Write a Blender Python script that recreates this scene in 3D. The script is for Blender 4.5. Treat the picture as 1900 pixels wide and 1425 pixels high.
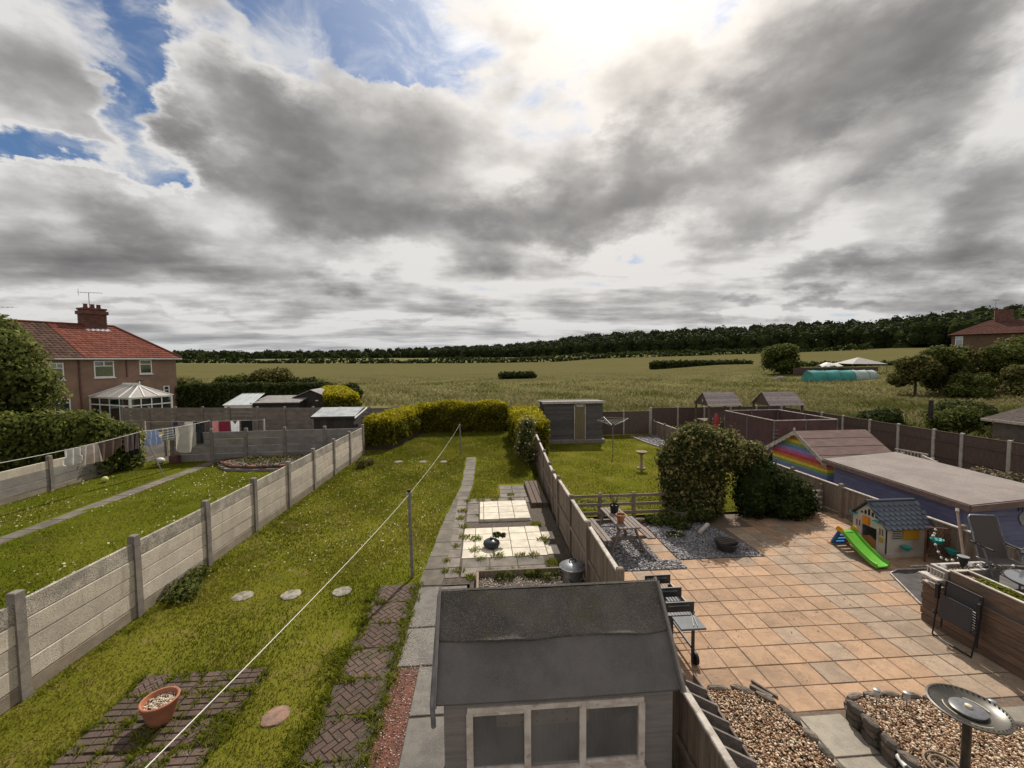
import bpy, math, random
import numpy as np
from mathutils import Vector, Matrix

for o in list(bpy.data.objects):
    bpy.data.objects.remove(o)
scn = bpy.context.scene
COL = scn.collection
RND = random.Random(11)
NR = np.random.default_rng(11)
rad = math.radians

# ------------------------------------------------------------------ camera
cam = bpy.data.cameras.new('camera')
cam.sensor_fit = 'HORIZONTAL'
cam.sensor_width = 36.0
cam.lens = 36.0 * 783.0 / 1900.0
cam.clip_start = 0.05
cam.clip_end = 9000.0
camo = bpy.data.objects.new('camera', cam)
COL.objects.link(camo)
_p, _y, _r = rad(3.2), 0.071, rad(-0.5)
_fw = Vector((math.sin(_y) * math.cos(_p), math.cos(_y) * math.cos(_p), -math.sin(_p)))
_rt = Vector((math.cos(_y), -math.sin(_y), 0.0))
_up = _rt.cross(_fw)
_rt2 = _rt * math.cos(_r) + _up * math.sin(_r)
_up2 = _up * math.cos(_r) - _rt * math.sin(_r)
M = Matrix((( _rt2.x, _up2.x, -_fw.x, 0.0), (_rt2.y, _up2.y, -_fw.y, 0.0), (_rt2.z, _up2.z, -_fw.z, 4.956), (0, 0, 0, 1)))
camo.matrix_world = M
scn.camera = camo

# ------------------------------------------------------------------ sun
SUN_AZ, SUN_EL = rad(19.0), rad(46.0)          # azimuth clockwise from +Y
sdir = Vector((math.sin(SUN_AZ) * math.cos(SUN_EL), math.cos(SUN_AZ) * math.cos(SUN_EL), math.sin(SUN_EL)))
sl = bpy.data.lights.new('sun', 'SUN')
sl.energy = 5.0
sl.angle = rad(0.6)
sl.color = (1.0, 0.94, 0.84)
so = bpy.data.objects.new('sun', sl)
COL.objects.link(so)
so.rotation_euler = (-sdir).to_track_quat('-Z', 'Y').to_euler()
so.location = sdir * 60

# ------------------------------------------------------------------ world: Nishita sky behind a broken layer of cloud
world = bpy.data.worlds.new('World')
scn.world = world
world.use_nodes = True
wn, wl = world.node_tree.nodes, world.node_tree.links
wn.clear()

class NG:
    """tiny helper to write node graphs as expressions"""
    def __init__(self, nodes, links):
        self.n, self.l = nodes, links
    def put(self, sock, v):
        if isinstance(v, (int, float)):
            try:
                sock.default_value = v
            except TypeError:
                sock.default_value = (v, v, v)
        elif isinstance(v, tuple):
            if len(sock.default_value) == 4 and len(v) == 3:
                v = v + (1.0,)
            sock.default_value = v
        else:
            self.l.new(v, sock)
    def math(self, op, a, b=None, c=None, clamp=False):
        m = self.n.new('ShaderNodeMath'); m.operation = op; m.use_clamp = clamp
        for i, v in enumerate((a, b, c)):
            if v is not None:
                self.put(m.inputs[i], v)
        return m.outputs[0]
    def vmath(self, op, a, b=None, out=0):
        m = self.n.new('ShaderNodeVectorMath'); m.operation = op
        self.put(m.inputs[0], a)
        if b is not None:
            self.put(m.inputs['Scale' if op == 'SCALE' else 1], b)
        return m.outputs[out]
    def noise(self, vec, scale, detail=4.0, rough=0.5, dist=0.0, out='Fac', lac=2.0):
        m = self.n.new('ShaderNodeTexNoise')
        if vec is not None:
            self.l.new(vec, m.inputs['Vector'])
        m.inputs['Scale'].default_value = scale
        m.inputs['Detail'].default_value = detail
        m.inputs['Roughness'].default_value = rough
        m.inputs['Distortion'].default_value = dist
        m.inputs['Lacunarity'].default_value = lac
        return m.outputs[out]
    def remap(self, v, a, b, c=0.0, d=1.0, smooth=True):
        m = self.n.new('ShaderNodeMapRange')
        m.interpolation_type = 'SMOOTHSTEP' if smooth else 'LINEAR'
        m.clamp = True
        for k, x in zip(('Value', 'From Min', 'From Max', 'To Min', 'To Max'), (v, a, b, c, d)):
            self.put(m.inputs[k], x)
        return m.outputs[0]
    def mix(self, f, a, b, blend='MIX'):
        m = self.n.new('ShaderNodeMix'); m.data_type = 'RGBA'; m.blend_type = blend
        self.put(m.inputs[0], f); self.put(m.inputs[6], a); self.put(m.inputs[7], b)
        return m.outputs[2]
    def comb(self, x, y, z=0.0):
        m = self.n.new('ShaderNodeCombineXYZ')
        self.put(m.inputs[0], x); self.put(m.inputs[1], y); self.put(m.inputs[2], z)
        return m.outputs[0]

g = NG(wn, wl)
tc = wn.new('ShaderNodeTexCoord')
direc = g.vmath('NORMALIZE', tc.outputs['Generated'])
sep = wn.new('ShaderNodeSeparateXYZ'); wl.new(direc, sep.inputs[0])
dx, dy, dz = sep.outputs
zz = g.math('ADD', g.math('MAXIMUM', dz, 0.0), 0.09)
P = g.comb(g.math('DIVIDE', dx, zz), g.math('DIVIDE', dy, zz), 3.7)
az = g.math('ARCTAN2', dx, dy)
el = g.math('ARCSINE', dz)
AE = g.comb(az, el, 0.0)
Q = g.vmath('MULTIPLY', direc, (1.0, 1.0, 1.9))          # rounder puffs overhead, flat rows low down
warp = g.noise(Q, 4.6, 8.0, 0.60, out='Color')
wv = g.vmath('SCALE', g.vmath('SUBTRACT', warp, (0.5, 0.5, 0.5)), 0.34)
AEw = g.vmath('ADD', AE, wv)
# large masses of cloud (+) and gaps of blue (-): azimuth, elevation, half widths (degrees), weight
BLOBS = [(-43.5, 26.5, 5.5, 4.5, 0.3),
         (-32.7, 32.9, 6.7, 2.3, 0.28),
         (-42.1, 22.5, 3.1, 2.1, 0.1),
         (-40.5, 21.0, 4.3, 1.7, 0.05),
         (-28.5, 24.3, 9.6, 6.3, 0.62),
         (-16.8, 23.8, 14.1, 7.6, 0.5),
         (-21.8, 17.0, 13.8, 4.1, 0.34),
         (-6.4, 17.1, 16.3, 5.1, 0.36),
         (-0.6, 27.3, 8.4, 6.5, 0.22),
         (20.3, 21.9, 16.1, 6.9, 0.62),
         (8.6, 17.8, 13.3, 4.4, 0.34),
         (34.7, 15.6, 6.9, 2.8, 0.26),
         (11.4, 30.8, 9.6, 4.0, 0.1),
         (42.9, 27.8, 14.3, 7.1, 0.66),
         (50.3, 27.6, 6.8, 4.4, 0.3),
         (37.5, 24.1, 8.9, 4.3, 0.22),
         (52.9, 12.6, 5.0, 4.4, 0.45),
         (45.2, 19.2, 6.9, 2.8, 0.22),
         (50.6, 21.4, 5.4, 2.9, 0.3),
         (49.0, 19.0, 7.2, 2.2, 0.15),
         (-42.0, 12.1, 9.9, 4.7, 0.42),
         (-42.9, 7.2, 10.3, 1.9, 0.3),
         (-32.4, 11.6, 8.9, 3.8, 0.26),
         (-18.4, 11.9, 8.6, 2.3, 0.26),
         (2.0, 12.0, 8.6, 2.5, 0.24),
         (-25.8, 26.8, 3.2, 1.9, 0.1),
         (24.9, 11.1, 11.3, 1.9, 0.12),
         (43.5, 8.7, 11.4, 1.9, 0.28),
         (39.0, 4.7, 14.8, 1.2, 0.34),
         (51.8, 5.9, 5.9, 1.6, 0.34),
         (-37.5, 4.1, 14.6, 1.0, 0.2),
         (-6.6, 5.0, 23.3, 1.1, 0.15),
         (-37.4, 25.8, 3.0, 6.3, -0.62),
         (-43.9, 18.4, 4.8, 2.3, -0.62),
         (-35.1, 19.3, 4.3, 3.6, -0.62),
         (-16.3, 35.4, 12.8, 3.2, -0.72),
         (-36.5, 31.2, 2.8, 2.7, -0.5),
         (-33.0, 17.8, 3.6, 1.5, -0.5),
         (-8.0, 34.3, 6.0, 2.0, -0.45),
         (-40.7, 17.0, 5.4, 1.1, -0.35),
         (14.2, 37.0, 12.7, 5.1, -0.1),
         (29.4, 31.1, 5.2, 4.1, -0.22),
         (41.6, 14.1, 4.1, 3.7, -0.2),
         (18.3, 13.2, 10.7, 1.8, -0.16),
         (36.3, 11.7, 7.2, 2.3, -0.14),
         (18.2, 30.2, 7.3, 3.5, -0.12)]
acc = None
for a, e, ra, re, w in BLOBS:
    d = g.vmath('SUBTRACT', AEw, (rad(a), rad(e), 0.0))
    d = g.vmath('MULTIPLY', d, (1.0 / rad(ra), 1.0 / rad(re), 0.0))
    ln = g.vmath('LENGTH', d, out=1)
    v = g.remap(ln, 0.15, 1.25, w, 0.0)
    acc = v if acc is None else g.math('ADD', acc, v)
n_soft = g.noise(Q, 3.3, 3.0, 0.45)
n_edge = g.noise(Q, 9.5, 8.0, 0.58)
# the layer breaks into flat rows towards the horizon
P2 = g.vmath('MULTIPLY', P, (0.60, 1.0, 1.0))
n_row = g.noise(P2, 1.0, 6.0, 0.55)
low = g.remap(el, rad(20.0), rad(8.0))
soft = g.math('MULTIPLY', g.math('SUBTRACT', n_soft, 0.5), g.math('MULTIPLY_ADD', low, -0.8, 1.25))
rows = g.math('MULTIPLY', g.math('SUBTRACT', n_row, 0.5), g.math('MULTIPLY', low, 2.7))
Ts = g.math('ADD', g.math('ADD', soft, rows), g.math('MULTIPLY_ADD', low, 0.10, 0.40))
Ts = g.math('ADD', Ts, acc)
edge = g.math('SUBTRACT', n_edge, 0.5)
Te = g.math('MULTIPLY_ADD', edge, 1.1, Ts)
alpha = g.remap(g.math('MULTIPLY_ADD', g.remap(el, rad(26.0), rad(12.0)), 0.32, Te), 0.02, 0.42)
bil = g.math('SUBTRACT', g.noise(Q, 7.0, 5.0, 0.5), 0.5)
dk = g.math('MAXIMUM', g.math('SUBTRACT', g.math('MULTIPLY_ADD', bil, 1.1, g.math('MULTIPLY_ADD', edge, 0.25, Ts)), 0.33), 0.0)
dark = g.math('SUBTRACT', 1.0, g.math('EXPONENT', g.math('MULTIPLY', g.math('POWER', dk, 1.2), -2.15)))
cs = g.vmath('DOT_PRODUCT', direc, tuple(sdir), out=1)
glow = g.math('POWER', g.math('MAXIMUM', cs, 0.0), 9.0)
glow2 = g.math('POWER', g.math('MAXIMUM', cs, 0.0), 60.0)
lite = g.mix(glow, (0.72, 0.705, 0.69), (1.02, 0.95, 0.87))
drk = g.mix(glow, (0.105, 0.102, 0.104), (0.24, 0.23, 0.225))
cl = g.mix(dark, lite, drk)
cl = g.mix(glow2, cl, (0.55, 0.48, 0.38), 'ADD')
# thin high cloud over the blue
wisp = g.noise(Q, 7.5, 9.0, 0.62, 0.5)
wisp = g.remap(wisp, 0.40, 0.72)
sky = wn.new('ShaderNodeTexSky')
sky.sky_type = 'NISHITA'
sky.sun_disc = False
sky.sun_elevation = SUN_EL
sky.sun_rotation = SUN_AZ
sky.altitude = 60
sky.air_density = 1.0
sky.dust_density = 0.6
sky.ozone_density = 2.0
skyc = g.mix(1.0, sky.outputs[0], (0.050, 0.062, 0.075), 'MULTIPLY')
skyc = g.mix(g.math('MULTIPLY', wisp, 0.70), skyc, g.mix(glow, (0.60, 0.61, 0.62), (1.1, 1.05, 0.98)))
skyc = g.mix(g.math('MULTIPLY', glow, 0.45, clamp=True), skyc, (1.0, 0.95, 0.87), 'ADD')
full = g.mix(alpha, skyc, cl)
hz = g.remap(el, rad(6.5), rad(-0.5))
full = g.mix(g.math('MULTIPLY', hz, 0.40), full, (0.40, 0.43, 0.47))
full = g.mix(1.0, full, (10.0, 10.0, 10.0), 'MULTIPLY')
bg = wn.new('ShaderNodeBackground')
bg.inputs['Strength'].default_value = 0.1
wl.new(full, bg.inputs['Color'])
wo = wn.new('ShaderNodeOutputWorld')
wl.new(bg.outputs[0], wo.inputs['Surface'])
world.cycles.sampling_method = 'MANUAL'
world.cycles.sample_map_resolution = 512

# ------------------------------------------------------------------ exposure
scn.view_settings.view_transform = 'Standard'
scn.view_settings.look = 'None'
scn.view_settings.exposure = 0.05
scn.view_settings.gamma = 1.0
scn.view_settings.use_curve_mapping = False
scn.cycles.use_denoising = True
scn.cycles.max_bounces = 6
scn.cycles.transparent_max_bounces = 8
scn.cycles.sample_clamp_indirect = 6.0

# ================================================================== helpers
class MB:
    """collects boxes, beams, tubes, lathes ... and links them as ONE mesh object"""
    def __init__(self):
        self.v, self.f, self.mi, self.cur = [], [], [], 0
    def add(self, vs, fs):
        b = len(self.v)
        self.v.extend([tuple(p) for p in vs])
        for f in fs:
            self.f.append(tuple(b + i for i in f)); self.mi.append(self.cur)
        return self
    def box(self, c, s, rz=0.0, rot=None):
        hx, hy, hz = s[0] / 2, s[1] / 2, s[2] / 2
        m = rot if rot is not None else Matrix.Rotation(rz, 3, 'Z')
        c = Vector(c)
        vs = [c + m @ Vector((x, y, z)) for z in (-hz, hz) for y in (-hy, hy) for x in (-hx, hx)]
        return self.add(vs, [(0, 2, 3, 1), (4, 5, 7, 6), (0, 1, 5, 4), (2, 6, 7, 3), (0, 4, 6, 2), (1, 3, 7, 5)])
    def bb(self, x0, x1, y0, y1, z0, z1):
        return self.box(((x0 + x1) / 2, (y0 + y1) / 2, (z0 + z1) / 2), (x1 - x0, y1 - y0, z1 - z0))
    def cbox(self, c, s, b=0.01, rz=0.0, rot=None):
        """box with chamfered top edges"""
        hx, hy, hz = s[0] / 2, s[1] / 2, s[2] / 2
        m = rot if rot is not None else Matrix.Rotation(rz, 3, 'Z')
        c = Vector(c)
        L = []
        for (ix, iz) in ((0, -hz), (0, hz - b), (b, hz)):
            L += [(-hx + ix, -hy + ix, iz), (hx - ix, -hy + ix, iz), (hx - ix, hy - ix, iz), (-hx + ix, hy - ix, iz)]
        fs = [(3, 2, 1, 0), (8, 9, 10, 11)]
        for k in (0, 4):
            for i in range(4):
                j = (i + 1) % 4
                fs.append((k + i, k + j, k + 4 + j, k + 4 + i))
        return self.add([c + m @ Vector(p) for p in L], fs)
    def beam(self, p, q, w, h, up=(0, 0, 1)):
        p, q = Vector(p), Vector(q)
        d = (q - p); ln = d.length; d.normalize()
        u = Vector(up)
        s = d.cross(u)
        if s.length < 1e-5:
            s = d.cross(Vector((1, 0, 0)))
        s.normalize(); u = s.cross(d)
        m = Matrix((s, d, u)).transposed()
        return self.box((p + q) / 2, (w, ln, h), rot=m)
    def tube(self, pts, r, n=8, cap=True):
        pts = [Vector(p) for p in pts]
        rs = r if isinstance(r, (list, tuple)) else [r] * len(pts)
        b = len(self.v)
        prev = None
        vs = []
        for i, p in enumerate(pts):
            d = (pts[min(i + 1, len(pts) - 1)] - pts[max(i - 1, 0)]).normalized()
            if prev is None:
                a = d.cross(Vector((0, 0, 1)))
                if a.length < 0.05:
                    a = d.cross(Vector((1, 0, 0)))
                a.normalize()
            else:
                a = (prev - d * prev.dot(d)).normalized()
            prev = a
            c = d.cross(a)
            for k in range(n):
                t = 2 * math.pi * k / n
                vs.append(p + (a * math.cos(t) + c * math.sin(t)) * rs[i])
        fs = []
        for i in range(len(pts) - 1):
            for k in range(n):
                j = (k + 1) % n
                fs.append((i * n + k, i * n + j, (i + 1) * n + j, (i + 1) * n + k))
        if cap:
            fs.append(tuple(range(n - 1, -1, -1))); fs.append(tuple(range((len(pts) - 1) * n, len(pts) * n)))
        return self.add(vs, fs)
    def lathe(self, prof, n=24, c=(0, 0, 0), sx=1.0, sy=1.0):
        vs, fs = [], []
        for (r, z) in prof:
            for k in range(n):
                t = 2 * math.pi * k / n
                vs.append((c[0] + r * math.cos(t) * sx, c[1] + r * math.sin(t) * sy, c[2] + z))
        for i in range(len(prof) - 1):
            for k in range(n):
                j = (k + 1) % n
                fs.append((i * n + k, i * n + j, (i + 1) * n + j, (i + 1) * n + k))
        if prof[0][0] > 1e-4:
            fs.append(tuple(range(n - 1, -1, -1)))
        if prof[-1][0] > 1e-4:
            fs.append(tuple(range((len(prof) - 1) * n, len(prof) * n)))
        return self.add(vs, fs)
    def prism(self, poly, z0, z1):
        n = len(poly)
        vs = [(x, y, z0) for x, y in poly] + [(x, y, z1) for x, y in poly]
        fs = [tuple(range(n - 1, -1, -1)), tuple(range(n, 2 * n))]
        fs += [(i, (i + 1) % n, n + (i + 1) % n, n + i) for i in range(n)]
        return self.add(vs, fs)
    def slab3(self, pts, nrm):
        """flat polygon given thickness along nrm"""
        n = len(pts)
        a = [Vector(p) for p in pts]; nv = Vector(nrm)
        vs = a + [p + nv for p in a]
        fs = [tuple(range(n - 1, -1, -1)), tuple(range(n, 2 * n))]
        fs += [(i, (i + 1) % n, n + (i + 1) % n, n + i) for i in range(n)]
        return self.add(vs, fs)
    def ball(self, c, r, n=8, sz=1.0):
        prof = [(r * math.sin(math.pi * i / (n - 1)) + (1e-5 if i in (0, n - 1) else 0), -r * sz * math.cos(math.pi * i / (n - 1))) for i in range(n)]
        return self.lathe(prof, max(6, n), c)
    def mesh(self, name):
        me = bpy.data.meshes.new(name)
        me.from_pydata(self.v, [], self.f)
        if any(self.mi):
            me.polygons.foreach_set('material_index', self.mi)
        return me
    def build(self, name, mat, parent=None, loc=(0, 0, 0), rz=0.0, smooth=None, world=False, kind=None):
        me = self.mesh(name)
        return link(name, me, mat, parent, loc, rz, smooth, world, kind)

def link(name, me, mat, parent=None, loc=(0, 0, 0), rz=0.0, smooth=None, world=False, kind=None):
    if mat is not None and len(me.materials) == 0:
        for m in (mat if isinstance(mat, (list, tuple)) else [mat]):
            me.materials.append(m)
    if smooth is not None:
        me.polygons.foreach_set('use_smooth', [True] * len(me.polygons))
        me.set_sharp_from_angle(angle=rad(smooth))
    o = bpy.data.objects.new(name, me)
    COL.objects.link(o)
    o.location = loc
    o.rotation_euler = (0, 0, rz)
    if parent is not None:
        o.parent = parent
        if world:
            o.location = Vector(loc) - ROOTLOC[parent.name]
            ROOTLOC[o.name] = Vector((0, 0, 0)) + Vector(loc)
    else:
        ROOTLOC[o.name] = Vector(loc)
    if kind:
        o['kind'] = kind
    return o
ROOTLOC = {}

def thing(name, label, cat, loc=(0, 0, 0), rz=0.0, group=None):
    o = bpy.data.objects.new(name, None)
    COL.objects.link(o)
    o.empty_display_size = 0.2
    o.location = loc; o.rotation_euler = (0, 0, rz)
    ROOTLOC[o.name] = Vector(loc)
    return tag(o, label, cat, group)

def tag(o, label, cat, group=None, kind=None):
    o['label'] = label; o['category'] = cat
    if group:
        o['group'] = group
    if kind:
        o['kind'] = kind
    return o

def copy_tree(o, parent=None):
    c = o.copy(); COL.objects.link(c)
    if parent is not None:
        c.parent = parent
    for ch in list(o.children):
        copy_tree(ch, c)
    return c

def npmesh(name, verts, faces, k=4):
    """fast mesh from numpy arrays: verts (N,3), faces (F,k)"""
    me = bpy.data.meshes.new(name)
    nv, nf = len(verts), len(faces)
    me.vertices.add(nv); me.vertices.foreach_set('co', np.ascontiguousarray(verts, dtype=np.float32).ravel())
    me.loops.add(nf * k); me.loops.foreach_set('vertex_index', np.ascontiguousarray(faces, dtype=np.int32).ravel())
    me.polygons.add(nf)
    me.polygons.foreach_set('loop_start', np.arange(0, nf * k, k, dtype=np.int32))
    me.polygons.foreach_set('loop_total', np.full(nf, k, dtype=np.int32))
    me.update(calc_edges=True)
    return me

# ------------------------------------------------------------------ materials
MATS = {}
def mat(name, col, col2=None, nscale=6.0, rough=0.85, bump=0.0, bscale=40.0, spec=0.3, metal=0.0,
        speck=None, rnd=0.0, island=None, trans=0.0, stretch=None, world=False, detail=5.0, lo=0.35, hi=0.65,
        extra=None, alpha=None, coat=0.0):
    if name in MATS:
        return MATS[name]
    m = bpy.data.materials.new(name); m.use_nodes = True
    nt = m.node_tree; nt.nodes.clear()
    q = NG(nt.nodes, nt.links)
    t = nt.nodes.new('ShaderNodeTexCoord')
    vec = t.outputs['Object']
    if world:
        ge = nt.nodes.new('ShaderNodeNewGeometry'); vec = ge.outputs['Position']
    oi = nt.nodes.new('ShaderNodeObjectInfo')
    if not world:
        vec = q.vmath('ADD', vec, q.vmath('SCALE', q.comb(oi.outputs['Random'], oi.outputs['Random'], oi.outputs['Random']), 37.0))
    sv = q.vmath('MULTIPLY', vec, stretch) if stretch else vec
    c = col
    if col2 is not None:
        c = q.mix(q.remap(q.noise(sv, nscale, detail, 0.6), lo, hi), col, col2)
    if speck:
        sc, thr, scol, amt = speck
        c = q.mix(q.math('MULTIPLY', q.remap(q.noise(vec, sc, 3.0, 0.6), thr, thr + 0.08), amt), c, scol)
    if island:
        ge2 = nt.nodes.new('ShaderNodeNewGeometry')
        r = ge2.outputs['Random Per Island']
        for i, ic in enumerate(island):
            th = (i + 1.0) / (len(island) + 1.0)
            c = q.mix(q.remap(r, th - 0.12, th + 0.12), c, ic)
    if extra:
        c = extra(q, vec, c, nt)
    if rnd:
        c = q.mix(1.0, c, q.comb(*[q.math('MULTIPLY_ADD', oi.outputs['Random'], 2 * rnd, 1.0 - rnd)] * 3), 'MULTIPLY')
    b = nt.nodes.new('ShaderNodeBsdfPrincipled')
    q.put(b.inputs['Base Color'], c)
    q.put(b.inputs['Roughness'], rough)
    q.put(b.inputs['Specular IOR Level'], spec)
    q.put(b.inputs['Metallic'], metal)
    if coat:
        q.put(b.inputs['Coat Weight'], coat)
    if bump:
        bn = nt.nodes.new('ShaderNodeBump')
        bn.inputs['Strength'].default_value = bump
        bn.inputs['Distance'].default_value = 0.02
        nt.links.new(q.noise(sv, bscale, 5.0, 0.65), bn.inputs['Height'])
        nt.links.new(bn.outputs[0], b.inputs['Normal'])
    out = nt.nodes.new('ShaderNodeOutputMaterial')
    sh = b.outputs[0]
    if trans:
        tr = nt.nodes.new('ShaderNodeBsdfTranslucent')
        q.put(tr.inputs['Color'], c)
        ms = nt.nodes.new('ShaderNodeMixShader')
        ms.inputs[0].default_value = trans
        nt.links.new(sh, ms.inputs[1]); nt.links.new(tr.outputs[0], ms.inputs[2])
        sh = ms.outputs[0]
    if alpha is not None:
        tp = nt.nodes.new('ShaderNodeBsdfTransparent')
        ms = nt.nodes.new('ShaderNodeMixShader')
        q.put(ms.inputs[0], alpha(q, vec) if callable(alpha) else alpha)
        nt.links.new(tp.outputs[0], ms.inputs[1]); nt.links.new(sh, ms.inputs[2])
        sh = ms.outputs[0]
    nt.links.new(sh, out.inputs['Surface'])
    MATS[name] = m
    return m

def glass(name='window_glass', tint=(0.75, 0.8, 0.8), rough=0.05, a=0.55):
    if name in MATS:
        return MATS[name]
    m = bpy.data.materials.new(name); m.use_nodes = True
    nt = m.node_tree; nt.nodes.clear()
    gl = nt.nodes.new('ShaderNodeBsdfGlossy'); gl.inputs['Roughness'].default_value = rough
    gl.inputs['Color'].default_value = tint + (1.0,)
    tp = nt.nodes.new('ShaderNodeBsdfTransparent'); tp.inputs['Color'].default_value = tint + (1.0,)
    fr = nt.nodes.new('ShaderNodeFresnel'); fr.inputs['IOR'].default_value = 1.5
    md = nt.nodes.new('ShaderNodeMath'); md.operation = 'MULTIPLY_ADD'
    nt.links.new(fr.outputs[0], md.inputs[0]); md.inputs[1].default_value = 1.6; md.inputs[2].default_value = 1.0 - a - 0.35
    ms = nt.nodes.new('ShaderNodeMixShader')
    nt.links.new(md.outputs[0], ms.inputs[0]); nt.links.new(tp.outputs[0], ms.inputs[1]); nt.links.new(gl.outputs[0], ms.inputs[2])
    out = nt.nodes.new('ShaderNodeOutputMaterial'); nt.links.new(ms.outputs[0], out.inputs['Surface'])
    MATS[name] = m
    return m

# common materials
m_conc = mat('weathered_concrete', (0.42, 0.385, 0.33), (0.30, 0.28, 0.25), 3.0, bump=0.5, bscale=60, speck=(70, 0.56, (0.11, 0.10, 0.095), 0.75), rnd=0.10)
m_concp = mat('concrete_post', (0.235, 0.20, 0.17), (0.16, 0.14, 0.125), 5.0, bump=0.4, bscale=70, rnd=0.10)
m_wood = mat('weathered_wood', (0.24, 0.185, 0.14), (0.15, 0.115, 0.09), 5.0, bump=0.4, bscale=30, stretch=(9, 9, 0.7), rnd=0.22)
m_woodh = mat('weathered_rail', (0.25, 0.20, 0.155), (0.15, 0.12, 0.095), 5.0, bump=0.4, bscale=30, stretch=(1, 1, 8), rnd=0.18)
m_capw = mat('pale_capping_wood', (0.50, 0.45, 0.40), (0.34, 0.30, 0.26), 7.0, bump=0.3, speck=(9, 0.55, (0.18, 0.15, 0.12), 0.6), rnd=0.1)
m_dark = mat('dark_stained_wood', (0.035, 0.028, 0.026), (0.06, 0.05, 0.045), 6.0, bump=0.3, stretch=(1, 1, 6), rnd=0.25)
m_white = mat('white_plastic', (0.78, 0.78, 0.76), (0.66, 0.66, 0.64), 3.0, rough=0.45)
m_black = mat('black_plastic', (0.018, 0.018, 0.02), rough=0.5)
m_metal = mat('grey_metal', (0.20, 0.20, 0.21), (0.12, 0.115, 0.11), 9.0, rough=0.5, metal=0.3)
m_rope = mat('line_cord', (0.62, 0.60, 0.55), rough=0.8)
m_terra = mat('terracotta', (0.42, 0.16, 0.085), (0.30, 0.13, 0.08), 5.0, bump=0.2, rnd=0.08)
m_soil = mat('dark_soil', (0.05, 0.037, 0.028), (0.09, 0.07, 0.05), 12.0, bump=0.8, bscale=45, world=True)
m_glass = glass()
m_grass = mat('lawn_turf', (0.095, 0.104, 0.010), (0.145, 0.138, 0.020), 0.55, rough=1.0, spec=0.0, bump=0.9, bscale=55, world=True, lo=0.3, hi=0.7,
              speck=(3.0, 0.56, (0.17, 0.135, 0.045), 0.6))
m_blade = mat('grass_blades', (0.074, 0.096, 0.008), None, island=((0.108, 0.124, 0.011), (0.165, 0.158, 0.022)), rough=0.9, trans=0.42, spec=0.04,
              extra=lambda q, v, c, nt: q.mix(q.math('MULTIPLY', q.remap(q.noise(v, 1.3, 4.0, 0.6), 0.54, 0.68), 0.7), q.mix(q.remap(q.noise(v, 0.45, 4.0), 0.40, 0.66), c, (0.170, 0.158, 0.024)), (0.23, 0.185, 0.07)))
m_weed = mat('weed_blades', (0.105, 0.130, 0.010), None, island=((0.145, 0.165, 0.014), (0.205, 0.21, 0.03)), rough=0.8, trans=0.45, spec=0.05)

def scatter_blades(name, P, h, w, m, lean=0.5, parent=None, kind='stuff', label=None, cat='grass', zrel=None):
    """one triangle-pair blade of grass per point of P (N,3); h, w arrays or floats"""
    n = len(P)
    a = NR.uniform(0, 2 * math.pi, n)
    hh = h * NR.uniform(0.55, 1.3, n); ww = w * NR.uniform(0.7, 1.3, n)
    la = NR.uniform(0, 2 * math.pi, n); ll = NR.uniform(0.1, 1.0, n) * lean * hh
    sx, sy = np.cos(a) * ww / 2, np.sin(a) * ww / 2
    v = np.empty((n, 4, 3), np.float32)
    v[:, 0] = P - np.stack([sx, sy, np.zeros(n)], 1)
    v[:, 1] = P + np.stack([sx, sy, np.zeros(n)], 1)
    mid = P + np.stack([np.cos(la) * ll * 0.35, np.sin(la) * ll * 0.35, hh * 0.6], 1)
    v[:, 2] = mid + np.stack([sx, sy, np.zeros(n)], 1) * 0.7
    v[:, 3] = P + np.stack([np.cos(la) * ll, np.sin(la) * ll, hh], 1)
    idx = np.arange(n)[:, None] * 4
    me = npmesh(name, v.reshape(-1, 3), np.concatenate([idx + 0, idx + 1, idx + 2, idx + 3], 1))
    o = link(name, me, m, parent, kind=kind)
    if label:
        tag(o, label, cat, kind=kind)
    return o

def leaf_mesh(name, P, N, size, flat=0.35, asp=0.6):
    """leaf quads (rhombus with a fold) at P, facing roughly N"""
    n = len(P)
    nr = N + NR.normal(0, flat, (n, 3)); nr /= np.linalg.norm(nr, axis=1, keepdims=True) + 1e-9
    t = NR.normal(0, 1, (n, 3)); t -= nr * (t * nr).sum(1, keepdims=True); t /= np.linalg.norm(t, axis=1, keepdims=True) + 1e-9
    b = np.cross(nr, t)
    s = (size * NR.uniform(0.45, 1.6, n))[:, None]
    v = np.empty((n, 4, 3), np.float32)
    v[:, 0] = P - t * s; v[:, 2] = P + t * s * 0.9 - nr * s * 0.25
    v[:, 1] = P + b * s * asp + nr * s * 0.18; v[:, 3] = P - b * s * asp + nr * s * 0.18
    idx = np.arange(n)[:, None] * 4
    return npmesh(name, v.reshape(-1, 3), np.concatenate([idx, idx + 1, idx + 2, idx + 3], 1))

def lumps_points(lumps, n, inner=0.25):
    """points on the outer shells of ellipsoid lumps (cx,cy,cz,rx,ry,rz)"""
    L = np.array(lumps, float)
    wgt = (L[:, 3] * L[:, 4] + L[:, 4] * L[:, 5] + L[:, 3] * L[:, 5]); wgt /= wgt.sum()
    k = NR.choice(len(L), n, p=wgt)
    d = NR.normal(0, 1, (n, 3)); d /= np.linalg.norm(d, axis=1, keepdims=True)
    r = np.where(NR.random(n) < inner, NR.uniform(0.45, 0.85, n), NR.normal(0.98, 0.10, n))
    P = L[k, :3] + d * L[k, 3:6] * r[:, None]
    # drop points well inside another lump
    keep = np.ones(n, bool)
    for q in L:
        e = (((P - q[:3]) / q[3:6]) ** 2).sum(1)
        keep &= ~((e < 0.42))
    nn = d / L[k, 3:6]; nn /= np.linalg.norm(nn, axis=1, keepdims=True)
    return P[keep], nn[keep]

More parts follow.
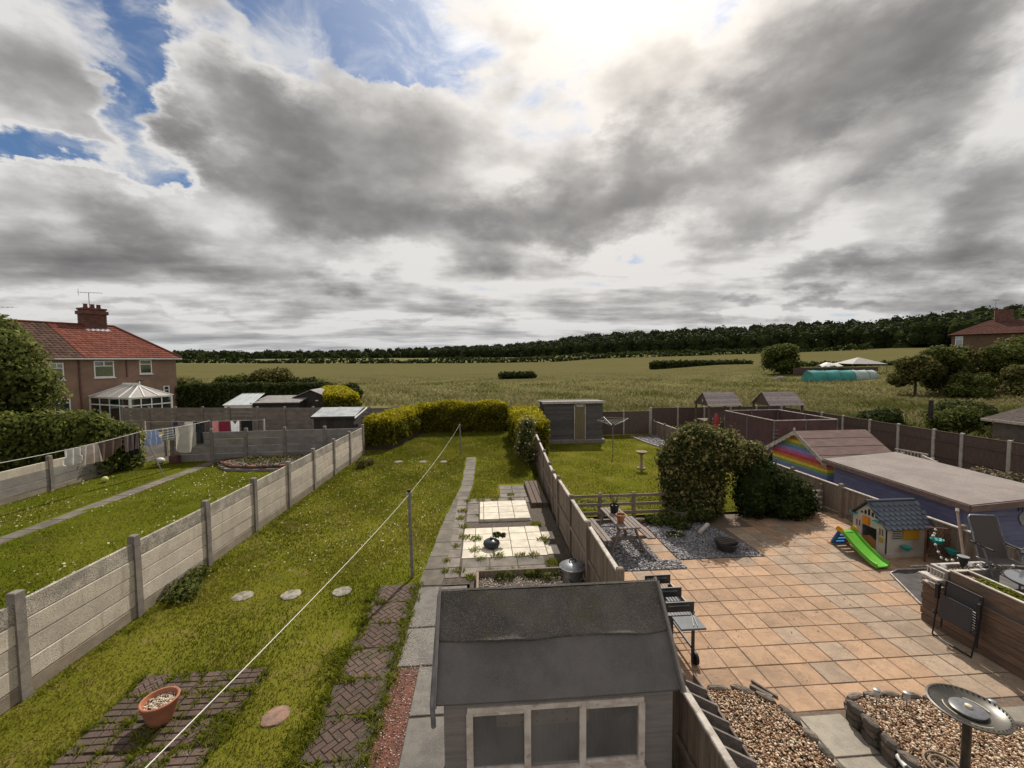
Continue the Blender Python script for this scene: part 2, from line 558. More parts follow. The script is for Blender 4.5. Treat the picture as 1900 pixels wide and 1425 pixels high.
def core_mesh(lumps, f=0.8):
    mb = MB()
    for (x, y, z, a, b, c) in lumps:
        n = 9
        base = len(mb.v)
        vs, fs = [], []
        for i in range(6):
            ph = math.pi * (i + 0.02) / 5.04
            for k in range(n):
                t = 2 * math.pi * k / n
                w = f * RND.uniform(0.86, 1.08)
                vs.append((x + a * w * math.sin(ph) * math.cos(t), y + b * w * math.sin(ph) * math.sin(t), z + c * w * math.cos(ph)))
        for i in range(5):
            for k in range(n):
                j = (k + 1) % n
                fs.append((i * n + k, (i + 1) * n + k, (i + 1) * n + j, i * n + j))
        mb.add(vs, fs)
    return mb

m_bark = mat('bark', (0.085, 0.062, 0.045), (0.05, 0.038, 0.03), 8.0, bump=0.7, bscale=25)
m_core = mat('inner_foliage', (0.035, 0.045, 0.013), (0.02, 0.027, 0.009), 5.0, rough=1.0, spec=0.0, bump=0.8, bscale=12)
def leafmat(name, a, b, c, trans=0.3):
    return mat(name, a, None, island=(b, c), rough=0.7, trans=trans, spec=0.06,
               extra=lambda q, v, c_, nt: q.mix(q.math('MULTIPLY', q.remap(q.noise(v, 2.2, 4.0, 0.6), 0.46, 0.64), 0.6), c_, tuple(x * 0.45 for x in a)))
m_leaf_dark = leafmat('leaves_dark_green', (0.028, 0.040, 0.011), (0.046, 0.060, 0.016), (0.075, 0.088, 0.025), 0.35)
m_leaf_mid = leafmat('leaves_mid_green', (0.06, 0.078, 0.017), (0.10, 0.115, 0.026), (0.15, 0.155, 0.042), 0.4)
m_leaf_yel = leafmat('leaves_golden_hedge', (0.22, 0.20, 0.010), (0.34, 0.30, 0.014), (0.46, 0.39, 0.022), 0.45)
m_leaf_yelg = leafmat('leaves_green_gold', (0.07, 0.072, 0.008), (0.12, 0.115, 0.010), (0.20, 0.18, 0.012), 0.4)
m_leaf_oliv = leafmat('leaves_olive', (0.075, 0.080, 0.022), (0.13, 0.125, 0.038), (0.22, 0.195, 0.07), 0.4)
m_petal_w = mat('white_petals', (0.75, 0.74, 0.68), None, rough=0.6, trans=0.3)

def plant(name, label, cat, base, lumps, nleaf, size, leafm, trunk=None, group=None, core=0.8, inner=0.25, flat=0.5, crown='crown', flowers=None, corem=None):
    """tree or shrub: trunk with limbs, inner mass and leaf-sized faces; lumps relative to base"""
    t = thing(name, label, cat, base, 0, group)
    if trunk:
        h, r = trunk
        mb = MB()
        mb.tube([(0, 0, -0.1), (0.03 * h, 0.01, h * 0.4), (-0.02 * h, 0.02, h)], [r, r * 0.75, r * 0.5], 8)
        for L in lumps[:7]:
            s = h * RND.uniform(0.45, 0.95)
            mb.tube([(0.02 * h, 0.01, s), (L[0] * 0.5, L[1] * 0.5, (s + L[2]) / 2 + 0.05 * h), (L[0] * 0.9, L[1] * 0.9, L[2])], [r * 0.45, r * 0.3, r * 0.12], 6)
        mb.build('trunk', m_bark, t, smooth=50)
    cr = None
    if nleaf:
        P, N = lumps_points(lumps, nleaf, inner)
        cr = link(crown, leaf_mesh(crown, P, N, size, flat), leafm, t)
    if core:
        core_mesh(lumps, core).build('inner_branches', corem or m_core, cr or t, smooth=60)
    if flowers:
        nf, fs, fm = flowers
        P, N = lumps_points(lumps, nf, 0.0)
        link('flowers', leaf_mesh('flowers', P * 1.03, N, fs, 0.3, 0.9), fm, t, kind='stuff')
    return t

def rand_lumps(n, rx, ry, z0, z1, r0, r1, sq=0.8):
    L = []
    for i in range(n):
        a = 2 * math.pi * i / n + RND.uniform(-0.5, 0.5)
        q = math.sqrt(RND.uniform(0.05, 1.0))
        z = RND.uniform(z0, z1)
        k = 1.0 - 0.45 * ((z - z0) / max(z1 - z0, 1e-3)) ** 1.6
        r = RND.uniform(r0, r1)
        L.append((rx * q * math.cos(a) * k, ry * q * math.sin(a) * k, z, r, r, r * sq))
    return L

# ================================================================== the ground
def smooth01(t):
    t = np.clip(t, 0, 1); return t * t * (3 - 2 * t)
_dp = [27, 60, 110, 200, 280, 400, 550, 700, 1000, 1500, 3000]
_zp = [0.20, 0.35, 0.70, 2.1, 4.0, 7.2, 9.0, 10.0, 14.0, 18.0, 25.0]
def terr(x, y):
    x = np.asarray(x, float); y = np.asarray(y, float)
    d = np.hypot(x, np.maximum(y, 0.0))
    t = np.clip(x / np.maximum(y, 1.0), 0, 1.3)
    far = np.interp(d, _dp, _zp) + 3.4 * t * smooth01((d - 220) / 150.0) + 1.6 * smooth01((x - 40) / 45.0) * smooth01((y - 40) / 30)
    far = far + 0.10 * np.sin(x * 0.21 + 1.0) * np.sin(y * 0.17) * smooth01((d - 30) / 20)
    near = np.where(x < 2.0, 0.38, -0.03)
    near = np.where(x > 20.6, 0.12, near)
    k = smooth01((y - 27.2) / 1.2)
    return near * (1 - k) + far * k

def grid_sheet(name, xs, ys, zf, m):
    X, Y = np.meshgrid(xs, ys)
    Z = zf(X, Y)
    v = np.stack([X, Y, Z], -1).reshape(-1, 3)
    nx, ny = len(xs), len(ys)
    i = (np.arange(ny - 1)[:, None] * nx + np.arange(nx - 1)[None, :]).reshape(-1, 1)
    f = np.concatenate([i, i + 1, i + nx + 1, i + nx], 1)
    me = npmesh(name, v, f)
    me.polygons.foreach_set('use_smooth', [True] * len(me.polygons))
    o = link(name, me, m)
    o['kind'] = 'structure'
    return o

def field_extra(q, v, c, nt):
    s = nt.nodes.new('ShaderNodeSeparateXYZ'); nt.links.new(v, s.inputs[0])
    yy = q.math('ADD', s.outputs[1], q.math('MULTIPLY', q.noise(v, 0.03, 3.0), 40.0))
    brown = q.remap(yy, 85.0, 135.0)
    c = q.mix(brown, c, q.mix(q.noise(v, 0.06, 4.0), (0.118, 0.098, 0.048), (0.096, 0.090, 0.038)))
    st = q.noise(q.vmath('MULTIPLY', v, (0.25, 1.0, 1.0)), 0.22, 6.0, 0.65)
    c = q.mix(q.math('MULTIPLY', q.remap(st, 0.42, 0.66), 0.55), c, (0.085, 0.088, 0.025))
    pale = q.remap(q.math('SUBTRACT', s.outputs[1], q.math('MULTIPLY', s.outputs[0], 0.1)), 262.0, 272.0)
    c = q.mix(pale, c, q.mix(q.noise(v, 0.02, 3.0), (0.175, 0.165, 0.088), (0.095, 0.10, 0.042)))
    return c
m_field = mat('meadow_ground', (0.175, 0.152, 0.070), (0.12, 0.115, 0.042), 0.12, rough=1.0, spec=0.0, bump=1.0, bscale=4.0, world=True, extra=field_extra)
xs = np.unique(np.concatenate([-np.geomspace(20, 2600, 40), np.arange(-20, 1.9, 2.0), [1.96, 2.04], np.arange(3, 60, 2.0), np.geomspace(60, 2600, 44)]))
ys = np.unique(np.concatenate([[-40, -10, 0, 10, 20, 27.0], np.arange(27.2, 30, 0.4), np.arange(30, 120, 3.0), np.geomspace(120, 3200, 60)]))
grid_sheet('ground', xs, ys, terr, m_field)

def bumpy(z0, amp):
    def f(x, y):
        return z0 + amp * (np.sin(x * 1.9 + 0.4 * y) * np.cos(y * 1.3 + 1) + 0.6 * np.sin(x * 4.1 + 2) * np.sin(y * 3.3))
    return f
grid_sheet('lawn_main', np.arange(-6.44, 2.01, 0.24), np.arange(2.6, 27.0, 0.25), bumpy(0.418, 0.010), m_grass)
m_grassL = mat('lawn_turf_left', (0.072, 0.088, 0.007), (0.105, 0.11, 0.013), 0.6, spec=0.0, rough=1.0, bump=0.9, bscale=50, world=True)  # darker, greener turf for the left lawn
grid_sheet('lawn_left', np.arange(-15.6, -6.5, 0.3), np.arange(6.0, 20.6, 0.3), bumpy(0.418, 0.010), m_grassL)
grid_sheet('lawn_right', np.arange(2.12, 11.0, 0.3), np.arange(12.75, 26.9, 0.3), bumpy(0.05, 0.012), m_grass)
grid_sheet('yard_ground', np.arange(11.2, 20.4, 0.5), np.arange(3.0, 27.0, 0.5), bumpy(0.0, 0.01),
           mat('worn_yard', (0.11, 0.095, 0.055), (0.075, 0.078, 0.025), 0.8, spec=0.0, bump=0.6, bscale=30, world=True))
grid_sheet('soil_left', np.arange(-15.6, -6.5, 0.4), np.arange(20.3, 26.0, 0.4), bumpy(0.405, 0.01), m_soil)

# ---------------------------------------------------------------- grass blades
def pts_in(n, x0, x1, y0, y1, z, ypow=1.0, keep=None):
    x = NR.uniform(x0, x1, n)
    y = y0 + (y1 - y0) * NR.random(n) ** ypow
    if keep is not None:
        k = keep(x, y); x, y = x[k], y[k]
    return np.stack([x, y, np.full(len(x), z)], 1)
def path_x(y):
    return np.interp(y, [3.0, 8.35, 12.5, 15.3, 19.6], [-1.1, -1.1, -0.83, -0.58, -0.53])
def main_keep(x, y):
    k = ~((x > -2.12) & (x < -1.33) & (y < 8.47))
    k &= ~((np.abs(x - path_x(y)) < 0.25) & (y < 19.6) & (y > 8.0))
    k &= ~((x > path_x(y)) & (y < 13.65))
    k &= ~((x > 0.52) & (y < 15.3))
    k &= ~((x > -4.92) & (x < -3.2) & (y < 6.28))
    for (sx, sy, sr) in STONES:
        k &= ~(((x - sx) ** 2 + (y - sy) ** 2) < (sr * 0.86) ** 2)
    patch = 0.5 + 0.5 * np.sin(x * 1.7 + 1.3 * np.sin(y * 0.9)) * np.sin(y * 1.1 + x)
    k &= NR.random(len(x)) < 0.55 + 0.45 * patch
    return k
STONES = [(-4.69, 8.31, 0.19), (-3.77, 8.29, 0.19), (-2.81, 8.32, 0.18), (-3.80, 19.17, 0.20), (-2.70, 19.06, 0.20), (-1.77, 18.96, 0.18), (-2.69, 5.37, 0.17)]
PB = pts_in(290000, -6.4, 2.0, 3.4, 26.6, 0.41, 1.9, main_keep)
scatter_blades('lawn_grass', PB, 0.034 + 0.010 * (PB[:, 1] / 10), 0.006 + 0.0015 * PB[:, 1], m_blade, 1.0,
               label='short green grass of the long middle lawn', cat='grass')
PL = pts_in(80000, -15.5, -6.55, 6.5, 20.5, 0.41, 1.3, lambda x, y: np.abs(x + 12.45) > 0.3)
scatter_blades('lawn_grass', PL, 0.042, 0.021, m_blade, 0.9, label='grass of the lawn under the washing line', cat='grass')
PRr = pts_in(70000, 2.2, 10.9, 12.85, 26.5, 0.045, 1.4, lambda x, y: ~(((x - 4.2) ** 2 / 1.2 + (y - 13.9) ** 2 / 0.5) < 1))
scatter_blades('lawn_grass', PRr, 0.038, 0.022, m_blade, 0.9, label='mown grass of the lawn with the stone bird bath', cat='grass')
# clover flowers and daisies
def dots(name, P, s, m, label):
    N = np.tile(np.array([[0, -0.4, 1.0]]), (len(P), 1))
    o = link(name, leaf_mesh(name, P, N, s, 0.25, 0.9), m)
    tag(o, label, 'flowers', kind='stuff')
def clover_keep(x, y):
    return (np.abs(x + 12.45) > 0.32) & (np.sin(x * 1.3 + y * 0.5) + np.sin(y * 0.8 - x * 0.7) > -0.1 + NR.normal(0, 0.7, len(x)))
m_clover = mat('clover_heads', (0.55, 0.53, 0.36), (0.42, 0.42, 0.25), 30.0, trans=0.2)
dots('clover_flowers', pts_in(1500, -15.4, -6.7, 7.0, 20.0, 0.47, 1.2, clover_keep), 0.024, m_clover, 'pale clover heads scattered over the left lawn')
dots('clover_flowers', pts_in(420, -6.2, -1.2, 9.0, 20.0, 0.465, 1.2), 0.016, m_clover, 'few small daisies scattered over the middle lawn')
# meadow grass standing beyond the gardens
m_meadow = mat('meadow_grass', (0.175, 0.152, 0.070), None, island=((0.125, 0.122, 0.044), (0.27, 0.235, 0.12)), rough=0.9, trans=0.45, spec=0.04,
               extra=lambda q, v, c, nt: q.mix(q.remap(q.noise(v, 0.09, 5.0, 0.65), 0.48, 0.62), c, (0.092, 0.098, 0.028)))
n = 170000
yy = 28.0 + 105.0 * NR.random(n) ** 1.8
xx = (NR.uniform(-0.75, 1.45, n)) * yy
k = ~((xx < -9) & (yy < 46)) & ~((xx > 20) & (yy < 31))
PM = np.stack([xx[k], yy[k], terr(xx[k], yy[k]) - 0.03], 1)
scatter_blades('meadow_grass', PM, np.interp(PM[:, 1], [27, 70, 135], [0.40, 0.32, 0.05]) * (0.75 + 0.5 * np.sin(PM[:, 0] * 0.23 + 2 * np.sin(PM[:, 1] * 0.11)) ** 2), 0.016 + 0.0009 * PM[:, 1], m_meadow, 1.3, label='tall pale seeding grass of the meadow behind the gardens', cat='grass')
# verge at the foot of the right boundary fence
n = 9000
xx = NR.uniform(20.4, 42, n); yy = NR.uniform(13, 31, n)
PM = np.stack([xx, yy, terr(xx, yy) - 0.03], 1)
scatter_blades('meadow_grass', PM, 0.6, 0.06, m_meadow, 0.9, label='rough long grass outside the tall boundary fence', cat='grass')

# ---------------------------------------------------------------- patio of square slabs
SX, SY, SS = 7.034, 6.251, 0.45
patio = MB().bb(2.1, 11.05, 2.2, 12.75, -0.25, -0.012).build('patio', mat('patio_joint_sand', (0.15, 0.105, 0.075), (0.10, 0.07, 0.052), 20, world=True))
patio['kind'] = 'structure'
def riven(q, v, c, nt):
    n1 = q.noise(q.vmath('MULTIPLY', v, (1.0, 3.2, 1.0)), 5.5, 6.0, 0.7, 0.7)
    c = q.mix(q.math('MULTIPLY', q.remap(n1, 0.52, 0.70), 0.62), c, (0.155, 0.105, 0.07))
    n2 = q.noise(v, 2.2, 3.0, 0.6)
    c = q.mix(q.math('MULTIPLY', q.remap(n2, 0.5, 0.8), 0.35), c, (0.20, 0.165, 0.13))
    n3 = q.noise(v, 38.0, 4.0, 0.7)
    c4_ = q.mix(q.math('MULTIPLY', q.math('MULTIPLY', q.remap(n3, 0.52, 0.62), q.remap(q.noise(v, 3.1, 3.0), 0.42, 0.66)), 0.75), c, (0.13, 0.09, 0.065))
    ge = nt.nodes.new('ShaderNodeNewGeometry')
    n4 = q.noise(ge.outputs['Position'], 0.75, 6.0, 0.66, 0.4)
    c4 = q.mix(q.math('MULTIPLY', q.remap(n4, 0.50, 0.70), 0.55), c4_, (0.165, 0.12, 0.085))
    n5 = q.noise(ge.outputs['Position'], 5.0, 5.0, 0.7)
    return q.mix(q.math('MULTIPLY', q.remap(n5, 0.56, 0.70), 0.35), c4, (0.42, 0.33, 0.25))
m_slab = mat('sandstone_slab', (0.37, 0.235, 0.145), (0.31, 0.195, 0.12), 4.0, bump=0.35, bscale=18, rnd=0.13, extra=riven)
m_slabg = mat('buff_grey_slab', (0.325, 0.24, 0.17), (0.265, 0.195, 0.14), 4.0, bump=0.35, bscale=18, rnd=0.12, extra=riven)
m_slabc = mat('plain_concrete_slab', (0.30, 0.265, 0.21), (0.22, 0.195, 0.16), 5.0, bump=0.4, bscale=60, rnd=0.10, speck=(60, 0.6, (0.14, 0.12, 0.1), 0.5))
slab_me = [MB().cbox((0, 0, -0.02), (0.438, 0.438, 0.04), 0.006 + 0.002 * k).mesh('slab') for k in range(2)]
slab_sets = {}
for mm in (m_slab, m_slabg):
    slab_sets[mm.name] = []
    for s in slab_me:
        c = s.copy(); c.materials.append(mm); slab_sets[mm.name].append(c)
def put_slab(i, j):
    mm = m_slab
    if 0 <= i <= 2 and j <= 8:
        mm = m_slabg if RND.random() < 0.9 else m_slab
    elif RND.random() < 0.05 or (i >= 0 and RND.random() < 0.3):
        mm = m_slabg
    me = RND.choice(slab_sets[mm.name])
    o = bpy.data.objects.new('slab', me); COL.objects.link(o)
    o.location = (SX + (i + 0.5) * SS, SY + (j + 0.5) * SS, RND.uniform(-0.003, 0.003))
    o.rotation_euler = (RND.uniform(-.006, .006), RND.uniform(-.006, .006), RND.choice((0, math.pi / 2, math.pi)) + RND.uniform(-.006, .006))
    o.parent = patio
for i in range(-10, 9):
    for j in range(-6, 14):
        if i <= -7 and j >= 7: continue
        if i == -6 and j == 7: continue
        if -5 <= i <= -1 and j >= 8: continue
        if 0 <= i <= 1 and j >= 12: continue
        if i >= 4 and j <= 1: continue
        if i <= -7 and j <= -3: continue
        if -6 <= i and j <= -3: continue
        if i >= 3 and j <= 0: continue
        put_slab(i, j)
cs_me = MB().cbox((0, 0, -0.02), (0.60, 0.60, 0.04), 0.006).mesh('slab'); cs_me.materials.append(m_slabc)
for (x, y) in ((4.62, 4.98), (4.62, 4.36), (4.62, 3.74), (4.62, 3.12), (4.00, 4.98), (4.00, 4.36)):
    o = bpy.data.objects.new('slab', cs_me); COL.objects.link(o); o.location = (x, y, RND.uniform(-.003, .003)); o.parent = patio
for (x, y) in ((7.3, 4.9), (7.9, 4.9), (7.3, 4.3), (7.9, 4.3)):
    o = bpy.data.objects.new('slab', cs_me); COL.objects.link(o); o.location = (x, y, RND.uniform(-.003, .003)); o.parent = patio

# ---------------------------------------------------------------- pebbles, slate
def pebbles(name, x, y, z, s, m, label, cat='gravel', flatz=0.55, parent=None):
    n = len(x)
    base = np.array([(1, 0, 0), (-1, 0, 0), (0, 1, 0), (0, -1, 0), (0, 0, 1), (0, 0, -1)], float)
    fc = np.array([(0, 2, 4), (2, 1, 4), (1, 3, 4), (3, 0, 4), (2, 0, 5), (1, 2, 5), (3, 1, 5), (0, 3, 5)])
    sc = (s * NR.uniform(0.6, 1.4, n))[:, None, None] * np.stack([NR.uniform(.7, 1.3, n), NR.uniform(.6, 1.0, n), np.full(n, flatz) * NR.uniform(.7, 1.3, n)], 1)[:, None, :]
    v = base[None] * sc + NR.normal(0, 0.10, (n, 6, 3)) * (s * 1.0)
    a = NR.uniform(0, 2 * math.pi, n); tl = NR.normal(0, 0.5, n)
    ca, sa, ct, st = np.cos(a), np.sin(a), np.cos(tl), np.sin(tl)
    v2 = v.copy(); v2[:, :, 1] = v[:, :, 1] * ct[:, None] - v[:, :, 2] * st[:, None]; v2[:, :, 2] = v[:, :, 1] * st[:, None] + v[:, :, 2] * ct[:, None]
    v3 = v2.copy(); v3[:, :, 0] = v2[:, :, 0] * ca[:, None] - v2[:, :, 1] * sa[:, None]; v3[:, :, 1] = v2[:, :, 0] * sa[:, None] + v2[:, :, 1] * ca[:, None]
    v3 += np.stack([x, y, np.broadcast_to(z, (n,))], 1)[:, None, :]
    f = (np.arange(n) * 6)[:, None, None] + fc[None]
    o = link(name, npmesh(name, v3.reshape(-1, 3), f.reshape(-1, 3), 3), m, parent)
    if parent is None:
        tag(o, label, cat, kind='stuff')
    else:
        o['kind'] = 'stuff'
    return o
def inside(poly, x, y):
    r = np.zeros(len(x), bool); n = len(poly)
    for i in range(n):
        (x1, y1), (x2, y2) = poly[i], poly[(i + 1) % n]
        c = ((y1 > y) != (y2 > y)) & (x < (x2 - x1) * (y - y1) / (y2 - y1 + 1e-12) + x1)
        r ^= c
    return r
def rand_in(poly, n):
    p = np.array(poly); x = NR.uniform(p[:, 0].min(), p[:, 0].max(), n); y = NR.uniform(p[:, 1].min(), p[:, 1].max(), n)
    k = inside(poly, x, y); return x[k], y[k]
m_peb = mat('river_pebbles', (0.21, 0.105, 0.055), None, island=((0.38, 0.235, 0.12), (0.11, 0.06, 0.04), (0.30, 0.15, 0.075), (0.50, 0.38, 0.25), (0.64, 0.54, 0.42)), rough=0.55)
m_slate = mat('slate_chips', (0.13, 0.125, 0.135), None, island=((0.20, 0.185, 0.19), (0.085, 0.08, 0.09), (0.33, 0.31, 0.31)), rough=0.6)
m_slatebed = mat('slate_bed', (0.07, 0.066, 0.07), (0.12, 0.11, 0.115), 40, bump=0.8, bscale=50, world=True)
SL1 = [(2.15, 9.41), (4.784, 9.41), (4.784, 9.84), (4.32, 9.86), (4.32, 12.6), (2.15, 12.6)]
SL2 = [(4.80, 9.86), (7.02, 9.86), (6.75, 11.6), (6.6, 12.5), (4.80, 12.5)]
for k, (pl, lb) in enumerate(((SL1, 'grey slate chippings under the picnic table'), (SL2, 'grey slate chippings in front of the ivy arch'))):
    o = MB().prism(pl, -0.05, -0.002).build('slate_bed', m_slatebed); o['kind'] = 'structure'
    x, y = rand_in(pl, 9000)
    pebbles('slate_chippings', x, y, 0.008, 0.034, m_slate, lb, flatz=0.35)

# ---------------------------------------------------------------- middle garden: paths and paving
m_agg = mat('aggregate_concrete', (0.165, 0.150, 0.134), (0.115, 0.104, 0.093), 4.0, bump=0.5, bscale=90, rnd=0.08, speck=(130, 0.60, (0.50, 0.46, 0.40), 0.7))
m_path = mat('old_path_concrete', (0.155, 0.132, 0.105), (0.10, 0.086, 0.07), 3.0, bump=0.7, bscale=35, rnd=0.14)
path = MB().bb(-1.33, -0.3, 2.4, 8.36, 0.2, 0.434).build('path', m_soil); path['kind'] = 'structure'
yb = 8.36
while yb < 19.4:
    L = RND.uniform(0.55, 0.8)
    y1 = min(yb + L, 19.6)
    a0, a1 = float(path_x(yb)), float(path_x(y1)); w = 0.21 if yb > 12 else 0.25
    j = [RND.uniform(-.02, .02) for _ in range(4)]
    MB().prism([(a0 - w + j[0], yb + .012), (a0 + w + j[1], yb + .012), (a1 + w + j[2], y1 - .012), (a1 - w + j[3], y1 - .012)], 0.30, 0.447 + RND.uniform(-.004, .004)).build('path_slab', m_path, path)
    yb = y1
for (y0, y1) in ((7.02, 8.30), (6.10, 7.00), (5.2, 6.08), (4.0, 5.18), (2.5, 3.98)):
    x0 = -1.30 if y0 > 6 else -0.98
    MB().cbox(((x0 - 0.35) / 2, (y0 + y1) / 2, 0.39), (-0.35 - x0, y1 - y0 - 0.015, 0.12), 0.008).build('path_slab', m_agg, path)
m_redg = mat('red_gravel_bed', (0.16, 0.062, 0.042), (0.10, 0.045, 0.035), 9.0, bump=0.8, bscale=60, world=True)
o = MB().prism([(-1.40, 2.5), (-1.0, 2.5), (-0.99, 6.05), (-1.31, 6.08)], 0.25, 0.438).build('red_gravel_bed', m_redg); o['kind'] = 'structure'
x, y = rand_in([(-1.40, 3.3), (-1.0, 3.3), (-0.95, 6.2), (-1.31, 6.2)], 1500)
pebbles('red_gravel', x, y, 0.442, 0.010, mat('red_gravel', (0.16, 0.06, 0.04), None, island=((0.22, 0.10, 0.07), (0.50, 0.42, 0.34)), rough=0.7), 'red gravel strip between brick paving and concrete path')
x = NR.uniform(-1.25, -0.6, 900); y = NR.uniform(5.9, 7.6, 900)
pebbles('spilt_gravel', x, y, 0.453, 0.008, mat('pale_gravel', (0.45, 0.38, 0.30), None, island=((0.30, 0.25, 0.2), (0.6, 0.54, 0.46)), rough=0.7), 'pale gravel spilt over the concrete path beside the shed')

# brick-patterned pavers: every slab carries small raised bricks
m_brick = mat('paver_brick', (0.120, 0.082, 0.066), (0.085, 0.064, 0.053), 6.0, bump=0.8, bscale=50, rnd=0.16, spec=0.1, speck=(30, 0.57, (0.20, 0.17, 0.12), 0.5), island=((0.105, 0.073, 0.06), (0.13, 0.085, 0.068)),
              extra=lambda q, v, c, nt: q.mix(q.math('MULTIPLY', q.remap(q.noise(v, 4.0, 5.0, 0.65), 0.50, 0.66), 0.7), c, (0.070, 0.066, 0.034)))
def paver_mesh(s, herring):
    mb = MB()
    mb.box((0, 0, -0.025), (s, s, 0.04))
    if herring:
        b = s / 6.3; l = 2 * b; hs_ = s / 2 - 0.008
        def clip(poly):
            for ax, sg in ((0, 1), (0, -1), (1, 1), (1, -1)):
                out = []
                for i in range(len(poly)):
                    p, q = poly[i], poly[(i + 1) % len(poly)]
                    ip, iq = sg * p[ax] <= hs_, sg * q[ax] <= hs_
                    if ip: out.append(p)
                    if ip != iq:
                        t_ = (sg * hs_ - p[ax]) / (q[ax] - p[ax]); out.append((p[0] + (q[0] - p[0]) * t_, p[1] + (q[1] - p[1]) * t_))
                poly = out
                if len(poly) < 3: return None
            return poly
        c, sn = math.cos(rad(45)), math.sin(rad(45)); e = 0.006
        for a in range(-9, 10):
            for k in range(-9, 10):
                m4 = (a - k) % 4
                if m4 == 0: x0_, y0_, w, h = a * b, k * b, l, b
                elif m4 == 3: x0_, y0_, w, h = a * b, k * b, b, l
                else: continue
                rect = [(x0_ + e, y0_ + e), (x0_ + w - e, y0_ + e), (x0_ + w - e, y0_ + h - e), (x0_ + e, y0_ + h - e)]
                pl = clip([(u * c - v * sn, u * sn + v * c) for u, v in rect])
                if pl:
                    mb.prism(pl, -0.015, 0.004 + RND.uniform(-.003, .003))
    else:
        h = s / 4.0
        for r in range(4):
            for k in range(2):
                off = (k - 0.5) * s / 2 + (0.0 if r % 2 else 0.0)
                mb.cbox((off, (r - 1.5) * h, RND.uniform(-.002, .002)), (s / 2 - 0.010, h - 0.012, 0.03), 0.005)
    return mb.mesh('paver')
pm1 = paver_mesh(0.40, False); pm1.materials.append(m_brick)
pm2 = paver_mesh(0.40, True); pm2.materials.append(m_brick)
m_path2 = m_soil
pv = MB().bb(-4.90, -3.2, 3.2, 6.26, 0.25, 0.432).build('paved_corner', m_soil); pv['kind'] = 'structure'
for i in range(4):
    for j in range(7):
        if (i, j) in ((2, 5),):
            continue
        o = bpy.data.objects.new('paver', pm1 if (i + j) % 5 else pm2); COL.objects.link(o)
        o.location = (-4.69 + i * 0.425 + RND.uniform(-.012, .012), 6.04 - j * 0.43 + RND.uniform(-.012, .012), 0.445 + RND.uniform(-.006, .004))
        o.rotation_euler = (RND.uniform(-.02, .02), RND.uniform(-.02, .02), RND.uniform(-.03, .03)); o.parent = pv
ps = MB().bb(-2.13, -1.34, 2.6, 8.47, 0.25, 0.432).build('brick_path', m_soil); ps['kind'] = 'structure'
pm3 = paver_mesh(0.58, True); pm3.materials.append(m_brick)
for j in range(9):
    o = bpy.data.objects.new('paver', pm3); COL.objects.link(o)
    o.location = (-1.74 - 0.012 * j + RND.uniform(-.03, .02), 8.13 - j * 0.635, 0.445 + RND.uniform(-.006, .004))
    o.rotation_euler = (RND.uniform(-.02, .02), RND.uniform(-.02, .02), RND.uniform(-.04, .04) + (math.pi / 2 if j % 2 else 0)); o.parent = ps
# white and grey slabs between the path and the fence
m_ws = mat('whitewashed_slab', (0.60, 0.545, 0.45), (0.47, 0.42, 0.34), 4.0, bump=0.3, bscale=20, rnd=0.07, speck=(7, 0.62, (0.30, 0.25, 0.19), 0.6))
m_gs = mat('grey_old_slab', (0.185, 0.155, 0.13), (0.12, 0.105, 0.09), 4.0, bump=0.5, bscale=40, rnd=0.16, speck=(50, 0.58, (0.26, 0.23, 0.2), 0.4))
pa = MB().bb(-0.86, 2.0, 8.20, 13.64, 0.2, 0.434).build('paved_area', m_soil); pa['kind'] = 'structure'
def flag(x0, x1, y0, y1, m, z=0.45, nm='slab'):
    MB().cbox(((x0 + x1) / 2, (y0 + y1) / 2, z - 0.05 + RND.uniform(-.004, .004)), (x1 - x0 - 0.014, y1 - y0 - 0.014, 0.10), 0.007, rz=RND.uniform(-.008, .008)).build(nm, m, pa)
xs_l = [-0.52, -0.22, 0.22, 0.66, 1.10, 1.48]
ys_l = [9.46, 9.90, 10.34, 10.78, 11.20]
for a in range(5):
    for b in range(4):
        flag(xs_l[a], xs_l[a + 1], ys_l[b], ys_l[b + 1], m_ws)
flag(1.48, 1.78, 9.5, 10.0, m_ws); flag(1.48, 1.80, 10.34, 10.8, m_ws)
xs_u = [-0.12, 0.0, 0.44, 0.88, 1.33]
ys_u = [11.62, 12.12, 12.62, 13.12]
MB().bb(-0.13, 1.34, 11.60, 13.13, 0.40, 0.455).build('step_base', m_conc, pa)
for a in range(4):
    for b in range(3):
        flag(xs_u[a], xs_u[a + 1], ys_u[b], ys_u[b + 1], m_ws, 0.52)
for y in np.arange(8.62, 13.6, 0.44):
    flag(-0.84, -0.54, y, y + 0.44, m_gs)
for x in np.arange(-0.50, 1.30, 0.62):
    flag(x, x + 0.62, 8.62, 9.02, m_gs); flag(x, x + 0.62, 9.02, 9.44, m_gs)
for x in np.arange(-0.5, 1.4, 0.46):
    flag(x, x + 0.46, 13.16, 13.62, m_gs)
flag(-0.5, -0.14, 11.65, 12.2, m_gs); flag(-0.5, -0.14, 12.2, 12.7, m_gs); flag(-0.5, -0.14, 12.7, 13.15, m_gs)
for y in (13.66, 14.1, 14.54):
    flag(0.55, 1.0, y, y + 0.44, m_gs); flag(1.0, 1.45, y, y + 0.44, m_gs)
m_sleep = mat('old_sleeper', (0.13, 0.09, 0.065), (0.08, 0.06, 0.05), 6, bump=0.5, stretch=(1, 8, 1), rnd=0.15)
for x in (1.49, 1.66, 1.83):
    MB().cbox((x + 0.07, 13.9, 0.50), (0.155, 2.4, 0.14), 0.01).build('timber', m_sleep, pa)
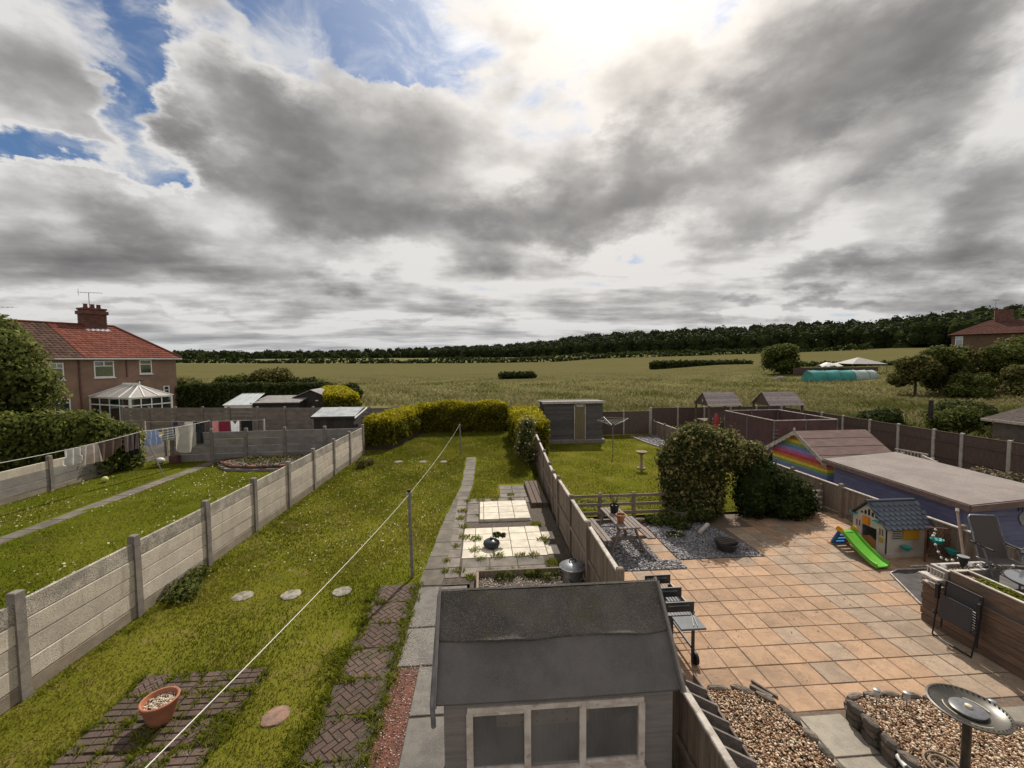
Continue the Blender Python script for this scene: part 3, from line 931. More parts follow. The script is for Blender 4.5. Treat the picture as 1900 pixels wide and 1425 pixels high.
# weeds in the joints
W = []
def tuft(x, y, z, r, n):
    a = NR.uniform(0, 6.28, n); q = r * np.sqrt(NR.random(n))
    W.append(np.stack([x + q * np.cos(a), y + q * np.sin(a), np.full(n, z)], 1))
for (x, y, r, n) in ((-0.5, 13.4, .12, 60), (-0.1, 13.4, .16, 90), (0.35, 13.45, .14, 70), (0.9, 13.9, .13, 80), (0.88, 13.4, .09, 50), (-0.62, 12.5, .14, 110), (-0.66, 11.9, .12, 90), (-0.55, 11.3, .1, 60),
                     (-0.5, 10.6, .14, 90), (-0.2, 10.5, .16, 110), (-0.68, 10.1, .1, 60), (-0.2, 9.85, .16, 80), (1.45, 11.3, .15, 150), (1.48, 10.3, .14, 120), (0.3, 9.5, .14, 110), (0.85, 9.46, .12, 80),
                     (1.15, 9.46, .14, 90), (-0.1, 9.43, .14, 60), (1.50, 9.1, .16, 130), (1.46, 8.75, .16, 130), (0.6, 8.75, .14, 80), (0.85, 8.7, .16, 120), (0.15, 8.8, .12, 80), (-0.55, 8.9, .14, 80), (-0.3, 8.6, .12, 90),
                     (-0.84, 9.4, .08, 50), (-0.84, 8.9, .08, 60), (0.42, 11.9, .05, 16), (0.44, 12.3, .05, 16), (-0.15, 12.1, .06, 20)):
    tuft(x, y, 0.43, r, n)
for y in np.arange(3.6, 8.5, 0.11):
    tuft(-1.36 + RND.uniform(-.06, .06), y, 0.42, 0.09, 34)
for j in range(9):
    for k in range(5):
        tuft(-1.74 + RND.uniform(-.33, .33), 8.13 - (j + 0.5) * 0.635 + RND.uniform(-.03, .03), 0.42, 0.06, 20)
for i in range(5):
    for k in range(26):
        tuft(-4.905 + i * 0.425 + RND.uniform(-.02, .02), RND.uniform(3.6, 6.2), 0.42, 0.04, 14)
for j in range(7):
    for k in range(14):
        tuft(RND.uniform(-4.85, -3.25), 6.255 - j * 0.43, 0.42, 0.045, 14)
tuft(-3.85, 4.5, 0.42, 0.3, 500); tuft(-3.3, 5.2, 0.42, 0.22, 260); tuft(-4.3, 4.4, 0.42, 0.25, 300)
for k in range(70):
    tuft(-2.13 + RND.uniform(-.1, .08), RND.uniform(3.6, 8.4), 0.42, 0.07, 26)
for k in range(60):
    a_, b_ = RND.uniform(-4.95, -3.2), RND.uniform(3.8, 6.3); tuft(a_, b_, 0.43, 0.05, 16)
for k in range(26):
    tuft(-2.2 + RND.uniform(-.18, .1), RND.uniform(4.2, 7.6), 0.42, 0.12, 22)
for k in range(60):
    y = RND.uniform(6, 20); tuft(-6.32 + 0.03 * y + RND.uniform(0, .14), y, 0.41, 0.09, 26)
Wp = np.concatenate(W)
scatter_blades('weeds', Wp, 0.085, 0.012, m_weed, 1.2, label='bright green weeds and grass tufts growing in the paving joints', cat='weeds')
for (x, y, r, n) in ((-1.95, 4.9, .16, 240), (-2.15, 5.3, .14, 200), (-6.0, 8.4, .35, 420), (-5.9, 8.9, .25, 260), (-4.9, 7.2, .1, 60), (-3.95, 20.0, .25, 100)):
    pass
# stepping stones in the lawn
m_step = mat('stepping_stone', (0.26, 0.23, 0.185), (0.11, 0.105, 0.075), 9, bump=0.6, bscale=30, rnd=0.15)
m_stepr = mat('pink_stepping_stone', (0.27, 0.155, 0.11), (0.15, 0.10, 0.075), 9, bump=0.6, bscale=30)
slabels = ['nearest of the three round stepping stones by the concrete fence, leftmost', 'middle one of three pale round stepping stones in the near lawn',
           'greyer round stepping stone nearest the brick path', 'leftmost of the three far stepping stones near the hedge', 'middle one of the three far stepping stones near the hedge',
           'far stepping stone closest to the rear clothes pole', 'pinkish round stepping stone beside the paved corner']
for (x, y, r), lb in zip(STONES, slabels):
    mb = MB()
    n = 18; rr = [r * RND.uniform(0.93, 1.05) for _ in range(n)]
    prof = [(1.0, 0.40), (1.0, 0.430), (0.94, 0.439), (0.55, 0.438)]
    vs = []
    for (s, z) in prof:
        vs += [(rr[k] * s * math.cos(2 * math.pi * k / n), rr[k] * s * math.sin(2 * math.pi * k / n), z - 0.42 + RND.uniform(-.002, .002)) for k in range(n)]
    fs = [(a * n + k, a * n + (k + 1) % n, (a + 1) * n + (k + 1) % n, (a + 1) * n + k) for a in range(3) for k in range(n)] + [tuple(range(3 * n, 4 * n))]
    mb.add(vs, fs)
    tag(mb.build('stepping_stone', m_stepr if 'pink' in lb else m_step, loc=(x, y, 0.42), smooth=40), lb, 'stone', 'stepping stones in the lawn')

# ================================================================== fences
def pebbledash(q, v, c, nt):
    # dark lichen gathers along the top board of each bay
    s = nt.nodes.new('ShaderNodeSeparateXYZ'); nt.links.new(v, s.inputs[0])
    return c
m_panel = mat('concrete_panel', (0.56, 0.485, 0.395), (0.46, 0.40, 0.325), 2.5, bump=0.5, bscale=70, rnd=0.12, speck=(70, 0.54, (0.16, 0.145, 0.13), 0.6), extra=lambda q, v, c, nt: q.mix(q.math('MULTIPLY', q.remap(q.noise(q.vmath('MULTIPLY', v, (7.0, 7.0, 0.5)), 1.0, 5.0, 0.65), 0.50, 0.72), 0.5), c, (0.22, 0.185, 0.14)))
m_panelt = mat('lichened_concrete_panel', (0.48, 0.42, 0.345), (0.28, 0.245, 0.205), 4.0, bump=0.6, bscale=60, rnd=0.08, speck=(55, 0.50, (0.105, 0.098, 0.09), 0.75))
m_panelb = mat('damp_gravel_board', (0.27, 0.225, 0.17), (0.20, 0.165, 0.125), 3.0, bump=0.5, bscale=60, rnd=0.10, speck=(6, 0.58, (0.26, 0.17, 0.09), 0.4))
m_panelg = mat('grey_concrete_panel', (0.255, 0.23, 0.21), (0.18, 0.165, 0.155), 2.0, bump=0.5, bscale=50, rnd=0.08, speck=(40, 0.56, (0.13, 0.12, 0.11), 0.5))

def concrete_fence(label, pts, z0, rows, top, group=None, mats=None, post=(0.12, 0.13), last=True):
    """pts: post positions (x,y); rows: list of panel heights from the ground up"""
    x0, y0 = pts[0]
    t = thing('concrete_fence', label, 'fence', (x0, y0, z0), 0, group)
    for i, (x, y) in enumerate(pts):
        if i == len(pts) - 1 and not last:
            break
        nx = pts[min(i + 1, len(pts) - 1)]; pv_ = pts[max(i - 1, 0)]
        a = math.atan2(nx[1] - pv_[1], nx[0] - pv_[0])
        mb = MB()
        mb.cbox((0, 0, (top + 0.05) / 2 - 0.05), (post[1], post[0], top + 0.15), 0.012)
        po = mb.build('post', m_concp, t, (x - x0, y - y0, RND.uniform(-.015, .015)), a + RND.uniform(-.03, .03)); po.rotation_euler[0] = RND.uniform(-.016, .016); po.rotation_euler[1] = RND.uniform(-.016, .016)
    for i in range(len(pts) - 1):
        (xa, ya), (xb, yb) = pts[i], pts[i + 1]
        L = math.hypot(xb - xa, yb - ya) - post[1] + 0.02; a = math.atan2(yb - ya, xb - xa)
        z = 0.0
        for k, h in enumerate(rows):
            m = mats[0] if k == 0 else (mats[2] if k == len(rows) - 1 else mats[1])
            MB().cbox((0, 0, 0), (L, 0.045, h - 0.016), 0.012).build('panel', m, t, ((xa + xb) / 2 - x0 + RND.uniform(-.003, .003), (ya + yb) / 2 - y0 + RND.uniform(-.004, .004), z + h / 2), a + RND.uniform(-.004, .004)).rotation_euler[1] = RND.uniform(-.003, .003)
            z += h
    return t
LF = [(-6.458 + 0.03 * (5.957 + 1.859 * i), 5.957 + 1.859 * i) for i in range(-2, 9)]
concrete_fence('long pebbledashed concrete panel fence running back beside the middle lawn', LF, 0.42, [0.22, 0.285, 0.285, 0.285, 0.29], 1.43, mats=(m_panelb, m_panel, m_panelt))
L1 = [(-15.5, 16.1 + 1.86 * i) for i in range(-4, 4)]
concrete_fence('low concrete panel fence behind the hung washing', L1, 0.42, [0.2, 0.3, 0.3, 0.3], 1.22, mats=(m_panelb, m_panelg, m_panel))
CF = [(-14.2, 20.2), (-12.5, 20.3), (-11.03, 20.36), (-9.33, 20.45), (-7.5, 20.5), (-5.93, 20.62)]
concrete_fence('cross fence of grey concrete panels behind the rockery bed', CF, 0.42, [0.34, 0.34, 0.34, 0.34], 1.46, mats=(m_panelg, m_panelg, m_panelg), last=False)
BW = [(-24.0 + 1.87 * i, 29.9 - 0.28 * i) for i in range(11)]
m_wallp = mat('brown_grey_panel', (0.23, 0.19, 0.165), (0.16, 0.135, 0.12), 1.6, bump=0.6, bscale=30, rnd=0.10, speck=(25, 0.56, (0.11, 0.095, 0.085), 0.5))
concrete_fence('tall boundary wall of brownish concrete panels below the brown house', BW, 0.40, [0.27] * 6, 1.66, mats=(m_wallp, m_wallp, m_wallp))

def board_fence(label, pts, z0, h, gravel=0.0, board=0.105, cap=True, rails=(0.5,), side=-1, bm=None, pm=None, group=None, pw=0.10, postup=0.10, capm=None, name='wooden_fence', drop=None):
    x0, y0 = pts[0]
    t = thing(name, label, 'fence', (x0, y0, z0), 0, group)
    bm = bm or m_wood; pm = pm or m_wood
    bme = {}
    for i, (x, y) in enumerate(pts):
        hh = h + postup
        mb = MB().cbox((0, 0, hh / 2 - 0.05), (pw, pw, hh + 0.1), 0.018)
        p = mb.build('post', pm, t, (x - x0, y - y0, 0), RND.uniform(-.03, .03)); p.rotation_euler[0] = RND.uniform(-.012, .012); p.rotation_euler[1] = RND.uniform(-.015, .015)
    for i in range(len(pts) - 1):
        (xa, ya), (xb, yb) = pts[i], pts[i + 1]
        D = math.hypot(xb - xa, yb - ya); a = math.atan2(yb - ya, xb - xa)
        L = D - pw; n = max(1, int(round(L / board)))
        ux, uy = math.cos(a), math.sin(a)
        cx, cy = (xa + xb) / 2 - x0, (ya + yb) / 2 - y0
        if gravel:
            MB().cbox((0, 0, 0), (L, 0.03, gravel - 0.01), 0.006).build('gravel_board', pm, t, (cx, cy, gravel / 2), a)
        key = round(L / n, 3)
        if key not in bme:
            w = L / n
            mb = MB().box((0, 0, 0), (w * 1.02, 0.014, h - gravel - 0.03), rot=Matrix.Rotation(rad(5), 3, 'Z'))
            me = mb.mesh('board'); me.materials.append(bm); bme[key] = me
        for k in range(n):
            o = bpy.data.objects.new('board', bme[key]); COL.objects.link(o); o.parent = t
            q = -L / 2 + (k + 0.5) * L / n
            o.location = (cx + ux * q, cy + uy * q, gravel + (h - gravel) / 2 + RND.uniform(-.006, .006))
            o.rotation_euler = (0, RND.uniform(-.008, .008), a + RND.uniform(-.02, .02))
        for r in rails:
            for s in (side,):
                MB().cbox((0, 0, 0), (L, 0.04, 0.065), 0.01).build('rail', pm, t, (cx - uy * s * 0.030, cy + ux * s * 0.030, h * r), a)
        if cap:
            MB().cbox((0, 0, 0), (L + 0.005, 0.075, 0.035), 0.008).build('capping', capm or m_capw, t, (cx, cy, h - 0.002), a)
    return t
CN = [(2.05, y) for y in (6.1, 7.95, 9.57, 11.18)]
board_fence('weathered board fence with pale capping between shed and picnic area', CN, -0.02, 1.74, gravel=0.50, side=1, rails=(0.62,))
board_fence('lowest near stretch of board fence beside the shed wall', [(2.05, y) for y in (2.4, 4.2, 5.96)], -0.02, 1.56, gravel=0.50, side=1, rails=(0.62,))
CN2 = [(2.08, 11.45), (2.10, 12.3), (2.14, 13.3), (2.24, 15.2), (2.34, 17.1), (2.44, 19.0)]
board_fence('lower far stretch of board fence leading to the golden hedge', CN2, 0.0, 1.58, gravel=0.5, side=1, rails=(0.62,))
RF = [(11.1, y) for y in (3.9, 5.55, 7.2, 8.85, 10.5, 12.14, 14.2, 15.85, 17.6, 19.4, 21.2, 23.0, 24.8, 26.5)]
board_fence('low board fence with pale capping in front of the blue cabin', RF, 0.0, 0.95, gravel=0.12, side=-1, rails=(0.5,), pw=0.11)
m_fdark = mat('dark_fence_board', (0.125, 0.082, 0.068), (0.08, 0.055, 0.048), 5.0, bump=0.4, stretch=(9, 9, 0.7), rnd=0.2)
m_pcp = mat('pale_concrete_post', (0.42, 0.38, 0.34), (0.30, 0.27, 0.24), 5.0, bump=0.3)
def panel_fence(label, pts, z0, h, group=None, pm=None, bm=None):
    x0, y0 = pts[0]
    t = thing('panel_fence', label, 'fence', (x0, y0, z0), 0, group)
    for (x, y) in pts:
        MB().cbox((0, 0, h / 2), (0.10, 0.12, h + 0.08), 0.012).build('post', pm or m_pcp, t, (x - x0, y - y0, 0))
    for i in range(len(pts) - 1):
        (xa, ya), (xb, yb) = pts[i], pts[i + 1]
        L = math.hypot(xb - xa, yb - ya) - 0.10; a = math.atan2(yb - ya, xb - xa)
        mb = MB(); n = 13
        for k in range(n):
            mb.box((-L / 2 + (k + 0.5) * L / n, 0, h / 2 - 0.02), (L / n * 1.01, 0.012, h - 0.06), rz=rad(4))
        mb.box((0, -0.0, h - 0.03), (L, 0.05, 0.035))
        mb.box((0, 0.03, h * 0.35), (L, 0.03, 0.05)); mb.box((0, 0.03, h * 0.75), (L, 0.03, 0.05))
        mb.build('panel', bm or m_fdark, t, ((xa + xb) / 2 - x0, (ya + yb) / 2 - y0, 0), a)
    return t
panel_fence('tall dark panel fence with pale posts along the right boundary', [(20.0, y) for y in (9.7, 11.3, 12.9, 14.5, 16.1, 17.2, 18.8, 20.3, 21.93, 23.4, 25.0, 26.6)], 0.0, 1.72)
panel_fence('dark panel fence behind the play towers at the end of the yard', [(11.0, 26.75), (12.8, 26.75), (14.6, 26.75), (16.4, 26.75), (18.2, 26.75), (19.9, 26.75)], 0.0, 1.78)
panel_fence('brown panel fence between grey shed and yard corner', [(7.35, 26.7), (9.15, 26.7), (10.9, 26.72)], 0.05, 1.55, bm=mat('brown_fence_board', (0.135, 0.095, 0.075), (0.09, 0.065, 0.055), 5.0, bump=0.4, stretch=(9, 9, 0.7), rnd=0.15))
panel_fence('brown panel fence behind the back hedge', [(-3.9, 27.9), (-2.1, 27.9), (-0.3, 27.9), (1.5, 27.9), (3.3, 27.9)], 0.3, 1.5, bm=MATS['brown_fence_board'])
# post and rail fence with gate behind the picnic table
t = thing('post_and_rail_fence', 'three-rail wooden fence behind the picnic table', 'fence', (2.3, 12.72, 0))
for x in (2.45, 3.62, 4.70, 5.85, 6.9):
    MB().cbox((0, 0, 0.38), (0.10, 0.10, 0.86), 0.015).build('post', m_wood, t, (x - 2.3, 0, 0))
for z in (0.20, 0.46, 0.73):
    MB().cbox((0, 0, 0), (4.7, 0.045, 0.085), 0.01).build('rail', m_woodh, t, (2.3, -0.065, z))
t = thing('slatted_gate', 'small four-bar wooden gate between ivy and low fence', 'gate', (10.1, 12.85, 0))
for x in (0.06, 0.95):
    MB().cbox((0, 0, 0.42), (0.085, 0.085, 0.86), 0.015).build('gate_post', m_wood, t, (x, 0, 0))
for z in (0.08, 0.24, 0.42, 0.62):
    MB().cbox((0, 0, 0), (0.86, 0.035, 0.06), 0.008).build('bar', m_capw, t, (0.5, -0.05, z))
MB().beam((0.1, -0.085, 0.06), (0.9, -0.085, 0.62), 0.05, 0.02).build('brace', m_woodh, t)

# ================================================================== hedges and trees
def hedge(label, foot, z0, z1, leafm, n, size, cat='hedge', rough=0.10, group=None, name='hedge', corem=None, topdrop=0.0):
    """clipped hedge over a four-cornered footprint (counter-clockwise)"""
    F = np.array(foot, float); c = F.mean(0)
    t = thing(name, label, cat, (float(c[0]), float(c[1]), z0))
    P, N = [], []
    per = [np.linalg.norm(F[(i + 1) % 4] - F[i]) for i in range(4)]
    top_area = abs(0.5 * sum(F[i][0] * F[(i + 1) % 4][1] - F[(i + 1) % 4][0] * F[i][1] for i in range(4)))
    areas = [p * (z1 - z0) for p in per] + [top_area * 1.3]
    tot = sum(areas)
    for i in range(4):
        k = int(n * areas[i] / tot)
        u = NR.random(k); z = NR.uniform(z0, z1, k)
        e = F[(i + 1) % 4] - F[i]; nr = np.array([e[1], -e[0]]) / (per[i] + 1e-9)
        bulge = 0.10 * np.sin(np.clip((z - z0) / (z1 - z0), 0, 1) * 3.0) + rough * np.sin(u * per[i] * 3.1) * np.sin(z * 4.0) + NR.normal(0, rough * 0.6, k)
        xy = F[i][None] + u[:, None] * e[None] + nr[None] * bulge[:, None]
        P.append(np.stack([xy[:, 0], xy[:, 1], z], 1)); N.append(np.tile([nr[0], nr[1], 0.35], (k, 1)))
    k = int(n * areas[4] / tot)
    a, b = NR.random(k), NR.random(k)
    xy = (F[0][None] * ((1 - a) * (1 - b))[:, None] + F[1][None] * (a * (1 - b))[:, None] + F[2][None] * (a * b)[:, None] + F[3][None] * ((1 - a) * b)[:, None])
    edge = np.minimum(np.minimum(a, 1 - a), np.minimum(b, 1 - b))
    z = z1 + 0.06 - 0.16 * np.exp(-edge * 14) + rough * 0.8 * np.sin(xy[:, 0] * 2.3) * np.sin(xy[:, 1] * 1.9) + NR.normal(0, rough * 0.6, k)
    P.append(np.stack([xy[:, 0], xy[:, 1], z], 1)); N.append(np.tile([0, 0, 1.0], (k, 1)))
    P = np.concatenate(P) - np.array([c[0], c[1], z0]); N = np.concatenate(N)
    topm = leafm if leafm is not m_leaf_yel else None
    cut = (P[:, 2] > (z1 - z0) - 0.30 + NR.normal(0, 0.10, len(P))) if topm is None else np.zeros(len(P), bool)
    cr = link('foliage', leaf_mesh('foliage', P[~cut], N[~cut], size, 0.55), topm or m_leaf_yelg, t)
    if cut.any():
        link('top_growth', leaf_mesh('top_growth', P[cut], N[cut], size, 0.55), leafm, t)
    S = (F - c) * 0.94
    mb = MB(); mb.prism([(p[0], p[1]) for p in S], -0.05, z1 - z0 - 0.06)
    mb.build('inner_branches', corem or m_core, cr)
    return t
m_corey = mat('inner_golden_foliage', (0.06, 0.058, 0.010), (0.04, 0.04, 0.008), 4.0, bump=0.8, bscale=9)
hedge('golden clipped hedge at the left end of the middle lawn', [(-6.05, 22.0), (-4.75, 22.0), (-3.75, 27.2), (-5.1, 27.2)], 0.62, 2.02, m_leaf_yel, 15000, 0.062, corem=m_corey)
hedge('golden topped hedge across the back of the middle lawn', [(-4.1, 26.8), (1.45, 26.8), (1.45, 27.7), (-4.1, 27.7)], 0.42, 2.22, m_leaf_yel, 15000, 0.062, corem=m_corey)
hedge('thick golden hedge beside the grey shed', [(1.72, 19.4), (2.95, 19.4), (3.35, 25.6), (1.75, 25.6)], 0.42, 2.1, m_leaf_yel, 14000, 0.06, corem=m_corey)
hedge('long dark clipped hedge behind the greenhouse', [(-26.5, 38.6), (-13.4, 38.2), (-13.4, 39.6), (-26.5, 40.0)], 0.3, 3.0, m_leaf_dark, 9000, 0.12)
hedge('golden hedge curving back beyond the low sheds', [(-10.6, 29.6), (-8.45, 29.4), (-12.3, 38.9), (-14.2, 38.4)], 0.3, 2.75, m_leaf_yel, 13000, 0.09, corem=m_corey)
# kerb board under the golden hedge
tag(MB().beam((-6.1, 21.95, 0.52), (-4.72, 21.95, 0.52), 0.05, 0.3).beam((-4.72, 21.95, 0.52), (-3.72, 27.0, 0.52), 0.05, 0.3).build('hedge_board', m_dark), 'dark timber edging at the foot of the golden hedge', 'edging')

m_leaf_ltree = leafmat('leaves_left_tree', (0.09, 0.11, 0.028), (0.14, 0.16, 0.04), (0.21, 0.22, 0.065), 0.5)
plant('garden_tree', 'large leafy tree beside the brown house at the left edge', 'tree', (-22.0, 20.4, 0.3),
      [(0, 0, 4.2, 2.0, 1.8, 1.8), (-1.2, 0.3, 5.3, 1.6, 1.5, 1.4), (0.9, -0.3, 5.0, 1.3, 1.3, 1.2), (1.4, 0.2, 3.4, 1.2, 1.2, 1.1), (-1.8, 0, 3.6, 1.6, 1.5, 1.4), (-0.4, 0.4, 6.2, 1.1, 1.1, 0.8), (0.4, -1.0, 3.0, 1.4, 1.2, 1.2), (1.7, -0.4, 4.2, 0.8, 0.8, 0.7), (0.3, 0, 2.2, 1.5, 1.4, 1.0)],
      24000, 0.10, m_leaf_ltree, trunk=(3.6, 0.22), core=0.70, inner=0.3)
plant('privet_hedge', 'overgrown leafy hedge behind the low concrete fence', 'hedge', (-18.4, 18.6, 0.4),
      [(x, 0.25 * math.sin(x * 2), z, 0.95, 0.8, 0.75) for x in (-4.2, -3.0, -1.9, -0.8, 0.3, 1.4, 2.3) for z in (0.5, 1.25, 1.85)] + [(2.9, 0.6, 1.2, 0.7, 0.7, 0.8), (2.9, 0.6, 0.4, 0.7, 0.7, 0.6)],
      26000, 0.08, leafmat('leaves_privet', (0.085, 0.105, 0.022), (0.13, 0.15, 0.032), (0.20, 0.205, 0.055), 0.45), core=0.82, crown='foliage')
plant('rose_bush', 'rose bush with pink blooms at the left edge', 'bush', (-16.6, 14.6, 0.42), [(0, 0, 0.7, 0.5, 0.5, 0.5), (0.35, 0, 1.15, 0.35, 0.35, 0.3), (-0.3, 0.1, 1.2, 0.4, 0.4, 0.3)],
      1500, 0.05, m_leaf_mid, core=0.6, crown='foliage', flowers=(46, 0.05, mat('pink_petals', (0.62, 0.20, 0.25), (0.75, 0.42, 0.42), 9, trans=0.2)))
shr = [(-30.5, 45.0, 3.2, 2.6, 'olive leafy tree just right of the brown house', m_leaf_oliv), (-26.0, 46.5, 2.6, 2.9, 'rounded dark tree behind the long clipped hedge', m_leaf_mid),
       (-22.6, 47.0, 3.0, 4.0, 'tallest bushy tree behind the long clipped hedge', m_leaf_oliv), (-20.0, 49.0, 2.4, 2.9, 'broad dark shrub right of the tallest bushy tree', m_leaf_dark),
       (-17.8, 48.0, 2.0, 2.3, 'pale flowering elder shrub behind the dark hedge', m_leaf_oliv), (-15.6, 50.0, 1.8, 2.2, 'rightmost low shrub behind the curving golden hedge', m_leaf_dark)]
for (x, y, w, h, lb, lm) in shr:
    plant('garden_tree', lb, 'tree', (x, y, float(terr(x, y))), rand_lumps(9, w * 0.62, w * 0.5, h * 0.25, h * 0.85, w * 0.30, w * 0.45), 6000, 0.14, lm, trunk=(h * 0.6, 0.12), core=0.8, group='trees behind the left gardens')
# white-flowering climber at the end of the centre fence
plant('flowering_shrub', 'loose shrub with white blossom at the end of the board fence', 'shrub', (1.85, 18.0, 0.42), [(0, 0, 1.2, 0.42, 0.5, 0.6), (0.1, 0, 1.75, 0.35, 0.4, 0.35), (-0.2, 0.1, 0.7, 0.3, 0.4, 0.4), (0.2, -0.1, 0.5, 0.35, 0.4, 0.4)],
      2200, 0.04, m_leaf_oliv, core=0.62, crown='foliage', flowers=(120, 0.036, m_petal_w), trunk=(1.2, 0.04))
plant('dock_weed', 'reddish weed clump at the foot of the concrete fence', 'weed', (-5.2, 18.3, 0.42), [(0, 0, 0.18, 0.22, 0.3, 0.2), (0.2, 0.5, 0.14, 0.2, 0.25, 0.16)], 500, 0.05, m_leaf_oliv, core=0.5, crown='foliage')
plant('leafy_weed', 'low leafy weed against the near concrete fence', 'weed', (-6.0, 8.55, 0.42), [(0, 0, 0.10, 0.28, 0.4, 0.14), (0.25, -0.2, 0.08, 0.22, 0.25, 0.12), (-0.05, 0.5, 0.1, 0.2, 0.3, 0.14)], 900, 0.04, m_leaf_mid, core=0.5, crown='foliage')
# ivy arch and ivy hedge on the patio
m_leaf_ivy = leafmat('leaves_variegated', (0.06, 0.068, 0.02), (0.13, 0.125, 0.038), (0.30, 0.26, 0.11), 0.35)
arch_l = [(-0.75, 0, 0.55, 0.42, 0.5, 0.6), (-0.8, 0, 1.15, 0.42, 0.5, 0.6), (0.0, -0.1, 0.35, 0.7, 0.55, 0.45), (0.55, 0, 0.6, 0.32, 0.5, 0.7), (1.8, 0, 1.95, 0.42, 0.5, 0.38), (-0.85, 0.1, 1.75, 0.4, 0.5, 0.45), (0, 0, 2.0, 0.95, 0.8, 0.85), (-0.55, 0, 1.5, 0.55, 0.6, 0.7), (0.75, 0, 2.1, 0.75, 0.7, 0.7), (1.35, 0, 1.75, 0.55, 0.6, 0.45), (-0.25, 0, 0.9, 0.6, 0.6, 0.8), (0.25, 0.1, 0.7, 0.6, 0.6, 0.8), (0.5, 0, 1.3, 0.5, 0.55, 0.7), (-0.1, -0.2, 2.5, 0.65, 0.6, 0.45), (-0.55, 0.1, 2.1, 0.5, 0.5, 0.5)]
t = plant('ivy_arch', 'domed mass of variegated ivy over a garden arch', 'ivy', (6.75, 12.75, 0.0), arch_l, 15000, 0.050, m_leaf_ivy, trunk=(1.6, 0.09), core=0.82, crown='foliage')
for (x, y) in ((1.72, -0.25), (1.72, 0.35), (0.95, 0.35)):
    MB().cbox((0, 0, 0.95), (0.09, 0.09, 1.9), 0.01).build('arch_post', m_wood, t, (x, y, 0))
MB().beam((0.6, -0.25, 1.9), (1.8, -0.25, 1.9), 0.06, 0.1).build('arch_beam', m_wood, t)
m_leaf_ivyd = leafmat('leaves_dark_ivy', (0.018, 0.03, 0.008), (0.032, 0.048, 0.012), (0.055, 0.075, 0.02), 0.25)
plant('ivy_hedge', 'dark sloping ivy mound beside the arch', 'ivy', (9.3, 12.55, 0.0), [(-0.75, 0, 0.95, 0.65, 0.6, 0.95), (-0.35, 0.1, 0.8, 0.6, 0.6, 0.85), (0.1, 0, 0.65, 0.6, 0.6, 0.75), (0.6, 0, 0.5, 0.55, 0.55, 0.6), (-0.9, -0.1, 0.5, 0.5, 0.5, 0.6), (0.2, -0.3, 0.4, 0.7, 0.5, 0.5), (0.9, 0.1, 0.3, 0.4, 0.4, 0.4)],
      11000, 0.05, m_leaf_ivyd, core=0.86, crown='foliage')
plant('border_plants', 'low mixed border plants beneath the ivy arch', 'plants', (5.6, 12.1, 0.0), [(0, 0, 0.12, 0.5, 0.35, 0.2), (0.5, 0.2, 0.2, 0.5, 0.3, 0.3), (-0.5, 0.1, 0.08, 0.3, 0.3, 0.15), (0.95, 0.1, 0.18, 0.5, 0.3, 0.3), (0.15, -0.4, 0.06, 0.3, 0.2, 0.12)],
      2600, 0.04, m_leaf_mid, core=0.7, crown='foliage')
# ---- right side beyond the boundary fence
rts = [(51.3, 46.5, 3.6, 5.0, 'leafy tree beside the white awning, leftmost of the right-hand trees'), (54.6, 46.5, 4.2, 6.0, 'second leafy tree of the right-hand row, rising above its neighbours'), (58.3, 47, 4.3, 5.4, 'tree below the gutter of the distant brick house'), (61.0, 45, 4.2, 5.6, 'bushy tree in front of the distant brick house'), (65.0, 46, 5.2, 6.6, 'tall spreading tree at the right edge, nearest of the row'),
       (53.0, 42.5, 3.0, 2.4, 'low dark shrub under the right-hand trees'), (58.5, 41, 3.6, 3.2, 'broad low shrub under the trees at the right'), (69.5, 49, 5.0, 6.4, 'rearmost tree at the right edge')]
for i, (x, y, w, h, lb) in enumerate(rts):
    plant('garden_tree', lb, 'tree', (x, y, float(terr(x, y))), rand_lumps(11, w * 0.55, w * 0.5, h * 0.2, h * 0.85, w * 0.24, w * 0.36), 8000, 0.15, (m_leaf_oliv, m_leaf_mid)[i % 2], trunk=(h * 0.6, 0.16), core=0.8, group='trees right of the meadow')
bushes = [(25.5, 25.0, 2.0, 1.5, 'dark bush left of the tall dark post'), (28.8, 23.6, 2.3, 2.1, 'dense bush right of the tall dark post'), (31.5, 25.5, 2.6, 1.8, 'bush beside the right-hand outbuilding roof'), (22.6, 24.6, 1.4, 0.9, 'small low weeds behind the boundary fence'), (23.2, 22.4, 1.2, 0.9, 'low bramble close behind the boundary fence')]
for i, (x, y, w, h, lb) in enumerate(bushes):
    plant('bush', lb, 'bush', (x, y, float(terr(x, y))), rand_lumps(7, w * 0.5, w * 0.45, h * 0.15, h * 0.75, w * 0.28, w * 0.42), 4500, 0.09, (m_leaf_dark, m_leaf_mid)[i % 2], core=0.8, crown='foliage', group='bushes outside the boundary fence')
plant('field_tree', 'round dark tree standing alone in the meadow near the polytunnel', 'tree', (63.2, 85, float(terr(63.2, 85))), rand_lumps(12, 3.0, 2.6, 1.2, 4.8, 1.5, 2.2), 4200, 0.24, m_leaf_mid, trunk=(3.2, 0.25), core=0.8)
plant('field_bush', 'wide low bush alone in the middle of the meadow', 'bush', (8.4, 100, float(terr(8.4, 100))), [(x, 0, 0.8, 1.3, 1.2, 0.9) for x in (-3.2, -1.9, -0.6, 0.8, 2.1, 3.2)], 2400, 0.22, m_leaf_dark, core=0.8, crown='foliage')
hedge('long dark hedge standing in the meadow right of centre', [(55.3, 133), (89.5, 134), (90, 138), (56, 137)], 1.0, 3.9, m_leaf_dark, 6000, 0.42, rough=0.3)
hedge('dark hedge beyond the polytunnel at the meadow edge', [(78, 104), (112, 98), (113, 101), (79, 107)], 0.5, 3.4, m_leaf_dark, 4000, 0.42, rough=0.3)
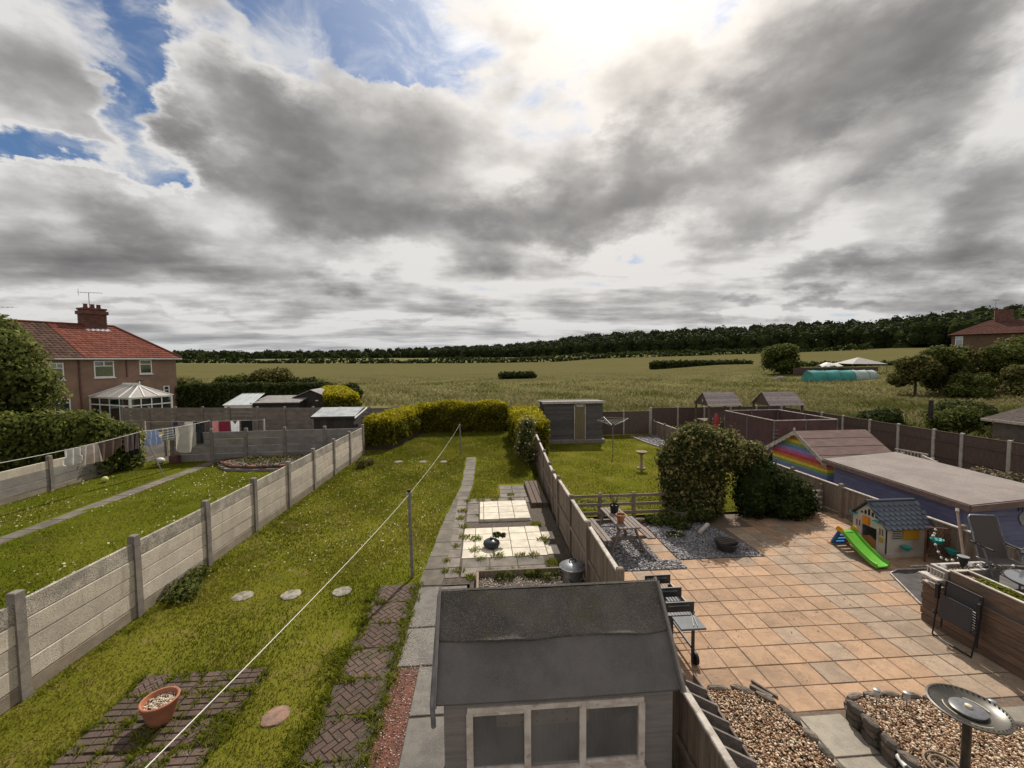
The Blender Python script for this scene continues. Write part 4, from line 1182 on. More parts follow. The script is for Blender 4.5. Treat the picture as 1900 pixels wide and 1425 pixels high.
# field hedgerows seen as dark lines
def hedgerow(label, pts, h, w, n, size):
    P, N = [], []
    for (xa, ya), (xb, yb) in zip(pts[:-1], pts[1:]):
        L = math.hypot(xb - xa, yb - ya); k = int(n * L / 100)
        u = NR.random(k); x = xa + (xb - xa) * u + NR.normal(0, w * 0.4, k); y = ya + (yb - ya) * u + NR.normal(0, w * 0.4, k)
        z = terr(x, y) + NR.random(k) * h * (0.8 + 0.3 * np.sin(u * L * 0.11) + 0.15 * np.sin(u * L * 0.43))
        P.append(np.stack([x, y, z], 1)); N.append(np.tile([0, -1.0, 0.5], (k, 1)))
    o = link('hedgerow', leaf_mesh('hedgerow', np.concatenate(P), np.concatenate(N), size, 0.7), m_leaf_dark)
    return tag(o, label, 'hedgerow')
hedgerow('near long dark hedgerow line across the far meadow', [(-230, 268), (-90, 266), (20, 262), (90, 268), (160, 262), (230, 236)], 3.4, 2.0, 900, 0.9)
hedgerow('second hedgerow line below the wood', [(-20, 330), (60, 322), (140, 318), (200, 300)], 2.4, 1.6, 600, 0.9)
# ---- the wood on the hill and the far tree line
def wood(label, cols, rows, cr, nleaf, size, m, name='woodland'):
    """cols: (x/y, distance, base z, top z)"""
    Ps, Ns, core = [], [], []
    T = np.array(cols, float)
    t = T[0, 0]
    while t < T[-1, 0]:
        d0, b, top = (float(np.interp(t, T[:, 0], T[:, k])) for k in (1, 2, 3))
        for r in range(rows):
            q = r / max(rows - 1, 1)
            d = d0 * (1 + 0.06 * r) + RND.uniform(-4, 4)
            tt = t + RND.uniform(-0.010, 0.010)
            c = math.cos(math.atan(tt)); x, y = d * math.sin(math.atan(tt)), d * c
            rr = cr * RND.uniform(0.75, 1.3)
            ztop = b + (top - b) * (0.52 + 0.48 * q) + RND.uniform(-2.2, 0.9)
            L = [(x, y, ztop - rr * 0.8, rr, rr, rr * 0.85), (x + RND.uniform(-.6, .6) * rr, y - 0.3 * rr, ztop - rr * 1.7, rr * 0.9, rr * 0.9, rr * 0.9)]
            if r == 0:
                L.append((x, y - 1, b + rr * 0.7, rr * 0.95, rr * 0.9, rr * 0.9))
                L.append((x + rr, y - 2, b + rr * 0.4, rr * 0.8, rr * 0.7, rr * 0.7))
            for e in L:
                dd = NR.normal(0, 1, (nleaf, 3)); dd /= np.linalg.norm(dd, axis=1, keepdims=True)
                dd[:, 1] = -np.abs(dd[:, 1]) * np.where(NR.random(nleaf) < 0.85, 1, -1)
                lump = 1 + 0.16 * np.sin(dd[:, 0] * 6 + e[0]) * np.sin(dd[:, 2] * 7 + e[2])
                Ps.append(np.array(e[:3]) + dd * np.array(e[3:]) * (lump * NR.uniform(0.88, 1.04, nleaf))[:, None]); Ns.append(dd)
                core.append(e)
        t += cr * 0.95 / d0 * (1 + t * t)
    o = link(name, leaf_mesh(name, np.concatenate(Ps), np.concatenate(Ns), size, 0.45), m)
    tag(o, label, 'woodland', kind='stuff')
    k = core_mesh(core, 0.88).build('inner_trees', m_core, o, kind='stuff')
    return o
m_leaf_wood = leafmat('leaves_far_wood', (0.016, 0.025, 0.011), (0.026, 0.035, 0.015), (0.045, 0.050, 0.020), 0.15)
WC = [(-0.168, 560, 9.4, 20.9), (-0.08, 540, 8.9, 29.3), (0.046, 480, 8.6, 29.3), (0.162, 430, 8.3, 32.2), (0.24, 400, 8.8, 36.0), (0.373, 380, 9.0, 37.2), (0.562, 375, 9.1, 38.0), (0.742, 365, 9.8, 37.8), (0.898, 355, 10.4, 36.7), (1.072, 345, 10.8, 36.3), (1.22, 335, 11.2, 37.6), (1.356, 325, 11.0, 38.6), (1.541, 315, 10.7, 38.5)]
wood('dark wood covering the hill along the right horizon', WC, 6, 6.0, 80, 0.9, m_leaf_wood)
FC = [(-1.209, 640, 9.8, 19.3), (-0.828, 640, 9.2, 21.3), (-0.68, 650, 8.9, 22.1), (-0.541, 690, 8.7, 23.5), (-0.363, 720, 9.0, 25.6), (-0.217, 760, 9.3, 30.1), (-0.068, 800, 10.7, 36.0), (0.008, 800, 10.2, 35.6)]
wood('far dark tree line along the left horizon', FC, 3, 7.0, 46, 1.5, m_leaf_wood)

# ================================================================== buildings
# ---- foreground shed with felt roof and three-light window
m_felt = mat('mineral_felt', (0.115, 0.099, 0.088), (0.068, 0.060, 0.054), 2.2, rough=0.9, bump=0.7, bscale=45, speck=(110, 0.54, (0.24, 0.215, 0.185), 0.7),
             extra=lambda q, v, c, nt: q.mix(q.math('MULTIPLY', q.remap(q.noise(v, 3.0, 6.0, 0.7), 0.52, 0.68), 0.55), c, (0.10, 0.092, 0.048)))
m_felts = mat('smooth_felt', (0.135, 0.122, 0.118), (0.085, 0.078, 0.075), 1.8, rough=0.75, bump=0.4, bscale=40, stretch=(1, 0.4, 1), speck=(120, 0.56, (0.19, 0.175, 0.165), 0.5))
m_shedw = mat('grey_brown_cladding', (0.235, 0.205, 0.195), (0.185, 0.162, 0.155), 3.0, rough=0.8, bump=0.3, bscale=30, stretch=(0.7, 1, 7), rnd=0.05)
m_frame = mat('peeling_white_frame', (0.62, 0.55, 0.49), (0.46, 0.38, 0.33), 7.0, rough=0.7, bump=0.3, speck=(12, 0.6, (0.30, 0.22, 0.18), 0.6), rnd=0.05)
m_galv0 = mat('nail_steel', (0.35, 0.35, 0.36), rough=0.4, metal=0.5)
m_hazed = mat('hazed_glass', (0.30, 0.285, 0.275), (0.24, 0.23, 0.225), 2.0, rough=0.18, spec=0.9, alpha=lambda q, v: q.remap(q.noise(v, 1.6, 3.0), 0.3, 0.7, 0.20, 0.42))  # grey reflection haze over the panes, painted into colour and opacity
sx0, sx1, ye, yr = -0.41, 1.77, 3.62, 4.22
o = MB().bb(-1.0, 2.0, -4.0, 3.55, 0.2, 0.435).build('unseen_paving', m_agg); o['kind'] = 'structure'  # unseen paving, added to grey the reflection in the shed window
t = thing('garden_shed', 'grey-brown garden shed with felt roof in the foreground', 'shed', (0.68, 4.2, 0.42))
W0 = (0, 0, 0)
# felt: near slope upper sheet with ripples, lower sheet, far slope
def roofz(y):
    return 2.68 - (yr - y) * (2.68 - 2.0) / (yr - ye)
def roof_sheet(ya, yb, off, amp, m, nm, parent, nx=60, ny=26, x0=sx0 - 0.03, x1=sx1 + 0.03, edge=0.0):
    xs_ = np.linspace(x0, x1, nx); ts = np.linspace(0, 1, ny)
    vs = []
    for tt in ts:
        y = ya + (yb - ya) * tt
        for x in xs_:
            r = amp * (math.sin(x * 9 + 3 * tt) * math.sin(tt * 11 + x * 2.3) + 0.7 * math.sin(x * 17 + tt * 9)) * (0.3 + 0.7 * tt)
            r += amp * 2.2 * max(0, tt - 0.75) * 4 * (0.5 + 0.5 * math.sin(x * 6.0 + 1)) if edge else 0
            sag = -0.012 * math.sin((x - x0) / (x1 - x0) * math.pi)
            yy_ = y - (edge * math.sin(x * 5 + 0.5) * 0.012 if tt == 1 else 0)
            vs.append((x, yy_ - off * 0.75 + 0, roofz(y) + off + r + sag))
    fs = [(i * nx + k, i * nx + k + 1, (i + 1) * nx + k + 1, (i + 1) * nx + k) for i in range(ny - 1) for k in range(nx - 1)]
    mb = MB(); mb.add(vs, fs)
    # thickness lip along the lower edge
    b = len(mb.v); L = [(v[0], v[1] + 0.004, v[2] - 0.018) for v in vs[-nx:]]
    mb.v.extend(L)
    for k in range(nx - 1):
        mb.f.append(((ny - 1) * nx + k, (ny - 1) * nx + k + 1, b + k + 1, b + k)); mb.mi.append(0)
    return mb.build(nm, m, parent, smooth=40, world=True)
rf = roof_sheet(yr, ye, 0.0, 0.001, m_felts, 'roof', t, 40, 20)
roof_sheet(yr + 0.005, 3.93, 0.016, 0.0055, m_felt, 'felt_sheet', rf, edge=1.0)
fr = MB()
fr.slab3([(sx0 - .03, yr, 2.70), (sx1 + .03, yr, 2.70), (sx1 + .03, 4.84, 2.02), (sx0 - .03, 4.84, 2.02)], (0, 0.02, 0.012))
fr.build('roof_back', m_felt, t, world=True)
for x in (sx0 - 0.045, sx1 + 0.045):
    b = MB(); b.beam((x, yr, 2.70), (x, ye - 0.02, roofz(ye - 0.02)), 0.025, 0.10, (0, -0.75, 0.66)); b.beam((x, yr, 2.70), (x, 4.84, 2.02), 0.025, 0.10, (0, 0.75, 0.66))
    b.build('barge_board', m_shedw, t, world=True)
MB().tube([(sx0 - 0.06, yr + 0.1, 2.62), (sx0 - 0.06, ye - 0.05, 2.06), (sx0 - 0.05, ye - 0.06, 1.85)], 0.022, 8).build('rain_pipe', m_metal, t, smooth=50, world=True)
# front wall boards (window opening left free) and side walls
wx0, wx1, wz0, wz1 = -0.15, 1.44, 1.31, 1.905
zc = 0.42
bi = 0
while zc < 2.0:
    z1_ = min(zc + 0.125, 2.02)
    segs = [(sx0 + .03, wx0 - .02), (wx1 + .02, sx1 - .03)] if (zc + 0.06 > wz0 and zc < wz1) else [(sx0 + .03, sx1 - .03)]
    for (a, b_) in segs:
        MB().cbox(((a + b_) / 2, ye + 0.05, (zc + z1_) / 2), (b_ - a, 0.022, z1_ - zc - 0.004), 0.004).build('board', m_shedw, t, world=True)
    zc += 0.125
for x in (sx0 + 0.04, sx1 - 0.04):
    MB().slab3([(x, ye + .04, 0.42), (x, 4.80, 0.42), (x, 4.80, 2.02), (x, yr, 2.66), (x, ye + .04, 2.02)], (0.03 if x < 0 else -0.03, 0, 0)).build('side_wall', m_shedw, t, world=True)
MB().bb(sx0 + .05, sx1 - .05, 4.77, 4.80, 0.42, 2.02).build('back_wall', m_shedw, t, world=True)
MB().bb(sx0 + .06, sx1 - .06, ye + .07, 4.76, 0.42, 0.46).build('floor', m_dark, t, world=True)
wd = MB()
wd.bb(wx0 - .02, wx1 + .02, ye + 0.02, ye + 0.075, wz1 - 0.03, wz1 + 0.02); wd.bb(wx0 - .02, wx1 + .02, ye + 0.0, ye + 0.075, wz0 - 0.05, wz0 + 0.0)
for x in (wx0, 0.375, 0.885, wx1 - 0.0):
    wd.bb(x - 0.03, x + 0.03, ye + 0.018, ye + 0.073, wz0, wz1 - 0.03)
w = wd.build('window', m_frame, t, world=True)
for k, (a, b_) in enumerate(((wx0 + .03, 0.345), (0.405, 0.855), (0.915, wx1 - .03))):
    p = MB().bb(a, b_, ye + 0.045, ye + 0.049, wz0, wz1 - 0.03).build('pane', m_hazed, w, world=True)
    if k != 1:
        MB().bb(a, b_, ye + .03, ye + .06, wz1 - .065, wz1 - .032).build('sash_rail', m_frame, w, world=True)
        MB().bb(a, b_, ye + .03, ye + .06, wz0 + .002, wz0 + .03).build('sash_rail', m_frame, w, world=True)
MB().bb(wx0 - .04, wx1 + .04, ye - 0.03, ye + 0.04, wz0 - 0.085, wz0 - 0.052).build('sill', m_frame, w, world=True)
t.location.z -= 0.09
# things inside the shed seen through the glass
o = MB().bb(0.10, 1.02, 3.95, 3.975, 1.36, 1.52)
for k in range(6):
    for r in range(2):
        o.box((0.2 + k * 0.15, 3.945, 1.40 + r * 0.08), (0.02, 0.008, 0.02))
o.mi = [0 if i < 6 else 1 for i in range(len(o.f))]
tag(o.build('peg_board', [mat('hardboard', (0.42, 0.26, 0.17), (0.34, 0.2, 0.13), 8), m_black]), 'brown drilled board seen through the shed window', 'board')
o = MB()
for r in (0.11, 0.085):
    o.tube([(0.0 + r * math.cos(a), 4.0, 1.62 + r * math.sin(a)) for a in np.linspace(0, 2 * math.pi, 25)], 0.008, 6)
o.ball((0.0, 3.99, 1.62), 0.035, 8)
tag(o.build('wall_fan', mat('pale_plastic', (0.42, 0.44, 0.44), rough=0.5), smooth=50), 'round pale fan guard seen through the left shed pane', 'fan')
tag(MB().bb(sx0 + .12, sx1 - .12, 4.3, 4.6, 0.46, 1.28).build('work_bench', m_wood), 'wooden work bench standing inside the foreground shed', 'bench')

# ---- neighbour's house on the left (built in its own frame: x along the facade, y into the house)
m_rend = mat('brown_render', (0.275, 0.172, 0.125), (0.205, 0.135, 0.10), 1.2, bump=0.5, bscale=40, speck=(30, 0.6, (0.27, 0.185, 0.14), 0.4))
m_tile = mat('red_roof_tile', (0.165, 0.056, 0.038), (0.12, 0.043, 0.031), 1.5, rough=0.9, spec=0.1, island=((0.135, 0.047, 0.034), (0.185, 0.064, 0.044)))
m_tileb = mat('old_brown_tile', (0.085, 0.052, 0.040), (0.06, 0.04, 0.032), 1.5, rough=0.95, spec=0.05, island=((0.07, 0.044, 0.035), (0.10, 0.06, 0.047)))
m_cbrick = mat('chimney_brick', (0.17, 0.075, 0.055), (0.10, 0.05, 0.04), 3.0, bump=0.4)
HRZ = math.atan2(0.9, 0.43)
hs = thing('brown_house', 'brown rendered house with red tiled hip roof behind the left wall', 'house', (-28.9, 33.0, 0.0), HRZ)
MB().bb(-7.0, 6.2, 0.35, 9.4, 0.3, 5.36).build('wall', m_rend, hs)
def tile_slope(A, B, C, D, rows, m, name, parent, cols=0.30, lift=0.035):
    """quad eave A->B, ridge D->C; courses of tiles with rounded rolls"""
    A, B, C, D = (np.array(p, float) for p in (A, B, C, D))
    nrm = np.cross(B - A, D - A); nrm /= np.linalg.norm(nrm)
    mb = MB()
    for r in range(rows):
        p0, p1 = A + (D - A) * (r / rows), B + (C - B) * (r / rows)
        q0, q1 = A + (D - A) * ((r + 1.12) / rows), B + (C - B) * ((r + 1.12) / rows)
        L = np.linalg.norm(p1 - p0); n = max(2, int(L / cols))
        for k in range(n):
            a, b = k / n, (k + 0.97) / n
            m0, m1 = p0 + (p1 - p0) * a, p0 + (p1 - p0) * b
            n0, n1 = q0 + (q1 - q0) * a, q0 + (q1 - q0) * b
            mid0, mid1 = (m0 + m1) / 2 + nrm * (lift * 2.0), (n0 + n1) / 2 + nrm * lift
            vs = [m0 + nrm * lift, mid0, m1 + nrm * lift, n1, mid1, n0, m0, m1]
            mb.add(vs, [(0, 1, 4, 5), (1, 2, 3, 4), (6, 7, 2, 1, 0)])
    return mb.build(name, m, parent, kind='stuff')
RH, RX = 8.10, 4.2
ro = MB().add([(-7.4, 0, 5.40), (6.4, 0, 5.40), (RX, 5.0, RH), (-5.0, 5.0, RH), (6.4, 10.0, 5.40), (-7.4, 10.0, 5.40)], [(0, 1, 2, 3), (1, 4, 2), (4, 5, 3, 2), (5, 0, 3)]).build('roof', m_tileb, hs)
tile_slope((0, -0.02, 5.42), (6.4, -0.02, 5.42), (RX, 5.0, RH + .02), (0.0, 5.0, RH + .02), 15, m_tile, 'roof_tiles', ro)
tile_slope((-7.4, -0.02, 5.42), (-0.05, -0.02, 5.42), (-0.05, 5.0, RH + .02), (-5.0, 5.0, RH + .02), 15, m_tileb, 'roof_tiles', ro)
tile_slope((6.42, 0, 5.42), (6.42, 10.0, 5.42), (RX, 5.02, RH + .02), (RX, 4.98, RH + .02), 15, m_tile, 'roof_tiles', ro)
MB().tube([(-5.0, 5.0, RH + .08), (RX, 5.0, RH + .08), (6.42, -0.02, 5.48)], 0.10, 8).build('ridge_tiles', m_tile, ro, smooth=50)
MB().bb(-7.4, 6.45, -0.12, -0.03, 5.30, 5.40).build('gutter', m_white, hs)
MB().bb(-0.25, -0.17, 0.27, 0.34, 0.4, 5.3).build('drain_pipe', m_cbrick, hs)
MB().bb(2.6, 2.67, 0.27, 0.34, 3.9, 5.3).build('drain_pipe', m_cbrick, hs)
MB().bb(2.1, 3.5, 4.5, 5.5, 6.9, 9.5).build('chimney', m_cbrick, ro)
cb = MB()
for k in range(15):
    cb.bb(2.075, 3.525, 4.475, 5.525, 7.4 + k * 0.13, 7.4 + k * 0.13 + 0.10)
cb.bb(1.98, 3.62, 4.38, 5.62, 9.05, 9.32); cb.bb(2.04, 3.56, 4.44, 5.56, 9.42, 9.56)
cb.build('chimney_brickwork', m_cbrick, ro, kind='stuff')
for x in (2.4, 2.85, 3.25):
    MB().lathe([(0.13, 0), (0.15, 0.05), (0.13, 0.3), (0.16, 0.36)], 10, (x, 5.0, 9.54)).build('chimney_pot', m_cbrick, ro, smooth=40)
MB().slab3([(2.0, 4.1, 7.62), (3.6, 4.1, 7.62), (3.6, 4.5, 7.84), (2.0, 4.5, 7.84)], (0, -0.02, 0.05)).build('flashing', mat('lead', (0.35, 0.35, 0.36), rough=0.5), ro)
def house_window(x0, x1, z0, z1, mull, y, parent, sill=True, trans=0.32):
    f = MB()
    e = 0.07
    f.bb(x0, x1, y - 0.05, y, z0, z0 + e); f.bb(x0, x1, y - 0.05, y, z1 - e, z1)
    f.bb(x0, x0 + e, y - 0.05, y, z0 + e, z1 - e); f.bb(x1 - e, x1, y - 0.05, y, z0 + e, z1 - e)
    zt = z1 - (z1 - z0) * trans
    f.bb(x0 + e, x1 - e, y - 0.05, y, zt - 0.03, zt + 0.03)
    for mx in mull:
        f.bb(mx - 0.035, mx + 0.035, y - 0.05, y, zt + 0.03, z1 - e)
    w_ = f.build('window', m_white, parent)
    MB().bb(x0 + e, x1 - e, y - 0.022, y - 0.018, z0 + e, z1 - e).build('pane', m_glass, w_)
    MB().bb(x0 + e, x1 - e, y - 0.012, y - 0.006, z0 + e, z1 - e).build('curtain', mat('net_curtain', (0.50, 0.48, 0.45), (0.34, 0.33, 0.31), 4, stretch=(6, 1, 0.4)), w_)
    if sill:
        MB().bb(x0 - 0.06, x1 + 0.06, y - 0.12, y, z0 - 0.09, z0 - 0.005).build('sill', m_white, w_)
HY = 0.345
house_window(0.63, 1.84, 3.95, 5.2, (1.23,), HY, hs)
house_window(3.5, 4.36, 4.14, 5.27, (), HY, hs)
house_window(5.13, 5.58, 1.95, 3.05, (), HY, hs)
house_window(-1.79, -1.04, 3.87, 5.07, (-1.4,), HY, hs)
house_window(-1.68, -0.8, 1.6, 2.5, (), HY, hs)
# conservatory (part of the house)
m_polyc = mat('conservatory_roof_sheet', (0.36, 0.33, 0.30), (0.30, 0.28, 0.26), 2, rough=0.35)
cv = MB()
X0, X1, Y0, Y1, ZE = 0.3, 2.9, -4.6, 0.33, 2.56
for (a, b_) in ((X0, Y0), (X1, Y0), (X1, Y1), (X0, Y1)):
    cv.bb(a - .06, a + .06, b_ - .06, b_ + .06, 0.35, ZE)
cv.bb(X0, X1, Y0 - .05, Y0 + .05, ZE - 0.1, ZE + .02); cv.bb(X0, X1, Y0 - .04, Y0 + .04, 1.95, 2.03)
for XX in (X0, X1):
    cv.bb(XX - .05, XX + .05, Y0, Y1, ZE - 0.1, ZE + .02); cv.bb(XX - .04, XX + .04, Y0, Y1, 1.95, 2.03)
for k in range(1, 4):
    cv.bb(X0 + k * (X1 - X0) / 4 - .03, X0 + k * (X1 - X0) / 4 + .03, Y0 - .03, Y0 + .03, 0.9, ZE)
    for XX in (X0, X1):
        cv.bb(XX - .03, XX + .03, Y0 + k * (Y1 - Y0) / 4 - .03, Y0 + k * (Y1 - Y0) / 4 + .03, 0.9, ZE)
cons = cv.build('conservatory', m_white, hs)
RZ = 3.36
R1, R2 = (1.6, -1.2, RZ), (1.6, -3.2, RZ)
def lerp3(a, b, t_):
    return tuple(a[i] + (b[i] - a[i]) * t_ for i in range(3))
c00, c10, c11, c01 = (X0 - .1, Y0 - .1, ZE), (X1 + .1, Y0 - .1, ZE), (X1 + .1, Y1, ZE), (X0 - .1, Y1, ZE)
bars = MB()
for (ea, eb, rA, rB, n) in ((c00, c10, R2, R2, 3), (c10, c11, R2, R1, 4), (c01, c00, R1, R2, 4), (c11, c01, R1, R1, 3)):
    for k in range(n):
        a0, a1 = lerp3(ea, eb, k / n), lerp3(ea, eb, (k + 1) / n); b0, b1 = lerp3(rA, rB, k / n), lerp3(rA, rB, (k + 1) / n)
        MB().add([a0, a1, b1, b0], [(0, 1, 2, 3)] if b0 != b1 else [(0, 1, 2)]).build('roof_pane', m_polyc, cons)
        bars.beam((a0[0], a0[1], a0[2] + .02), (b0[0], b0[1], b0[2] + .02), 0.06, 0.05)
bars.beam((R1[0], R1[1] + .1, RZ + .04), (R2[0], R2[1] - .1, RZ + .04), 0.08, 0.1)
for k in range(16):
    bars.box((R1[0], R2[1] + k * 0.13, RZ + 0.13), (0.02, 0.03, 0.1))
bars.lathe([(0.05, 0), (0.03, 0.12), (0.05, 0.18), (0.005, 0.32)], 8, (R2[0], R2[1] - .08, RZ))
bars.build('roof_bars', m_white, cons, kind='stuff')
for (z0, z1) in ((2.03, 2.48), (0.95, 1.95)):
    MB().bb(X0 + .06, X1 - .06, Y0 - .006, Y0 + .006, z0, z1).build('pane', m_glass, cons)
    MB().bb(X0 - .006, X0 + .006, Y0 + .06, Y1 - .06, z0, z1).build('pane', m_glass, cons)
MB().bb(X0 + 0.1, X1 - 0.1, Y0 + 0.12, Y0 + 0.16, 0.5, 2.45).build('blind', mat('cream_blind', (0.36, 0.33, 0.29), (0.3, 0.27, 0.24), 3, stretch=(8, 1, 1)), cons)
MB().bb(X0 + 0.10, X0 + 0.14, Y0 + 0.2, Y1 - 0.1, 0.5, 2.45).build('blind', MATS['cream_blind'], cons)
def aerial(base, h, label, n=6, rz=0.3):
    a = thing('television_aerial', label, 'aerial', base, rz)
    MB().tube([(0, 0, 0), (0, 0, h)], 0.022, 6).build('mast', m_metal, a)
    MB().tube([(-0.7, 0, h), (0.9, 0, h)], 0.015, 6).build('boom', m_metal, a)
    for k in range(n):
        L = 0.35 - 0.02 * k
        MB().tube([(-0.6 + k * 0.27, -L, h), (-0.6 + k * 0.27, L, h)], 0.010, 5).build('element', m_metal, a)
    MB().tube([(-0.65, 0, h - 0.28), (-0.65, 0, h + 0.28)], 0.012, 5).build('reflector', m_metal, a)
aerial((-32.3, 37.6, 9.5), 1.35, 'television aerial on the brick chimney of the brown house')
aerial((-34.6, 33.0, 7.6), 1.5, 'lower television aerial behind the left tree', 7)
tag(MB().lathe([(0.02, 0), (0.18, 0.03), (0.30, 0.10)], 12, (-27.35, 35.9, 3.55)).tube([(-27.35, 35.9, 3.55), (-27.6, 36.0, 3.5)], 0.02, 6).build('satellite_dish', m_metal, smooth=40), 'small satellite dish on the brown house wall', 'dish')

# ---- small sheds and greenhouse behind the boundary wall
m_roofg = mat('grey_felt_roof', (0.26, 0.245, 0.235), (0.19, 0.18, 0.175), 3.0, spec=0.1, bump=0.3, rnd=0.06)
t = thing('greenhouse', 'small lean greenhouse with white bars behind the wall', 'greenhouse', (-16.7, 31.0, 0.3))
gz = MB(); gz.slab3([(-1.0, -0.9, 1.75), (0.85, -0.9, 1.75), (1.0, 0.6, 2.4), (-0.5, 0.6, 2.4)], (0, -.01, .02)); gz.build('roof_pane', mat('hazy_glass', (0.50, 0.54, 0.55), (0.42, 0.46, 0.47), 2, rough=0.2), t)
gb = MB()
for k in range(5):
    gb.beam((-1.0 + k * 0.4625, -0.93, 1.77), (-0.5 + k * 0.375, 0.6, 2.43), 0.035, 0.035)
gb.beam((-1.0, -.93, 1.76), (.85, -.93, 1.76), 0.05, 0.05); gb.beam((-.5, .62, 2.43), (1.0, .62, 2.43), 0.05, 0.05)
gb.build('glazing_bar', m_white, t)
MB().bb(-0.95, 0.8, -0.85, 0.6, -0.1, 1.72).build('wall', m_white, t)
def low_shed(name, label, x0, x1, y0, y1, z0, h0, h1, wm, rm, group=None):
    t_ = thing(name, label, 'shed', ((x0 + x1) / 2, (y0 + y1) / 2, z0), 0, group)
    w_ = MB()
    w_.add([(x0, y0, z0), (x1, y0, z0), (x1, y1, z0), (x0, y1, z0), (x0, y0, h0), (x1, y0, h0), (x1, y1, h1), (x0, y1, h1)], [(0, 1, 5, 4), (1, 2, 6, 5), (2, 3, 7, 6), (3, 0, 4, 7), (4, 5, 6, 7)])
    w_.build('wall', wm, t_, world=True)
    e = 0.12
    r_ = MB().slab3([(x0 - e, y0 - e, h0 + .01), (x1 + e, y0 - e, h0 + .01), (x1 + e, y1 + e, h1 + .01), (x0 - e, y1 + e, h1 + .01)], (0, 0, 0.06)).build('roof', rm, t_, world=True)
    MB().bb(x0 - e, x1 + e, y0 - e - .03, y0 - e, h0 - 0.04, h0 + 0.075).build('fascia', m_dark, r_, world=True)
    return t_, r_
low_shed('garden_shed', 'long low shed with pale flat roof behind the wall', -15.9, -12.9, 30.4, 32.6, 0.3, 2.1, 2.42, m_dark, m_roofg)
t = thing('garden_shed', 'dark apex-roofed shed behind the wall next to the golden hedge', 'shed', (-12.4, 32.6, 0.3))
MB().add([(-1.25, -.8, 0), (1.0, -.8, 0), (1.0, -.8, 2.1), (-.1, -.8, 2.55), (-1.25, -.8, 2.1), (-1.25, 1, 0), (1.0, 1, 0), (1.0, 1, 2.1), (-.1, 1, 2.55), (-1.25, 1, 2.1)], [(0, 1, 2, 3, 4), (1, 6, 7, 2), (5, 0, 4, 9), (6, 5, 9, 8, 7)]).build('wall', m_dark, t)
MB().slab3([(-1.4, -.95, 2.06), (-.1, -.95, 2.6), (-.1, 1.1, 2.6), (-1.4, 1.1, 2.06)], (0, 0, .05)).build('roof_slope', m_roofg, t)
MB().slab3([(1.15, -.95, 2.06), (1.15, 1.1, 2.06), (-.1, 1.1, 2.605), (-.1, -.95, 2.605)], (0, 0, .05)).build('roof_slope', m_roofg, t)
MB().bb(0.2, 0.4, -.83, -.8, 1.8, 1.87).build('vent', m_white, t)
ts, rr_ = low_shed('garden_shed', 'black shed with grey sloping felt roof behind the cross fence', -9.5, -7.3, 24.4, 25.9, 0.4, 1.82, 2.16, m_dark, mat('pale_grey_felt', (0.36, 0.37, 0.38), (0.25, 0.26, 0.27), 2.5, bump=0.3))
for k in range(6):
    MB().cbox((0, 0, 0), (0.36, 0.02, 1.36), 0.004).build('board', m_dark, ts, (-1.1 + 0.185 + k * 0.366, -0.765, 0.7))
MB().beam((-7.15, 24.15, 1.80), (-7.0, 26.1, 2.16), 0.05, 0.06).build('trim', m_white, rr_, world=True)
# ---- grey boarded shed at the end of the right lawn
m_clap = mat('weathered_clapboard', (0.115, 0.105, 0.105), (0.08, 0.074, 0.074), 4.0, bump=0.4, stretch=(0.8, 1, 8), rnd=0.16)
t = thing('boarded_shed', 'weathered grey boarded shed with pale door at the lawn end', 'shed', (5.35, 24.5, 0.05))
MB().bb(-1.70, 1.75, 0.05, 2.1, 0.0, 2.4).build('wall', m_dark, t)
MB().cbox((0.0, 0.9, 0.10), (3.75, 2.3, 0.22), 0.02).build('plinth', m_concp, t)
for k in range(17):
    z = 0.24 + k * 0.128
    for (a, b_) in ((-1.73, 0.05), (0.75, 1.78)):
        MB().box(((a + b_) / 2, 0.02, z + 0.06), (b_ - a, 0.022, 0.135), rot=Matrix.Rotation(rad(-7), 3, 'X')).build('board', m_clap, t)
d = MB().cbox((0.40, 0.0, 1.22), (0.62, 0.05, 2.0), 0.008).build('door', mat('faded_olive_door', (0.19, 0.155, 0.085), (0.15, 0.12, 0.07), 3, bump=0.2, stretch=(5, 1, 0.6)), t)
db = MB(); db.bb(0.05, 0.10, -.04, .03, 0.22, 2.28); db.bb(0.70, 0.75, -.04, .03, 0.22, 2.28); db.bb(0.05, .75, -.04, .03, 2.24, 2.30)
db.build('frame', m_capw, d)
MB().bb(0.2, 0.6, -0.06, -0.03, 2.16, 2.21).build('handle', m_white, d)
rf_ = MB().slab3([(-1.85, -0.12, 2.42), (1.9, -0.12, 2.42), (1.9, 2.2, 2.30), (-1.85, 2.2, 2.30)], (0, 0, 0.05)).build('roof', m_roofg, t)
MB().bb(-1.85, 1.9, -.16, -.122, 2.34, 2.475).build('fascia', m_capw, rf_)
